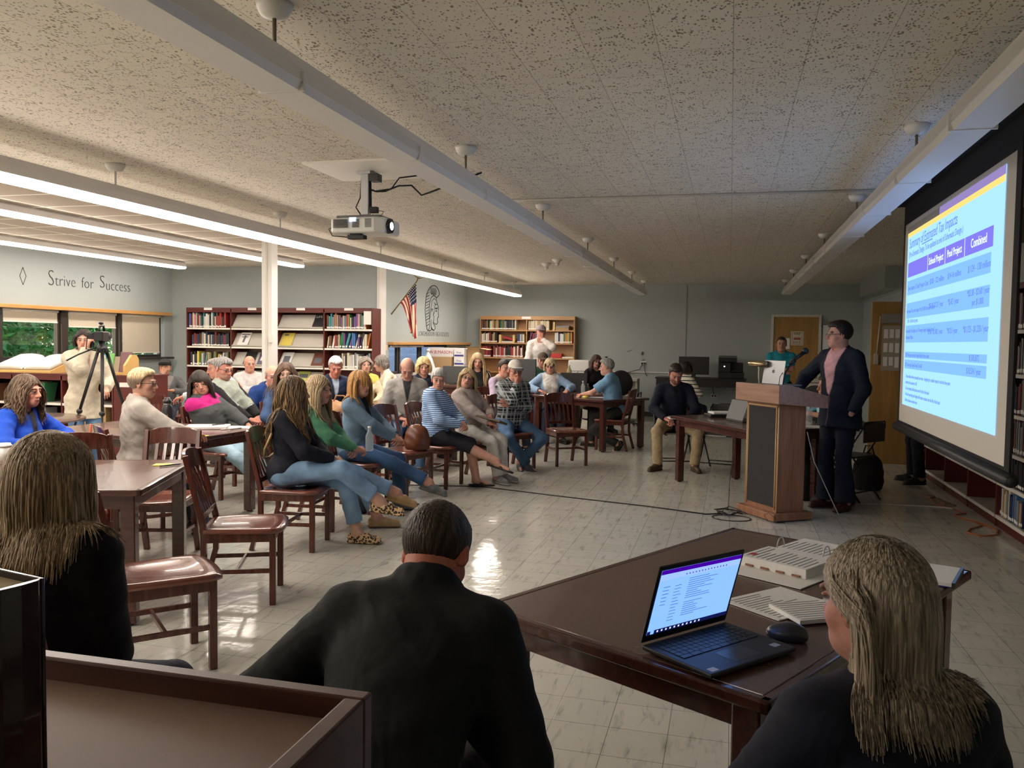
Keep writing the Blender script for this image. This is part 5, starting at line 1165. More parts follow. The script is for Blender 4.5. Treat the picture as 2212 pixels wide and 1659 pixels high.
PE['bald1']=person('bald man in a light grey sweatshirt with crossed arms',(-6.95,11.0),-48,1.286,skin=(.58,.28,.20),hairs='none',bald=.5,old=.5,hair=(.3,.28,.26),top_c=(.58,.56,.55),gar='sweatshirt',arms='crossed',hy=5,seat='wooden chair under the bald man in the light grey sweatshirt')
PE['bald2']=person('bald smiling man in a royal blue hoodie leaning forward',(-5.02,8.42),-28,1.242,skin=(.62,.31,.23),lean=22,hy=-18,hairs='fringe',hair=(.32,.28,.25),bald=.4,old=.5,top_c=(.016,.055,.23),hood=1,gar='hoodie',ti=.022,arms='lap',seat='wooden chair under the bald man in the blue hoodie')
PE['longbr']=person('woman with long straight brown hair in a blue denim shirt',(-4.47,7.75),-45,1.293,sex='f',skin=(.50,.30,.22),hy=-18,hairs='long',L=.42,hair=(.075,.038,.025),hair2=(.20,.115,.075),wave=.01,top_c=(.055,.105,.22),pat='denim',seat='wooden chair under the long haired woman in the blue shirt')
# ---- front row
PE['navy']=person('woman with long wavy highlighted hair in a navy blazer, legs crossed',(-3.13,5.55),11,1.268,sex='f',sc=.98,skin=(.52,.29,.21),lean=3,hy=28,hairs='longback',L=.46,hair=(.030,.016,.011),hair2=(.34,.21,.09),wave=.26,vol=.012,r=.0048,nl=600,top_c=(.009,.011,.020),gar='blazer',ti=.020,hem=.13,fat=1.02,arms=[((-.02,.30,.66),(-1,-.2,-.6)),((.03,.36,.66),(1,-.2,-.7))],bot_c=LJEAN,bpat='denim',bot_end=.80,legs=[((-.12,.50,.085),(-.1,1,1.2)),((-.03,.70,.34),(.2,.8,1.6))],shoe='flat',leo=1,feet=[(.1,1,0),(.0,1,-.12)],shoe_c=(.4,.25,.1),seat='wooden chair under the woman in the navy blazer',seatf=11,h=.0075)
PE['blonde2']=person('blonde woman in a green cardigan holding a water bottle, in profile',(-3.27,6.2),6,1.247,sex='f',skin=(.52,.27,.20),hy=-8,hairs='long',L=.36,hair=(.36,.24,.12),hair2=(.66,.52,.33),wave=.03,nl=480,top_c=(.085,.26,.15),under=(.20,.17,.10),under_w=.09,gar='cardigan',bot_c=LJEAN,bpat='denim',bot_end=.82,arms=[((-.02,.34,.66),(-1,-.2,-.6)),((.04,.40,.66),(1,-.2,-.6))],legs=[((-.04,.55,.085),(-.1,1,1.2)),((.0,.74,.30),(.2,.8,1.5))],shoe='flat',shoe_c=(.45,.30,.14),seat='wooden chair under the blonde woman in the green cardigan')
PE['denim']=person('woman with a strawberry blonde bob in a denim jacket, hands clasped on her knee',(-3.24,6.92),2,1.262,sex='f',skin=(.54,.28,.20),hy=-22,hairs='bob',len=.17,L=.27,bangs=.35,hair=(.36,.15,.035),hair2=(.66,.38,.14),nl=520,old=.3,top_c=(.13,.20,.28),pat='denim',gar='denim_jacket',under=BLKC,under_w=.055,collar=.012,hem=.05,ti=.02,arms=[((-.03,.40,.68),(-1,-.2,-.6)),((.05,.42,.67),(1,-.2,-.6))],bot_c=(.035,.08,.17),bpat='denim',bot_end=.88,legs=[((-.08,.42,.085),(-.1,1,1.2)),((-.02,.80,.25),(.2,.8,1.5))],shoe='clog',shoe_c=(.13,.14,.14),sole_c=(.08,.08,.08),seat='wooden chair under the woman in the denim jacket')
PE['stripe']=person('grey haired woman in a blue striped hoodie and flip flops, legs crossed',(-2.99,8.32),-6,1.252,sex='f',skin=(.52,.27,.20),hy=-62,hp=4,old=.9,hairs='short',hair=(.40,.40,.38),hair2=(.66,.66,.63),thick=.016,hl=.045,top_c=(.52,.68,.88),pat='stripe',hood=1,gar='hoodie',ti=.026,fat=1.2,hem=.10,arms=[((-.03,.34,.68),(-1,-.2,-.6)),((.05,.34,.67),(1,-.2,-.6))],bot_c=(.018,.018,.025),bot_end=.22,legs=[((-.10,.46,.085),(-.1,1,1.2)),((-.06,.76,.28),(.2,.8,1.5))],shoe='sandal',shoe_c=(.02,.02,.02),bodyskin=.95,seat='wooden chair under the woman in the striped hoodie')
PE['glassb']=person('blonde woman with glasses in a taupe hoodie and white trousers',(-2.85,8.95),-22,1.235,sex='f',skin=(.56,.29,.21),lean=-8,hy=-44,hr=-14,hp=-4,hairs='bob',len=.09,L=.20,hair=(.42,.29,.13),hair2=(.74,.58,.34),vol=.012,glasses=1,top_c=(.40,.34,.31),hood=1,gar='hoodie',ti=.026,fat=1.12,arms=[((-.02,.28,.72),(-1,-.2,-.6)),((.10,.36,.66),(1,-.2,-.6))],bot_c=(.62,.60,.54),legs=[((-.05,.44,.085),(-.1,1,1.2)),((.08,.47,.085),(.1,1,1.2))],shoe='sneaker',shoe_c=(.26,.26,.25),sole_c=(.5,.5,.48),seat='wooden chair under the woman in the taupe hoodie')
PE['cap']=person('man in a white cap and plaid flannel shirt with his fist at his chin',(-2.52,9.78),-42,1.318,skin=(.54,.26,.19),lean=8,hy=-18,hp=8,old=.5,hairs='crop',hair=(.3,.29,.28),cap=(.72,.68,.62),cap2=(.10,.10,.11),glasses=1,top_c=(1.,1.,1.),pat='plaid',gar='flannel_shirt',ti=.024,fat=1.28,collar=.012,arms=[((.12,.22,.80),(-1,.1,-.7)),((.01,.135,-.13,0),(.5,.4,-1))],hands=[dict(palm=(0,-1,0),dir=(1,.1,.1)),dict(dir=(-.6,-.1,.8),palm=(0,-1,0),curl=1.15)],bot_c=(.055,.11,.20),bpat='denim',legs=[((.02,.26,.10),(-1.2,1,.5)),((-.02,.34,.09),(1.2,1,.5))],feet=[(.5,1,-.5),(-.5,1,-.45)],shoe='sneaker',shoe_c=(.10,.10,.11),sole_c=(.7,.7,.7),seat='wooden chair under the man in the white cap')
# ---- middle
PE['white']=person('white haired man in a navy pullover looking down',(-4.73,9.4),-42,1.322,skin=(.60,.24,.17),lean=20,hy=-15,hp=14,old=.8,hairs='short',hair=(.62,.60,.57),hair2=(.85,.83,.80),thick=.018,recede=.01,top_c=(.016,.025,.065),vneck=.10,under=(.45,.55,.70),under_w=.045,under_b=.55,collar=.012,gar='pullover',fat=1.15,arms='table',seat='wooden chair under the white haired man')
PE['curly']=person('woman with short curly grey hair and a yellow scarf',(-4.98,10.8),-55,1.303,sex='f',skin=(.55,.30,.22),hp=-6,old=.5,hairs='curly',len=.02,L=.09,hair=(.18,.15,.12),hair2=(.42,.37,.32),top_c=(.72,.62,.42),yoke=(.75,.58,.12),gar='sweater',fat=1.1,seat='wooden chair under the woman with curly grey hair')
PE['cream']=person('person in a cream sweater bent behind the curly haired woman',(-5.00,11.35),-150,1.315,sex='f',skin=PALE,hairs='curly',len=.02,L=.08,hair=(.14,.12,.10),hair2=(.3,.27,.25),top_c=(.68,.60,.46),gar='sweater',fat=1.45,lean=24,arms='table',zp=.57,seat='wooden chair under the person in the cream sweater')
PE['qzip']=person('balding man in a grey quarter zip sweater looking down at his lap',(-3.60,8.95),-66,1.324,skin=(.54,.28,.21),lean=12,hp=30,old=.5,hairs='fringe',hair=(.14,.10,.075),bald=.7,top_c=(.30,.29,.275),vneck=.13,under=(.02,.022,.025),under_w=.05,under_b=.55,collar=.018,gar='sweater',ti=.026,fat=1.2,bot_c=JEAN,bpat='denim',seat='wooden chair under the man in the grey quarter zip')
PE['curlyb']=person('woman with fluffy golden hair in a dark blazer',(-4.02,10.58),-52,1.312,sex='f',skin=(.64,.33,.24),hy=-10,hp=8,hairs='curly',len=.05,L=.14,hair=(.55,.36,.12),hair2=(.88,.70,.40),vol=.024,top_c=(.02,.03,.06),seat='wooden chair under the woman with fluffy golden hair')
PE['longbl']=person('woman with very long blonde hair in a black top with a lanyard',(-3.80,12.35),-70,1.356,sex='f',skin=(.62,.34,.26),hp=10,hairs='long',L=.48,hair=(.42,.29,.15),hair2=(.72,.56,.34),nl=440,top_c=(.012,.012,.014),lean=8,arms='table',seat='wooden chair under the very long haired blonde woman')
PE['check']=person('dark haired man in a beige vest and checked shirt beside the white cap',(-3.09,11.35),-25,1.291,skin=(.56,.27,.19),hy=-15,hairs='short',hair=(.03,.02,.018),top_c=(.50,.46,.40),sleeves=(.42,.34,.46),pat=None,gar='vest',collar=.012,arms='table',lean=12,seat='wooden chair under the man in the beige vest')
PE['green']=person('man in a brown cap and dark green shirt',(-3.05,13.65),-70,1.366,skin=(.58,.26,.19),hp=6,hy=-10,cap=(.10,.075,.055),hairs='crop',hair=(.1,.07,.05),top_c=(.018,.085,.045),gar='shirt',sleeve='elbow',fat=1.2,arms='table',seat='wooden chair under the man in the green shirt')
PE['bluesh']=person('blonde woman with glasses in a light blue shirt over a white top',(-2.74,12.8),-68,1.288,sex='f',skin=(.62,.32,.24),hy=-14,hp=6,hairs='bob',len=.03,L=.12,bangs=.4,hair=(.52,.40,.22),hair2=(.84,.72,.48),vol=.018,glasses=1,top_c=(.30,.45,.66),under=(.80,.78,.74),under_w=.13,under_p=.35,gar='shirt',ti=.024,fat=1.12,arms=[((-.22,.34,.80),(-1,-.3,-.3)),((.20,.30,.80),(1,-.3,-.3))],hands=[dict(curl=1.1),dict(curl=.4)],seat='wooden chair under the woman in the light blue shirt')
PE['whites']=person('man in a white shirt and cap perched high with hand over mouth',(-3.2,14.15),-76,1.842,zp=.99,skin=(.56,.28,.21),cap=(.34,.28,.30),cap2=(.10,.06,.06),hairs='crop',hair=(.1,.08,.07),top_c=(.80,.74,.70),ti=.022,fat=1.15,lean=12,neckr=.066,gar='shirt',arms=[((-.01,.14,-.11,0),(-1,.2,-.7)),((.22,.22,.97),(1,-.6,.2))],hands=[dict(dir=(.15,-.1,1),palm=(0,-1,0),curl=.45),dict(dir=(.1,.6,-.8),curl=.5)],bot_c=(.015,.018,.03),legs=[((-.16,.34,.45),(-.4,1,1)),((.2,.3,.45),(.5,1,1))])
PE['darkw']=person('woman with shoulder length brown hair and glasses in a black top',(-2.27,14.6),-58,1.328,sex='f',skin=(.56,.30,.24),hr=-14,hairs='long',L=.26,hair=(.05,.025,.018),hair2=(.16,.09,.06),glasses=1,top_c=BLKC,gar='sweater',fat=1.15,seat='wooden chair under the woman in the black top')
PE['polo']=person('grey haired man in a pale blue polo leaning his forearms on the table',(-1.75,12.08),172,1.321,skin=(.56,.30,.22),lean=14,hy=5,hairs='short',hair=(.18,.17,.16),hair2=(.42,.41,.40),thick=.012,top_c=(.20,.40,.62),sleeve='short',collar=.012,gar='polo_shirt',ti=.022,fat=1.12,arms=[((-.04,.52,.79),(-1,-.3,-.5)),((.02,.50,.79),(1,-.3,-.5))],hands=[dict(curl=.7),dict(curl=.7)],bot_c=(.022,.024,.024),legs=[((-.14,-.05,.10),(-.1,1,.2)),((.14,.42,.085),(.3,1,1))],feet=[(0,1,-1.5),(.2,1,0)],shoe='sneaker',seat='wooden chair under the man in the pale blue polo')
PE['navyw']=person('bearded man in a navy pullover and khakis writing on his lap',(-.63,10.42),-74,1.284,skin=(.56,.27,.20),lean=12,hp=26,beard=.65,hairs='short',hair=(.025,.016,.012),thick=.014,top_c=(.010,.013,.028),gar='pullover',ti=.022,fat=1.1,collar=.012,vneck=.06,under=(.006,.006,.007),under_w=.035,under_b=.7,arms=[((-.10,.38,.63),(-1,-.2,-.4)),((.16,.40,.64),(1,-.2,-.5))],hands=[dict(curl=.3),dict(curl=1.0,dir=(-.5,.8,-.2))],bot_c=(.42,.33,.20),legs=[((-.20,.40,.085),(-.5,1,1.2)),((.24,.34,.085),(.5,1,1.2))],feet=[(-.1,1,0),(.75,.7,0)],shoe='boot',shoe_c=(.075,.045,.025),seatk='fold',seat='black folding chair under the man in khakis')
PE['strp2']=person('woman in a cream sweater with black stripes seen from behind, hair in a bun',(-.71,14.3),55,1.25,sex='f',skin=TANS,hairs='updo',hair=(.02,.013,.01),top_c=(.72,.68,.58),pat='bstripe',gar='sweater',fat=1.1,seat='wooden chair under the woman in the striped sweater')
PE['turq']=person('man in a turquoise polo standing by the far door with crossed arms',(.82,14.4),-96,1.69,sit=False,legs='stand',arms=[((.12,.20,1.14),(-1,.1,-.7)),((-.12,.23,1.16),(1,.1,-.7))],hands=[dict(palm=(0,-1,0),dir=(1,-.5,.2),curl=.5),dict(palm=(0,-1,0),dir=(-1,-.5,.2),curl=.5)],skin=(.46,.24,.17),hy=4,hairs='crop',hair=(.05,.03,.02),recede=.012,top_c=(.015,.25,.34),sleeve='short',collar=.011,gar='polo_shirt',ti=.020,bot_c=(.015,.017,.03))
PE['spk']=person('speaker with glasses in a navy suit and pink shirt standing at the lectern',(.985,8.33),222,1.782,sit=False,sc=1.03,skin=(.56,.30,.24),lean=2,hy=-30,hairs='short',hair=(.012,.008,.008),hair2=(.03,.02,.02),thick=.018,glasses=2,top_c=(.011,.017,.034),gar='suit_jacket',ti=.024,hem=.10,fat=1.12,collar=.013,under=(.72,.42,.46),under_w=.085,under_b=.28,under_p=.6,arms=[((-.22,.10,.93),(-.8,-1,0)),((.30,.24,1.12),(1,-.6,-.2))],hands=[dict(hide=1),dict(curl=.3,dir=(.2,1,-.1))],bot_c=(.010,.014,.028),flare=.095,legs='stand',feet=[(-.2,1,0),(.2,1,0)],shoe_c=(.07,.02,.015))
PE['behind']=person('person in a pale blue tee seated behind the speaker',(1.06,9.95),205,1.20,skin=(.55,.28,.2),lean=10,hairs='short',hair=(.05,.035,.025),top_c=(.36,.60,.72),sleeve='short',arms='table',bot_c=BLKC,legs=[((-.15,.45,.085),(0,1,1)),((.10,.95,.42),(.2,.8,1.4))],shoe_c=(.006,.006,.006),seatk='fold',seat='black folding chair under the person in the pale blue tee')
PE['screen']=person('person in dark trousers standing behind the projection screen',(2.02,10.15),185,1.75,sit=False,skin=PALE,hairs='short',top_c=(.10,.10,.11),bot_c=(.012,.013,.018),legs=[((-.12,.02,.085),(0,1,0)),((.12,.02,.085),(0,1,0))],feet=[(-.3,1,0),(.3,1,0)],arms='down',shoe_c=(.03,.03,.032))
# ---- foreground
PE['fl']=person('woman in black with long blonde hair seen from behind, lower left',(-1.84,1.93),92,1.262,sex='f',sc=1.0,hairs='long',L=.30,hair=(.22,.155,.085),hair2=(.42,.31,.19),vol=.020,nl=2600,r=.0027,hairh=.004,wave=.07,top_c=(.003,.003,.0035),gar='sweater',ti=.024,fat=1.18,shw=1.1,arms=[((-.08,.22,.68),(-.2,-.3,-1)),((.0,.24,.68),(.3,-.2,-1))],skin=PALE,h=.0075,part=.01,hy=-25,legs='tuck',seat='wooden chair under the long haired woman in black')
PE['fc']=person('man in a dark jacket with short brown hair seen from behind, head bowed',(-.70,2.02),92,1.11,sc=1.0,lean=40,hp=24,hy=-8,hr=-4,zp=.52,neckl=.125,skin=(.50,.17,.11),hairs='short',hair=(.022,.013,.009),hair2=(.075,.048,.03),thick=.012,hairh=.0035,top_c=(.010,.013,.014),gar='jacket',ti=.026,fat=1.10,side=3,arms=[((-.12,.30,.70),(-.5,-.3,-1)),((.10,.34,.70),(.5,-.3,-1))],shw=1.04,collar=.024,h=.0075,hh=.0045,bot_c=(.01,.01,.012))
t=empty('stool',(PE['fc'][1]['loc'][0],PE['fc'][1]['loc'][1],0),0,'low dark stool hidden under the man with the bowed head','stool'); MB().box(-.18,.18,-.18,.18,.37,.41).build('seat',CHW,t,.004)
for a_ in (-.15,.15):
    for b_ in (-.15,.15): MB().box(a_-.02,a_+.02,b_-.02,b_+.02,0,.37).build('leg',CHW,t)
PE['fr']=person('woman in navy with grey blonde hair at the laptop, seen from behind',(.275,1.72),112,1.115,sex='f',sc=1.0,zp=.50,neckl=.165,lean=12,hy=20,hairs='long',L=.27,hair=(.17,.13,.09),hair2=(.42,.34,.245),vol=.012,nl=3600,r=.0021,hairh=.0035,wave=.02,fwin=.09,ftop=.05,tuck=1,skin=(.42,.20,.15),top_c=(.008,.010,.020),gar='blazer',ti=.02,fat=1.12,h=.0075,hh=.0045,part=-.01,seatk='fold',seat='black folding chair under the woman at the laptop')
folding(-.09,10.52,-105,'empty black folding chair between the khaki trousers and the cherry table')
folding(1.21,9.03,141,'empty black folding chair behind the speaker, right of the lectern')
folding(.86,1.95,140,'black folding chair cut off by the lower right edge of the picture')
# ================================================================== PROPS
def one(mb,name,m,label,cat,loc=None,rz=0.,group=None,bevel=0.,rot=None):
    o=mb.build(name,m,None,bevel)
    if loc: o.location=loc
    o.rotation_euler=rot or (0,0,rad(rz)); return tag(o,label,cat,group)
PAPER=mat('paper_white',(.86,.85,.83),.7); PRT=mat('print_grey',(.34,.34,.36),.7); YEL=mat('sticky_yellow',(.80,.72,.16),.7); CARD=mat('cardboard',(.40,.26,.13),.85); STEELD=mat('dark_steel',(.06,.06,.06),.4,metal=.5)
GREYP=mat('putty_grey',(.42,.41,.36),.5); PLB=mat('plastic_black',(.014,.014,.015),.35); WPL=mat('plastic_white',(.70,.70,.68),.4)
def lines(p,x0,x1,y0,y1,n,z,m,seed=0,name='print',w=.0022):
    r=random.Random(seed); b=MB()
    for i in range(n):
        y=y1-(y1-y0)*i/max(n-1,1); b.box(x0,x0+(x1-x0)*r.uniform(.55,1),y-w,y+w,z,z+.0004)
    return b.build(name,m,p)
def pen(x,y,z,deg,m,label):
    return one(MB().tube([(-.07,0,.005),(.06,0,.005),(.072,0,.005)],[.0045,.0045,.0015],8),'pen',m,label,'pen',(x,y,z),deg)
# ---- wall lettering and emblem
LET=mat('vinyl_letter',(.03,.03,.03),.5); LETG=mat('painted_letter',(.20,.22,.22),.6)
def on_left(o,y,z,x=XL):   # local x -> +Y, local y -> +Z, local z -> +X
    o.matrix_world=Matrix(((0,0,1,x+.003),(1,0,0,y),(0,1,0,z),(0,0,0,1))); return o
t=empty('wall_lettering',(XL,11.0,2.34),0,'Strive for Success lettering in black on the left wall above the windows','lettering')
def small_caps(s,big,small):
    # serif like strokes: thick and thin text with the built in font
    return text_mesh('word',s,small,LET,None,.002,sx=.92)
y=10.12
for big,rest in (('S','trive'),(None,'for'),('S','uccess')):
    if big:
        o=text_mesh('letter',big,.34,LET,None,.002,sx=.85,thin=-.007); on_left(o,y,2.29 if y<11 else 2.325); w_=max(v.co.x for v in o.data.vertices); o.parent=t; o.matrix_parent_inverse=Matrix.Translation((-XL,-11.0,-2.34)); y+=w_+.02
        if rest=='uccess': o.scale=(1,.85,1)
    o=text_mesh('word',rest,.245,LET,None,.002,sx=.9,thin=-.005); on_left(o,y,2.295); w_=max(v.co.x for v in o.data.vertices); o.parent=t; o.matrix_parent_inverse=Matrix.Translation((-XL,-11.0,-2.34)); y+=w_+.12
d=MB()
P4=[(0,.125),(.055,0),(0,-.125),(-.055,0)]
for a,b in zip(P4,P4[1:]+P4[:1]): d.tube([(a[0],a[1],0),(b[0],b[1],0)],.004,5)
o=d.build('diamond_decal',LET); on_left(o,9.68,2.39); tag(o,'thin black diamond outline painted left of the lettering','decal')
# emblem: crested head in profile, facing +Y side
em=MB()
def stroke(pts,w=.012):
    # flat ribbon
    for (a,b) in zip(pts[:-1],pts[1:]):
        ax,ay=a; bx,by=b; dx,dy=bx-ax,by-ay; L=math.hypot(dx,dy) or 1; nx,ny=-dy/L*w/2,dx/L*w/2
        em.add([(ax+nx,ay+ny,0),(bx+nx,by+ny,0),(bx-nx,by-ny,0),(ax-nx,ay-ny,0),(ax+nx,ay+ny,.003),(bx+nx,by+ny,.003),(bx-nx,by-ny,.003),(ax-nx,ay-ny,.003)],[(3,2,1,0),(4,5,6,7),(0,1,5,4),(1,2,6,5),(2,3,7,6),(3,0,4,7)])
def E(px,py): return ((px-760)/300*.80, (735-py)/1040*.90)
for s_,w_ in (([(845,500),(905,420),(912,370),(890,290),(850,235),(805,215),(750,235),(700,290),(660,390),(630,500),(615,700),(612,820),(625,980),(640,1150),(660,1240),(700,1262),(740,1240)],.02),
 ([(710,1000),(700,860),(695,720),(710,600),(735,500),(790,440),(845,480)],.018),([(720,960),(735,700),(750,580),(800,510),(850,540),(870,620)],.010),
 ([(840,520),(870,620),(905,720),(890,780),(895,850),(905,920),(880,940),(885,960),(870,975),(885,1050),(860,1100),(820,1095),(790,1060)],.014),
 ([(870,630),(830,650),(810,610)],.018),([(880,720),(850,740),(825,735)],.03),([(850,770),(855,810),(830,790)],.016),([(735,800),(740,760),(775,760),(760,800),(745,815)],.012),
 ([(790,830),(800,860),(780,880),(800,930),(795,1030),(780,1080),(820,1140),(830,1200),(800,1250),(750,1225),(735,1180)],.014),([(800,860),(810,700),(830,650)],.008),([(700,960),(720,1100),(690,1240)],.014),([(740,1000),(740,1150),(760,1210),(800,1240)],.010)): stroke([E(*p) for p in s_],w_)
for k in range(9):
    a=k/8; x0=700+150*a; stroke([E(x0,270 if k not in(0,8) else 310),E(735+100*a,430)],.010)
for k in range(12):
    yy=400+k*65; stroke([E(630 if k<10 else 645,yy+40),E(700,yy-10)],.016 if k%2 else .011)
o=em.build('wall_emblem',mat('emblem_ink',(.02,.03,.04),.5)); on_left(o,15.55,2.20,XJ); tag(o,'line drawn crested warrior head emblem on the alcove wall beside the flag','emblem')
o=text_mesh('school_lettering','LONGMEADOW HIGH SCHOOL',.135,LETG,None,.001,'CENTER',sx=.92); on_left(o,15.70,1.64,XJ); tag(o,'grey LONGMEADOW HIGH SCHOOL lettering under the wall emblem','lettering')
# flag on an angled staff
fl=empty('flag',(XJ,13.50,2.0),0,'United States flag hanging from an angled staff on the alcove wall','flag')
STF=mat('staff_brass',(.20,.13,.06),.35,metal=.5)
MB().tube([(.0,.0,.0),(.46,.04,.58)],.011,8).build('staff',STF,fl); ea=MB(); ea.tube([(.46,.04,.58),(.48,.04,.63)],.012,6); ea.tube([(.42,.0,.68),(.48,.04,.63),(.55,.08,.63)],[.004,.016,.004],6); ea.build('finial',STF,fl)
def flagmesh():
    N,M=26,26; vs=[]; fs=[]; mi=[]
    for i in range(N+1):          # i along hoist (down the staff), j along fly
        s=i/N; bx=Vector((.45,.04,.56))*(1-s)+Vector((.16,.015,.20))*s
        for j in range(M+1):
            f=j/M
            tgt=Vector((.43-.07*s+.02*math.sin(s*14),.05+.05*math.sin(s*11),.53-f*.98))
            p=bx.lerp(tgt,min(1,f*1.0)**.75); p.z=bx.z-(f**1.25)*(.50+.48*(1-s))-.0*s; p.x+=.02*math.sin(s*22+f*5)*f; p.y+=.025*math.sin(s*17+f*3)*f
            vs.append(p)
    for i in range(N):
        for j in range(M):
            a=i*(M+1)+j; fs.append((a,a+1,a+M+2,a+M+1)); mi.append(2 if (i<N*.54 and j<M*.42) else (0 if int(i/N*13)%2==0 else 1))
    return vs,fs,mi
v_,f_,m_=flagmesh(); me=bpy.data.meshes.new('cloth'); me.from_pydata(v_,[],f_); 
for c_ in (('flag_red',(.38,.02,.03)),('flag_cream',(.80,.70,.52)),('flag_blue',(.015,.018,.07))): me.materials.append(mat(c_[0],c_[1],.8))
me.polygons.foreach_set('material_index',m_); me.polygons.foreach_set('use_smooth',[True]*len(f_)); co=bpy.data.objects.new('cloth',me); COL.objects.link(co); co.parent=fl
md=co.modifiers.new('solid','SOLIDIFY'); md.thickness=.003
st=MB()
for a in range(7):
    for b in range(5):
        i=1+a*2; j=1+b*2.2; p=v_[int(i)*27+int(j)]; p2=Vector(p)
        for dx in (-.008,.008): st.ball((p2.x,p2.y+dx,p2.z),.009,5,4)
st.build('stars',WHITE,co)
# ---- far wall
DOORW=wood('door_birch',(.34,.19,.055),(.44,.26,.085),.4,axis=2,sc=1.4)
x0,x1=.80,1.77
dr=MB().box(x0+.05,x1-.05,YF-.03,YF-.005,.01,2.13); struct('door_1',dr,DOORW)
struct('trim_10',MB().box(x0,x0+.05,YF-.05,YF,0,2.18).box(x1-.05,x1,YF-.05,YF,0,2.18).box(x0+.05,x1-.05,YF-.05,YF,2.13,2.18),mat('frame_white',(.62,.61,.55),.4),.003)
dh=MB().tube([(1.68,YF-.03,1.05),(1.68,YF-.08,1.05)],.02,10).ball((1.68,YF-.09,1.05),.03,10,8).build('door_handle',mat('brass',(.5,.38,.18),.25,metal=1)); dh.parent=bpy.data.objects['door_1']
s=empty('fire_exit_sign',(1.31,YF-.033,1.70),0,'FIRE EXIT sign with red flames on the far door','sign')
MB().box(-.12,.12,-.003,0,-.14,.14).build('sign_board',mat('sign_cream',(.72,.66,.52),.6),s)
b=MB()
for (a,c,d,e) in ((-.098,.098,-.122,-.116),(-.098,.098,.116,.122),(-.098,-.092,-.122,.122),(.092,.098,-.122,.122)): b.box(a,c,-.005,-.003,d,e)
b.build('border',INK,s)
for w_,z_ in (('FIRE',.065),('EXIT',-.105)):
    o=text_mesh('sign_text',w_,.072,INK,s,.0008,'CENTER'); o.rotation_euler=(PI/2,0,0); o.location=(0,-.005,z_)
f=MB()
for k in range(5): f.prism([(-.05+.025*k-.02,-.03),(-.05+.025*k+.02,-.03),(-.05+.025*k+.004*(k-2),.03+.012*(k%2))],-.006,-.004,'y')
f.build('flames',mat('flame_red',(.40,.07,.03),.6),s)
one(MB().box(-.08,.08,-.002,0,-.11,.11),'paper_notice',PAPER,'plain white notice taped to the far door beside the fire exit sign','notice',(1.09,YF-.033,1.59))
pocket=empty('wall_organizer',(1.90,YF-.02,1.55),0,'hanging blue pocket organizer and paper list right of the far door','organizer')
MB().box(-.10,.02,-.012,0,-.35,.42).build('paper_list',PAPER,pocket)
for k in range(5): MB().prism([(0,0),(-.10,.10),(-.02,.12),(0,.12)],.03,.17,'x').build('pocket',mat('pocket_blue',(.02,.045,.16),.5),pocket).location=(0,0,.25-k*.17)
MB().box(-.12,.2,-.04,0,.44,.50).build('hanging_bar',mat('tan_bar',(.3,.24,.18),.6),pocket)
def outlet(x,z,label):
    t=empty('wall_outlet',(x,YF-.005,z),0,label,'outlet'); MB().box(-.06,.06,-.008,0,-.04,.04).build('cover_plate',WPL,t); MB().box(-.045,-.012,-.03,-.008,-.02,.02).box(.012,.045,-.03,-.008,-.02,.02).build('plug',PLB,t)
outlet(-1.78,1.13,'white wall outlet with two black plugs above the office chair'); outlet(-.30,.48,'low wall outlet under the black worktable')
for i,(pts,l) in enumerate((([(-1.80,YF-.03,1.11),(-1.85,YF-.04,1.0),(-2.3,YF-.1,.88),(-2.5,YF-.2,.83)],'black cord sagging left from the far wall outlet'),([(-1.76,YF-.03,1.11),(-1.74,YF-.05,.98),(-1.72,YF-.08,.90),(-1.68,YF-.12,.86)],'black cord dropping straight down from the far wall outlet'),([(-.30,YF-.04,.5),(-.33,YF-.03,.62),(-.35,YF-.05,.80)],'black cord rising from the low outlet to the worktable'))):
    one(MB().tube(pts,.007,6),'wall_cable',INK,l,'cable')
# scraped paint patch
m=mat('scraped_paint',(.40,.42,.41),.8,var=.3,vscale=40.); pm=MB()
r=random.Random(3)
for k in range(46):
    a=r.random(); e=r.choice('tlr'); x=-2.57+.76*a if e=='t' else (-2.58 if e=='l' else -1.80)+r.uniform(-.03,.03); z=1.40+r.uniform(-.05,.02) if e=='t' else 1.38-.25*a
    w_=r.uniform(.01,.05); pm.prism([(x-w_,z),(x+.01,z-w_*.4),(x+w_,z+.01),(x,z+w_*.4)],-.001,.001,'y')
o=pm.build('paint_patch',m); o.location=(0,YF-.003,0); tag(o,'ragged pale patch of scraped paint on the far wall','patch',kind='stuff')
# black worktable with monitor + printer
t=empty('worktable',(-.45,17.25,0),0,'long black worktable against the far wall carrying the printer','table')
MB().box(-1.0,.78,-.35,.35,.85,.88).build('table_top',PLB,t,.004); MB().box(-.98,.76,-.33,-.31,.70,.85).build('apron',PLB,t)
for sx in (-.95,.73):
    MB().box(sx-.03,sx+.03,-.3,.3,0,.85).build('leg',PLB,t)
def monitor(x,y,z,w_,h_,deg,label,stand=.10,col=None):
    t=empty('monitor',(x,y,z),rad(deg),label,'monitor')
    MB().box(-w_/2,w_/2,-.02,.012,stand,stand+h_).build('display',col or PLB,t,.006); MB().box(-.04,.04,.0,.03,.01,stand+.05).build('stand',PLB,t); MB().box(-.12,.12,-.08,.08,0,.012).build('foot',PLB,t,.003)
monitor(-.70,17.15,.88,.60,.36,0,'wide black monitor on the far worktable',.06)
t=empty('printer',(.02,17.2,.88),0,'black office printer on the far worktable','printer')
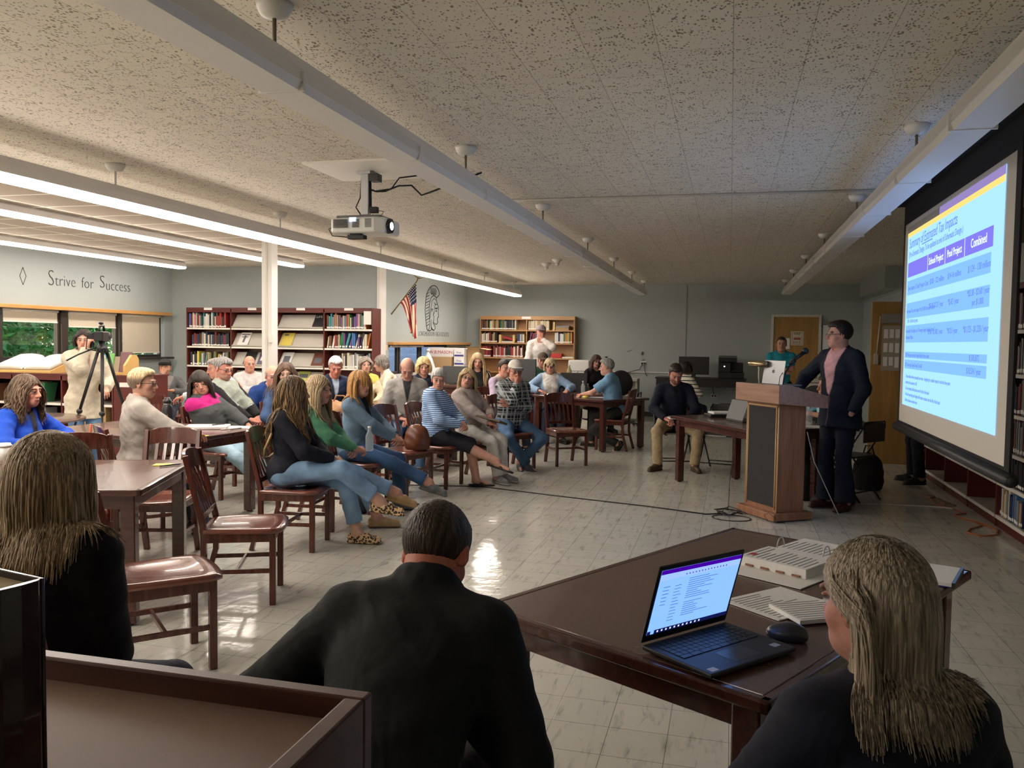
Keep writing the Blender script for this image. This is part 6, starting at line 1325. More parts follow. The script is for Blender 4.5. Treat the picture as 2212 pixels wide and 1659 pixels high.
MB().box(-.24,.26,-.22,.22,0,.12).box(-.24,-.0,-.22,.22,.12,.31).box(-.0,.24,-.0,.22,.12,.31).build('body',PLB,t,.01); MB().prism([(-.22,.33),(-.22,.41),(.20,.45),(.22,.37),(.22,.31)],-.24,.12,'x').build('scanner_lid',PLB,t,.01); MB().box(.02,.22,-.2,.02,.14,.15).build('output_tray',STEELD,t); MB().ball((-.12,-.225,.24),.014,8,6).build('power_light',EM('power_white',(1,1,1),1.2),t)
# office chair
def office_chair(x,y,deg,label,col):
    t=empty('office_chair',(x,y,0),rad(deg),label,'chair'); 
    b=MB(); b.lathe([(.02,.06),(.03,.10),(.025,.40)],10)
    for k in range(5): a=2*PI*k/5; b.bar((0,0,.09),(.30*math.cos(a),.30*math.sin(a),.06),.04,.03)
    b.build('base',STEELD,t)
    for k in range(5): a=2*PI*k/5; MB().ball((.30*math.cos(a),.30*math.sin(a),.03),.03,8,6).build('caster',PLB,t)
    s=SDF((-.27,-.27,.36),(.27,.27,.50),.012); s.ell((0,0,.44),(.25,.24,.055),k=0); V,Q=s.mesh(); mesh_obj('seat',V,Q,mat('chair_seat_'+col,(.10,.075,.05) if col=='b' else (.02,.02,.02),.85),t)
    s=SDF((-.25,-.36,.55),(.25,-.20,1.05),.012); s.ell((0,-.28,.79),(.235,.05,.25),k=0); V,Q=s.mesh(); mesh_obj('backrest',V,Q,mat('chair_back',(.018,.018,.02),.85),t)
    MB().bar((0,-.2,.42),(0,-.30,.66),.06,.02).build('back_bracket',STEELD,t)
    for sx in (-1,1): MB().tube([(sx*.25,-.1,.43),(sx*.30,-.1,.60),(sx*.30,.10,.64),(sx*.27,.14,.45)],.018,8).build('armrest',PLB,t)
office_chair(-1.90,15.5,200,'black office chair with brown seat standing empty near the far wall','b')
office_chair(.95,11.2,150,'black office chair partly hidden behind the speaker','k')
t=empty('metal_table',(-2.08,16.7,0),0,'small putty grey metal table left of the office chair','table')
MB().box(-.45,.32,-.25,.25,.80,.85).build('table_top',GREYP,t,.004); MB().box(-.45,.32,.0,.03,.10,.80).build('back_panel',GREYP,t); MB().box(-.45,.32,-.25,.25,.06,.10).build('foot_rail',GREYP,t)
for sx in (-.43,.30): MB().box(sx-.02,sx+.02,-.22,.22,.10,.80).build('leg',GREYP,t)
t=empty('white_cabinet',(-2.93,16.6,0),0,'white office machine on a stand right of the oak bookcase','cabinet')
MB().box(-.20,.22,-.25,.25,.75,1.20).build('body',WPL,t,.02); MB().box(-.18,.2,-.256,-.25,.98,.99).build('seam',STEELD,t); MB().box(-.22,.25,-.27,.27,0,.75).build('stand',GREYP,t,.004)
t=empty('white_cabinet',(1.28,13.4,0),0,'low white cabinet behind the lectern','cabinet'); MB().box(-.22,.22,-.2,.2,0,1.05).build('body',mat('cab_cream',(.55,.53,.46),.5),t,.008); MB().box(-.19,.19,-.205,-.2,.99,1.0).build('seam',STEELD,t)
# circulation desk
t=empty('circulation_desk',(-3.75,14.35,0),0,'long white topped circulation desk behind the middle tables','desk')
MB().box(-1.5,1.2,-.30,.30,.86,.90).build('worktop',mat('desk_white',(.62,.60,.56),.4),t,.004); MB().box(-1.45,1.15,-.25,.25,0,.86).build('cabinet',MAROON,t); MB().box(.80,1.24,-.34,-.30,.50,1.0).build('modesty_panel',PLB,t,.003)
monitor(-4.55,13.6,.80,.50,.30,5,'dark grey monitor back on the desk under the boxes',.02,mat('mon_grey',(.06,.065,.065),.5)); 
monitor(-3.42,13.45,.80,.66,.42,-12,'large black all in one computer behind the long haired blonde woman',.05,mat('mon_grey2',(.045,.048,.05),.45))
monitor(-2.55,13.85,.62,.46,.40,0,'dark monitor back right of the woman in the light blue shirt',.02,mat('mon_grey3',(.03,.03,.03),.5))
table(-3.95,13.5,0,2.0,.6,'dark computer table below the alcove boxes',.80)
table(-2.45,14.0,0,.9,.5,'dark computer table right of the woman in the light blue shirt',.62)
def bottle(x,y,z,r_,h_,m,label,cap=WPL,cat='bottle'):
    t=empty('bottle',(x,y,z),0,label,cat); MB().lathe([(r_*.9,0),(r_,h_*.05),(r_,h_*.62),(r_*.45,h_*.82),(r_*.4,h_*.88)],14).build('body',m,t); MB().lathe([(r_*.45,h_*.88),(r_*.45,h_)],10).build('bottle_cap',cap,t)
CLR=mat('clear_plastic',(.75,.80,.82),.12,alpha=.3); 
bottle(-2.72,14.30,.90,.045,.26,mat('soap_yellow',(.55,.50,.25),.3,alpha=.8),'tall clear bottle with yellow label on the circulation desk'); bottle(-2.58,14.30,.90,.032,.17,WPL,'small white pump bottle on the circulation desk'); bottle(-2.50,14.28,.90,.03,.10,PLB,'small black jar on the circulation desk',PLB)
bottle(-2.36,14.15,.62,.033,.23,CLR,'clear water bottle in front of the woman in the black top')
# boxes at alcove
t=table(-5.10,15.3,0,1.1,1.5,'dark table against the alcove window under the cartons',.80)
def carton(x,y,z,sx,sy,sz,deg,m,label,txt=None,flaps=False,tc=None,ts=.06,deco=None):
    t=empty('carton',(x,y,z),rad(deg),label,'box'); MB().box(-sx/2,sx/2,-sy/2,sy/2,0,sz).build('box_body',m,t,.003)
    if flaps: MB().add([(-sx/2,-sy/2,sz),(sx/2,-sy/2,sz),(sx/2+.02,-sy/2-.12,sz+.03),(-sx/2,-sy/2-.12,sz+.03)],[(0,1,2,3)]).add([(sx/2,-sy/2,sz),(sx/2,sy/2,sz),(sx/2+.17,sy/2,sz-.02),(sx/2+.17,-sy/2,sz-.03)],[(0,1,2,3)]).build('flap',m,t)
    if txt: o=text_mesh('box_text',txt,ts,tc,t,.0008,'CENTER'); o.rotation_euler=(PI/2,0,0); o.location=(0,-sy/2-.002,sz*.35)
    if deco: MB().box(-sx/2+.01,sx/2-.01,-sy/2-.003,-sy/2,*deco[0]).build('label_band',deco[1],t)
BLUEB=mat('box_blue',(.03,.035,.22),.6); WB_=mat('box_white',(.72,.70,.70),.6); REDT=mat('box_red',(.40,.02,.03),.6)
for k in range(4): carton(-4.93,14.98,.80+k*.155,.20,.3,.152,0,WB_,'white and blue paper carton, %s from the bottom of the stack of four'%ORD[k],'Print',tc=BLUEB,ts=.05,deco=((.0,.03),BLUEB))
carton(-5.30,15.0,1.25,.50,.3,.17,0,WB_,'white carton with red lettering lying on top by the alcove window','W.B.MASON',tc=REDT,ts=.085)
carton(-5.30,14.95,.80,.46,.3,.45,0,CARD,'brown cardboard carton below the white lettered carton'); carton(-4.70,15.15,.80,.24,.3,.36,0,CARD,'lower brown cardboard carton right of the blue and white stack'); carton(-4.70,15.15,1.16,.24,.3,.26,0,CARD,'open brown cardboard carton with flaps up',flaps=True)
t=empty('plastic_jug',(-5.35,14.3,.80),0,'white translucent drop shaped jug by the alcove window','jug'); MB().lathe([(.13,0),(.15,.1),(.14,.25),(.08,.42),(.03,.52),(.02,.55)],20).build('body',mat('jug_white',(.75,.78,.80),.3,alpha=.8),t); MB().lathe([(.03,.55),(.03,.60)],12).build('jug_cap',WPL,t)
table(-5.40,14.3,0,.5,.45,'dark stand under the white jug',.80)
bottle(-4.72,13.35,.80,.04,.26,WPL,'white pump dispenser beside the dark grey monitor')
# wall outlet on column trim
one(MB().box(0,.006,-.05,.05,-.05,.05),'wall_switch',mat('ivory',(.70,.58,.40),.5),'ivory wall switch by the white corner post','switch',(XJ+.001,13.30,1.42))
# tan door leaf at right
lf=empty('open_door',(1.79,11.75,0),0,'tall honey coloured door standing open behind the screen','door')
MB().box(0,.70,0,.045,.01,2.14).build('door_leaf',DOORW,lf,.003); MB().box(.12,.5,-.05,0,1.86,1.98).build('door_closer',mat('closer_grey',(.35,.34,.32),.4,metal=.3),lf); MB().tube([(.10,-.03,1.95),(.07,-.03,1.45)],.01,6).build('closer_arm',mat('closer_grey2',(.45,.42,.36),.5),lf); MB().box(.04,.09,-.03,0,1.32,1.46).build('lock_box',mat('closer_grey2',(.45,.42,.36),.5),lf)
nb=MB().box(.13,.36,-.012,0,1.24,1.83).build('notice_board',mat('board_clear',(.40,.36,.28),.5),lf)
b=MB(); r=random.Random(5)
for i in range(3):
    for j in range(3): b.box(.15+i*.07,.20+i*.07,-.015,-.012,1.28+j*.18+r.uniform(0,.03),1.42+j*.18)
b.build('notice_sheets',PAPER,nb)
one(MB().box(-.04,0,-.24,.24,-.16,.16),'wall_monitor',PLB,'black framed screen mounted on the wall at the right edge','monitor',(2.52,8.22,2.66),0)
# ---- low bookcase tops
at=empty('atlas_stand',(-8.75,8.85,1.07),rad(3),'open atlas lying on a sloping wooden book stand by the window','book stand')
MB().prism([(-.22,0),(.22,0),(.22,.17),(-.22,.03)],-.42,.42,'x').build('sloping_stand',mat('birch2',(.66,.42,.14),.45),at,.004)
def page(s): 
    m=MB(); N=10; vs=[]
    for i in range(N+1):
        u=i/N; x=s*(.01+.38*u); b=.045*math.sin(min(1,u*1.4)*PI*.5)*(1-.55*u)+.03
        for y in (-.19,.20): vs.append((x,y,.045+(y+.22)*.32+b*(1 if u>0 else .2)))
        for y in (-.19,.20): vs.append((x,y,.035+(y+.22)*.32))
    fs=[]
    for i in range(N): a=4*i; fs+=[(a,a+4,a+5,a+1),(a+2,a+3,a+7,a+6),(a,a+2,a+6,a+4),(a+1,a+5,a+7,a+3)]
    fs.append((4*N,4*N+2,4*N+3,4*N+1)); m.add(vs,fs,True); return m
ab=empty('atlas',(-8.75,8.85,1.07),rad(3),'large open atlas with white pages on the sloping stand','book'); page(-1).build('left_pages',PAPER,ab); page(1).build('right_pages',PAPER,ab); MB().add([(-.41,-.2,.042),(.41,-.2,.042),(.41,.22,.178),(-.41,.22,.178)],[(0,1,2,3)]).build('cover',mat('atlas_cover',(.45,.28,.10),.6),ab)
rk=empty('display_rack',(-7.45,8.8,1.073),0,'birch ended book display rack on the low bookcase behind the tripod','rack')
MB().box(-.33,.20,-.10,.10,0,.03).box(-.33,.20,.08,.10,.03,.12).build('rack_base',mat('birch2',(.66,.42,.14),.45),rk); MB().prism([(-.12,0),(.12,0),(.12,.20),(.08,.25),(.0,.25),(-.12,.12)],.20,.235,'x').build('end_block',mat('birch2',(.66,.42,.14),.45),rk)
for i,(x,w_,h_,c_,n_) in enumerate(((-.24,.11,.22,(.10,.35,.55),'sky blue'),(-.12,.10,.24,(.20,.5,.15),'green and white'),(.0,.09,.20,(.35,.28,.20),'brown'),(.11,.16,.26,(.20,.10,.11),'dull maroon'))):
    one(MB().box(-w_/2,w_/2,0,.025,0,h_).box(-w_/2+.004,w_/2-.004,.004,.021,h_,h_+.002),'book',mat('rack_'+n_.replace(' ','_'),c_,.5),n_+' book facing out on the birch display rack','book',(-7.45+x,8.80,1.10),0,'books on the display rack',.001,rot=(rad(-10),0,0))
# ---- video camera on tripod
tp=empty('tripod',(-6.27,7.2,0),rad(-10),'tall black tripod holding the video camera','tripod')
for k,a in enumerate((200,320,85)):
    d=Vector((math.cos(rad(a)),math.sin(rad(a)),0)); l=MB(); l.tube([Vector((0,0,1.42))+d*.04,Vector((0,0,.75))+d*.26,],.013,6); l.tube([Vector((0,0,1.42))+d*.04+Vector((.02,0,0)),Vector((0,0,.75))+d*.26+Vector((.012,0,0))],.011,6); l.tube([Vector((0,0,.78))+d*.25,d*.5],.012,6); l.build('leg',PLB,tp); MB().ball(Vector((0,0,.77))+d*.25,.03,8,6).build('leg_clamp',PLB,tp)
MB().lathe([(.05,1.38),(.055,1.44),(.035,1.46),(.035,1.50)],14).build('head',PLB,tp); MB().tube([(0,0,1.46),(-.1,-.2,1.36),(-.14,-.3,1.30)],.009,6).build('pan_handle',PLB,tp); MB().tube([(0,0,.72),(.0,0,1.40)],.014,8).build('centre_column',PLB,tp)
vc=empty('video_camera',(-6.27,7.2,1.50),rad(25),'small black video camera on top of the tripod','camera')
MB().box(-.045,.045,-.12,.10,.0,.10).build('body',PLB,vc,.012); MB().tube([(0,.10,.05),(0,.20,.05)],[.042,.046],14).build('lens_barrel',PLB,vc); MB().tube([(0,-.08,.10),(0,-.06,.15),(0,.06,.16),(0,.09,.10)],.012,6).build('carry_handle',PLB,vc); MB().ball((-.01,.02,.185),(.02,.055,.018),8,6).build('microphone',PLB,vc); MB().tube([(-.04,-.1,.08),(-.10,-.12,.06),(-.12,-.1,-.08),(-.05,-.02,-.10)],.006,6).build('cable',PLB,vc); MB().box(-.13,-.05,-.02,.0,.02,.085).build('flip_screen',PLB,vc,.004)
# ---- table 1, 2 things
one(MB().box(-.05,.05,-.04,.04,0,.003),'sticky_note',YEL,'yellow sticky note on the nearest left table','note',(-3.44,4.46,.7465),20); pen(-3.365,4.44,.7465,62,PLB,'black pen lying on the yellow note of the nearest left table')
t=empty('coffee_cup',(-4.36,4.17,.7465),0,'white paper coffee cup with lid on the nearest left table','cup'); MB().lathe([(.028,0),(.040,.11)],16).build('cup',WPL,t); MB().lathe([(.043,.108),(.043,.118),(.036,.122),(.034,.13)],16).build('lid',WPL,t)
wb=empty('water_bottle',(-4.59,6.02,.7465),0,'black steel water bottle with a gold shield emblem on the left table','bottle')
MB().lathe([(.044,0),(.046,.01),(.046,.19),(.036,.225),(.03,.235)],24).build('body',mat('bottle_black',(.012,.012,.013),.4),wb); MB().lathe([(.032,.235),(.032,.245)],20).build('neck_ring',STEEL,wb); MB().lathe([(.036,.245),(.036,.275),(.022,.28),(.022,.295)],20).tube([(.03,0,.27),(.05,0,.25),(.045,0,.235)],.006,6).build('bottle_lid',PLB,wb)
GOLD=mat('gold_print',(.42,.33,.16),.4)
def curved(poly,z0,m,name,off):
    b=MB(); c_=[]; 
    for (u,v) in poly: a=-1.38+u/.046; c_.append(((.046+off)*math.cos(a),(.046+off)*math.sin(a),z0+v))
    b.add(c_,[tuple(range(len(c_)))]); return b.build(name,m,wb)
curved([(-.022,.03),(.022,.03),(.022,-.005),(0,-.033),(-.022,-.005)],.125,GOLD,'shield_emblem',.0006); curved([(-.018,.026),(.018,.026),(.018,-.003),(0,-.027),(-.018,-.003)],.125,PLB,'shield_field',.0012); curved([(-.015,.024),(.015,.024),(.010,.0),(.004,-.0),(0,-.012),(-.004,0),(-.010,0)],.125,GOLD,'helmet_mark',.0018); curved([(-.007,.014),(-.003,.014),(0,-.006),(.003,.014),(.007,.014),(.001,-.020),(-.001,-.020)],.125,PLB,'letter_v',.0024)
t=empty('notebook',(-4.49,6.43,.7465),rad(25),'open white notebook on the left table beside the black bottle','notebook'); MB().box(-.18,.18,-.13,.13,0,.022).build('pages',PAPER,t,.004); lines(t,-.15,.15,-.1,.1,9,.0225,PRT,1)
pen(-4.42,6.50,.770,70,PLB,'dark pen on the open white notebook'); pen(-4.25,6.38,.7465,70,WPL,'white pen beside the loose papers on the left table'); pen(-4.21,6.45,.7465,80,mat('pen_grey',(.3,.3,.3),.4),'grey pen beside the white pen on the left table')
one(MB().box(-.12,.12,-.09,.09,0,.004),'paper_sheets',PAPER,'loose white papers at the right corner of the bottle table','papers',(-4.26,6.58,.7465),15)
for x,y,l in ((-4.16,5.88,'yellow sticky note at the near edge of the bottle table'),(-4.50,5.98,'small yellow note behind the black bottle')): one(MB().box(-.05,.05,-.035,.035,0,.003),'sticky_note',YEL,l,'note',(x,y,.7465),5)
pen(-4.36,5.97,.7465,10,PLB,'black pen in front of the black bottle')
# ---- foreground table: laptop
LP=empty('laptop',(-.098,2.270,.7465),rad(50.3),'open black laptop with a blue white screen on the foreground table','laptop')
LB_=mat('laptop_black',(.010,.010,.012),.45); KEY=mat('key_black',(.006,.006,.007),.4)
MB().box(-.165,.165,-.235,0,.006,.019).build('base',LB_,LP,.004)
kb=MB()
for r_ in range(6):
    n=14 if r_<5 else 8
    for c_ in range(n):
        w0=.290/n; x0=-.145+c_*w0; y1=-.02-r_*.0185; kb.box(x0+.0012,x0+w0-.0012,y1-.0165,y1,.019,.0208)
kb.build('keyboard',KEY,LP); MB().box(-.05,.05,-.215,-.145,.0188,.0193).build('touchpad',mat('pad_black',(.016,.016,.02),.3),LP); MB().box(.115,.14,-.205,-.185,.019,.0195).build('sticker',mat('sticker_white',(.5,.5,.52),.5),LP); MB().box(-.15,-.125,-.225,-.205,.019,.0195).build('sticker',mat('sticker_white',(.5,.5,.52),.5),LP)
sd=MB().box(-.165,.165,0,.225,-.006,0).build('screen_lid',LB_,LP,.003); sd.location=(0,.0,.022); sd.rotation_euler=(rad(106),0,0)
# lid local: x right, y up the lid, -z ... front face is +z side (towards the user)
def lb(n,a,b,c_,d,m,z=.0006): return MB().box(a,b,c_,d,z-.0003,z).build(n,m,sd)
dsp=lb('display',-.155,.155,.022,.212,EM('lap_blue',(.19,.38,.95),.72),.0008)
def l2(n,a,b,c_,d,m,z=.0012): return MB().box(a,b,c_,d,z-.0003,z).build(n,m,dsp)
l2('title_bar',-.155,.155,.200,.212,EM('lap_purple',(.05,.0,.32),.55)); l2('task_bar',-.130,.155,.022,.0335,EM('lap_dark',(.004,.006,.05),.8)); l2('start_corner',-.155,-.143,.022,.032,EM('lap_dark',(.004,.006,.05),.8)); l2('toolbar',-.155,.155,.182,.200,EM('lap_pale',(.30,.46,1.0),.6))
LTX=EM('lap_text',(.03,.06,.30),.7); RW=EM('lap_row',(.15,.30,.80),.9)
for a,b in ((.168,.176),(.150,.157),(.136,.142)): l2('table_row',-.045,.150,a,b,RW)
tx=MB(); r=random.Random(9)
for k in range(12): y_=.158-k*.0095; tx.box(-.092,-.092+r.uniform(.02,.03),y_,y_+.0013,.0014,.0017)
for k in range(6): y_=.160-k*.0105; tx.box(-.135,-.135+r.uniform(.018,.026),y_,y_+.0015,.0014,.0017)
for k in range(18):
    y_=.172-k*.0066
    if k in (10,): continue
    tx.box(-.042,-.042+r.uniform(.035,.12),y_,y_+.0013,.0014,.0017)
for k in range(14): tx.box(-.06+k*.012,-.06+k*.012+.004,.187,.191,.0014,.0017)
tx.build('screen_text',LTX,dsp)
ic=MB()
for k in range(11): ic.box(-.12+k*.016,-.12+k*.016+.005,.0255,.0305,.0015,.0018)
ic.build('task_icons',EM('lap_icons',(.55,.65,.95),.8),dsp)
# mouse
s=SDF((-.05,-.07,-.01),(.05,.07,.06),.004); s.ell((0,0,.012),(.034,.056,.030),k=0); s.ell((.0,-.015,.018),(.030,.040,.030),k=.01); s.fn(lambda X,Y,Z:(.002-Z)+0*X+0*Y,k=.003); V,Q=s.mesh(); ms=mesh_obj('computer_mouse',V,Q,mat('mouse_black',(.035,.035,.038),.3)); ms.location=(.17,2.355,.7465); ms.rotation_euler=(0,0,rad(75)); tag(ms,'black computer mouse on the foreground table right of the laptop','mouse')
# binder
bn=empty('ring_binder',(.27,3.19,.7465),rad(58),'open white ring binder full of printed pages on the foreground table','binder')
MB().box(-.30,.30,-.16,.16,0,.004).build('cover',PAPER,bn,.001)
MB().box(-.19,.02,-.12,.14,.004,.038).build('page_stack',PAPER,bn,.002); MB().box(.05,.28,-.14,.13,.004,.03).build('page_stack',PAPER,bn,.002)
for y_ in (-.09,.09): MB().tube([(.02+.022*math.cos(a)*1.2,y_,.045+.035*math.sin(a)) for a in [PI*k/8 for k in range(9)]],.0025,6).build('ring',STEEL,bn)
lines(bn,-.17,0,-.10,.12,12,.0385,PRT,2); lines(bn,.07,.26,-.12,.11,12,.0305,PRT,3); MB().box(-.15,-.12,.10,.125,.0385,.039).build('red_logo',mat('logo_red',(.45,.03,.04),.5),bn)
for k in range(4): MB().box(-.197,-.189,-.10+k*.06,-.07+k*.06,.008,.014).build('index_tab',mat('tab_brown',(.30,.14,.08),.6),bn)
o=one(MB().box(-.14,.14,-.11,.11,0,.003),'paper_sheets',PAPER,'printed sheets lying flat between the laptop and the binder','papers',(.17,2.68,.7465),48); lines(o,-.12,.08,-.09,.09,12,.0032,PRT,4)
o=one(MB().box(-.11,.11,-.08,.08,0,.012),'paper_packet',PAPER,'stapled packet of printed pages beside the grey blonde woman','papers',(.27,2.60,.7505),30); lines(o,-.10,.09,-.07,.07,9,.0122,PRT,5)
t=empty('spiral_notebook',(.69,3.17,.7465),rad(70),'white spiral notebook hanging over the far right table corner','notebook'); MB().box(-.12,.12,-.10,.10,0,.016).build('pages',PAPER,t,.002); MB().box(-.125,.125,-.105,-.095,0,.018).build('spiral_edge',STEELD,t); MB().box(-.122,.122,-.102,.102,-.0,.003).build('cover',BLUEB,t)
# ---- foreground desk with rim
dk=empty('index_desk',(-.50,.62,0),0,'dark wooden index desk with a raised rim in the lower left corner','desk')
x0_,x1_,y0_,y1_=-1.9,.02,-.62,.45
MB().box(x0_,x1_-.03,y0_,y1_-.02,.96,1.015).build('worktop',mat('desk_top_laminate',(.20,.125,.09),.5,var=.05,vscale=120.),dk)
RIM=wood('desk_rim',(.055,.018,.012),(.105,.040,.028),.3,axis=0,sc=2.); b=MB(); b.box(x0_,x1_,y1_-.028,y1_,.85,1.05); b.box(x1_-.03,x1_,y0_,y1_-.028,.85,1.05); b.build('raised_rim',RIM,dk,.004)
MB().box(x0_,x1_-.005,y0_,y1_-.03,0,.85).build('cabinet_body',RIM,dk,.003)
bs=empty('metal_book_stand',(-.80,.66,1.015),rad(-12),'silver metal book stand at the lower left edge','stand'); MB().bar((.045,-.045,.0),(.035,-.03,.11),.014,.003,(0,1,0)).build('support_strip',STEEL,bs); MB().box(-.08,.08,-.10,.02,0,.002).build('foot_plate',STEEL,bs)
bk=empty('book',(-.815,.72,1.018),rad(-12),'thick dark hardback in a clear jacket standing upright at the lower left edge','book'); JK=mat('book_jacket',(.018,.010,.010),.12,coat=.6)
b=MB(); b.box(-.10,.10,-.03,-.026,0,.27); b.box(-.10,.10,.026,.03,0,.27); b.tube([(.098,-.026,.003),(.098,-.026,.268)],.004,6); b.prism([(.096,-.03),(.104,-.02),(.106,0),(.104,.02),(.096,.03)],0,.27); b.build('cover',JK,bk,.001); MB().box(-.10,.095,-.026,.026,.004,.262).build('page_block',mat('page_cream',(.45,.36,.22),.8),bk); MB().box(.045,.080,-.0315,-.03,.17,.23).build('spine_label',mat('dim_label',(.10,.08,.07),.5),bk)
# ---- panel table things
t=empty('laptop',(.155,9.05,.7465),rad(122),'dark grey laptop open on the table left of the lectern','laptop'); MB().box(-.16,.16,-.11,.11,0,.018).build('base',mat('lap_grey',(.05,.055,.055),.45),t,.003); l_=MB().box(-.16,.16,0,.22,-.006,0).build('screen_lid',mat('lap_grey',(.05,.055,.055),.45),t,.003); l_.location=(0,.11,.016); l_.rotation_euler=(rad(110),0,0)
t=empty('portfolio',(-.08,9.55,.7465),rad(20),'black portfolio with a curled white notepad on the table left of the lectern','notepad'); MB().box(-.16,.12,-.12,.12,0,.03).build('folder',PLB,t,.006); MB().box(-.12,.14,-.10,.10,.03,.055).build('notepad',PAPER,t,.01)
bottle(.80,8.95,.7465,.032,.19,CLR,'clear water bottle on the table right of the lectern'); one(MB().box(-.15,.15,-.10,.10,0,.004),'paper_sheets',PAPER,'white papers on the table right of the lectern','papers',(.84,8.72,.7465),-20)
# podium things
mk=empty('laptop',(.40,7.86,1.165),rad(-58),'silver laptop with a black apple mark standing open on the lectern','laptop'); ALU=mat('aluminium',(.28,.29,.30),.35,metal=.7)
MB().box(-.155,.155,-.0,.20,0,.012).build('base',ALU,mk,.003); ld=MB().box(-.155,.155,0,.215,0,.006).build('screen_lid',ALU,mk,.004); ld.location=(0,.0,.010); ld.rotation_euler=(rad(82),0,0)
mk.location=(.375,7.80,1.192)
ap=MB(); pts=[]
for k in range(28):
    a=2*PI*k/28; r_=.019*(1+.10*math.cos(2*a)-.12*math.exp(-((a-PI/2)/.35)**2)-.10*math.exp(-((a-3*PI/2)/.3)**2)); x_=r_*math.cos(a); 
    if x_>.010 and abs(r_*math.sin(a)-.004)<.009: x_-=.006*(1-abs(r_*math.sin(a)-.004)/.009)
    pts.append((x_,.115+r_*math.sin(a)))
ap.prism(pts,.0,.0010); ap.prism([(.0,.139),(.003,.146),(.009,.150),(.007,.142)],.0,.0010); a_=ap.build('apple_mark',PLB,ld); a_.rotation_euler=(0,0,0); a_.location=(0,0,.0062)
lm=empty('desk_lamp',(.27,7.96,1.19),rad(-40),'brass tube lamp on a flexible neck on the lectern','lamp'); BRS=mat('lamp_brass',(.55,.42,.24),.25,metal=.9)
MB().tube([(-.10,-.02,.19),(.10,-.02,.19)],.028,16).build('lamp_shade',BRS,lm); MB().tube([(0,0,0),(-.01,0,.08),(0,-.01,.14),(.0,-.02,.17)],.008,8).build('flexible_neck',mat('neck_cream',(.60,.56,.42),.4),lm); MB().box(-.03,.05,-.03,.03,-.0,.01).build('base',BRS,lm)
mc=empty('microphone',(.46,7.72,1.19),0,'black microphone on a gooseneck leaning over the lectern','microphone'); MB().tube([(0,0,0),(.01,.0,.10),(.06,.02,.19),(.10,.03,.23)],.008,8).build('gooseneck',PLB,mc); MB().tube([(.06,.01,.21),(.17,.04,.30)],[.014,.019],12).build('handle',PLB,mc); MB().ball((.185,.045,.315),.030,14,10).build('grille',mat('mic_grille',(.02,.025,.035),.4,metal=.3),mc); MB().tube([(.05,-.01,.20),(.10,.0,.23)],.018,8).build('clip',PLB,mc)
MB().tube([(.0,-.02,.13),(-.03,-.06,.08),(-.04,-.10,.0),(-.045,-.16,-.10),(-.04,-.20,-.18)],.003,5).build('cable',PLB,mc)
one(MB().box(-.12,.12,-.08,.08,0,.01),'paper_sheets',PAPER,'speaker notes lying on the lectern top','papers',(.58,7.86,1.145),-56,rot=(rad(-15),0,rad(-56)))
# ---- floor cables, bags
def cable(name,pts,r_,m,label): one(MB().tube(pts,r_,7),name,m,label,'cable')
cable('floor_cable',[(-3.9,8.10,.006),(-2.526,8.402,.006),(-1.665,8.137,.006),(-.715,7.888,.006),(-.173,7.691,.006),(.0,7.80,.006)],.006,INK,'long black cable running across the floor to the lectern')
r=random.Random(2); p=[(.02+.10*math.cos(k*.55)*r.uniform(.4,1.3),7.80+.13*math.sin(k*.55)*r.uniform(.4,1.3),.008+.03*r.random()) for k in range(42)]; cable('cable_heap',p,.004,INK,'tangled heap of black cables at the foot of the lectern')
cable('cable_loop',[(.05+.13*math.cos(a)*1.3,7.60+.13*math.sin(a),.005) for a in [k*.4 for k in range(20)]],.004,INK,'loose black cable loops on the floor in front of the heap')
cable('thin_cable',[(.02,7.9,.01),(.03,8.15,.25),(.06,8.30,.50),(.08,8.38,.72)],.003,INK,'thin black wire hanging from the table corner to the cable heap')
cable('thin_cable',[(.36,7.50,.02),(.32,7.46,.08),(.36,7.44,.10),(.42,7.47,.05),(.40,7.50,.01),(.50,7.53,.004)],.002,INK,'thin dark wire looped at the front corner of the lectern base')
OR=mat('cord_orange',(.45,.12,.03),.5)
cable('extension_cord',[(2.03,9.45,.007),(2.0,8.92,.007),(2.12,8.70,.007),(2.17,8.5,.007),(2.05,8.40,.007),(2.08,8.25,.007),(2.20,8.05,.007),(2.24,7.80,.007),(2.18,7.60,.007),(2.05,7.52,.007),(1.96,7.62,.007),(2.02,7.78,.007),(2.16,7.95,.007),(2.15,8.10,.007)],.006,OR,'orange extension cord curled beside the right bookcase')
cable('extension_cord',[(1.95,9.6,.007),(2.1,9.4,.007),(2.0,9.2,.007),(2.12,9.05,.007),(2.06,8.8,.007),(2.18,8.9,.007),(2.10,9.25,.007)],.006,mat('cord_brown',(.28,.13,.06),.6),'dull brown cord loops further along the right bookcase')
cable('power_cable',[(1.05,8.60,.006),(1.417,8.726,.006),(1.715,8.754,.006),(2.048,8.771,.006),(2.10,8.68,.01)],.005,WPL,'white power cord along the floor behind the speaker')
cable('power_cable',[(.74,8.42,.72),(.80,8.30,.45),(.95,8.15,.12),(1.0,8.05,.01)],.004,WPL,'white charger cord hanging from the table to the speaker shoes')
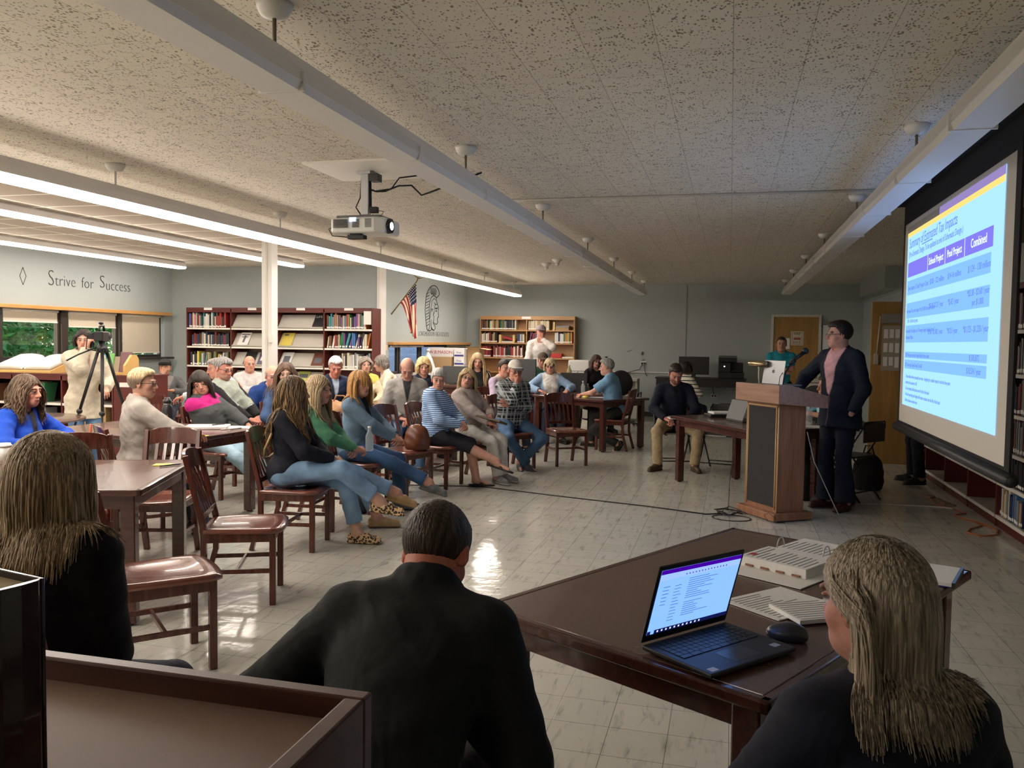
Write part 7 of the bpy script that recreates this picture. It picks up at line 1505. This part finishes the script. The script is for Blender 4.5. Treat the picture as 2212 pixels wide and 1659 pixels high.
def bag(x,y,rx,ry,h_,m,label,cat='bag',name='backpack',z=0.,strap=True):
    t=empty(name,(x,y,z),0,label,cat); s=SDF((-rx-.03,-ry-.03,-.02),(rx+.03,ry+.03,h_+.06),.012); s.ell((0,0,h_*.42),(rx,ry,h_*.55),k=0); s.ell((0,0,h_*.2),(rx,ry,h_*.35),k=.04); s.fn(lambda X,Y,Z:(.0-Z)+0*X+0*Y,k=.02); s.disp(lambda X,Y,Z:.006*np.sin(X*40+Z*30)*np.sin(Z*35+Y*20)); V,Q=s.mesh(); mesh_obj('bag_body',V,Q,m,t)
    if strap: MB().tube([(-rx*.4,0,h_*.85),(-rx*.2,0,h_+.06),(rx*.2,0,h_+.06),(rx*.4,0,h_*.85)],.008,6).build('strap',m,t)
BAGB=mat('bag_black',(.008,.008,.009),.7)
bag(.72,8.80,.19,.13,.44,BAGB,'black backpack on the floor under the table right of the lectern'); bag(1.48,9.62,.16,.12,.42,BAGB,'black bag standing behind the folding chair',name='tote_bag'); bag(1.02,8.62,.20,.10,.13,BAGB,'small black bag lying behind the speaker shoes',name='shoulder_bag')
bag(-4.52,5.18,.15,.09,.26,mat('bag_orange',(.55,.07,.015),.6),'bright orange handbag on the floor under the left table',name='handbag')
one(MB().tube([(-4.33,4.86,.93),(-4.36,4.88,.80),(-4.42,4.95,.62),(-4.50,5.08,.28)],.008,6),'bag_strap',mat('strap_orange',(.60,.12,.04),.5),'orange strap hanging over the wooden chair back','strap')
bag(-3.19,6.78,.09,.08,.20,mat('bag_plaid',(.03,.03,.032),.6,var=.9,vscale=60.),'small black and white patterned bag between the front row chairs',name='handbag')
bag(-3.02,7.78,.13,.09,.27,mat('bag_leather',(.13,.04,.015),.35),'brown leather handbag sitting on the empty wooden chair',name='handbag',z=.452)
bag(-4.05,8.15,.22,.15,.14,mat('bag_tan',(.36,.17,.06),.5),'tan leather bag lying on the table behind the denim jacketed woman',name='handbag',z=.746)
# things in the mid tables
one(MB().lathe([(.045,0),(.045,.03)],18),'tape_roll',YEL,'roll of yellow tape on the table by the pale blue polo','tape',(-2.02,11.95,.7465)); one(MB().box(-.06,.06,-.04,.04,0,.003),'sticky_note',YEL,'yellow note on the table before the woman in light blue','note',(-2.62,12.30,.7465),30)
bottle(-2.20,12.75,.7465,.033,.21,CLR,'clear water bottle standing behind the yellow tape roll')
for x,y,dg,l in ((-1.92,12.1,20,'white paper beside the yellow tape roll'),(-4.15,8.35,10,'white paper beside the tan leather bag'),(-3.75,10.1,-20,'open white paper on the table behind the quarter zip man'),(-3.6,12.0,-40,'white paper on the table behind the golden haired woman'),(-5.6,8.95,10,'white paper on the table before the blue hoodie')): one(MB().box(-.14,.14,-.1,.1,0,.004),'paper_sheets',PAPER,l,'papers',(x,y,.7465),dg)
# held things
def at_person(k,loc): 
    p=PE[k][1]; fr=p['fr']; c_,s_=math.cos(fr),math.sin(fr); return (p['loc'][0]+c_*loc[0]-s_*loc[1], p['loc'][1]+s_*loc[0]+c_*loc[1], loc[2])
q=at_person('blonde2',(.03,.50,.645)); bottle(q[0],q[1],q[2],.033,.20,mat('water_bottle_clear',(.70,.80,.86),.12,alpha=.35),'clear water bottle held by the blonde woman in the green cardigan')
q=at_person('navyw',(.0,.42,.655)); o=one(MB().box(-.15,.15,-.10,.10,0,.012),'notepad',PAPER,'white notepad on the lap of the man in khakis','notepad',q,-74,rot=(rad(4),0,rad(20)))
q=at_person('glassb',(.06,.34,.68)); one(MB().box(-.16,.16,-.11,.11,0,.025),'leather_folder',mat('folder_brown',(.10,.065,.035),.5),'brown leather folder on the lap of the woman in the taupe hoodie','folder',q,-10,bevel=.006,rot=(rad(-14),rad(10),rad(-10)))
pn=PE['navy']; rt=pn[0]; MB().tube([(-.14,-.150,.68),(-.05,-.165,.655),(.06,-.16,.67),(.13,-.13,.74),(.18,-.06,.86)],[.008]*5,6).build('belt_strap',mat('strap_gold',(.50,.36,.16),.4),rt)
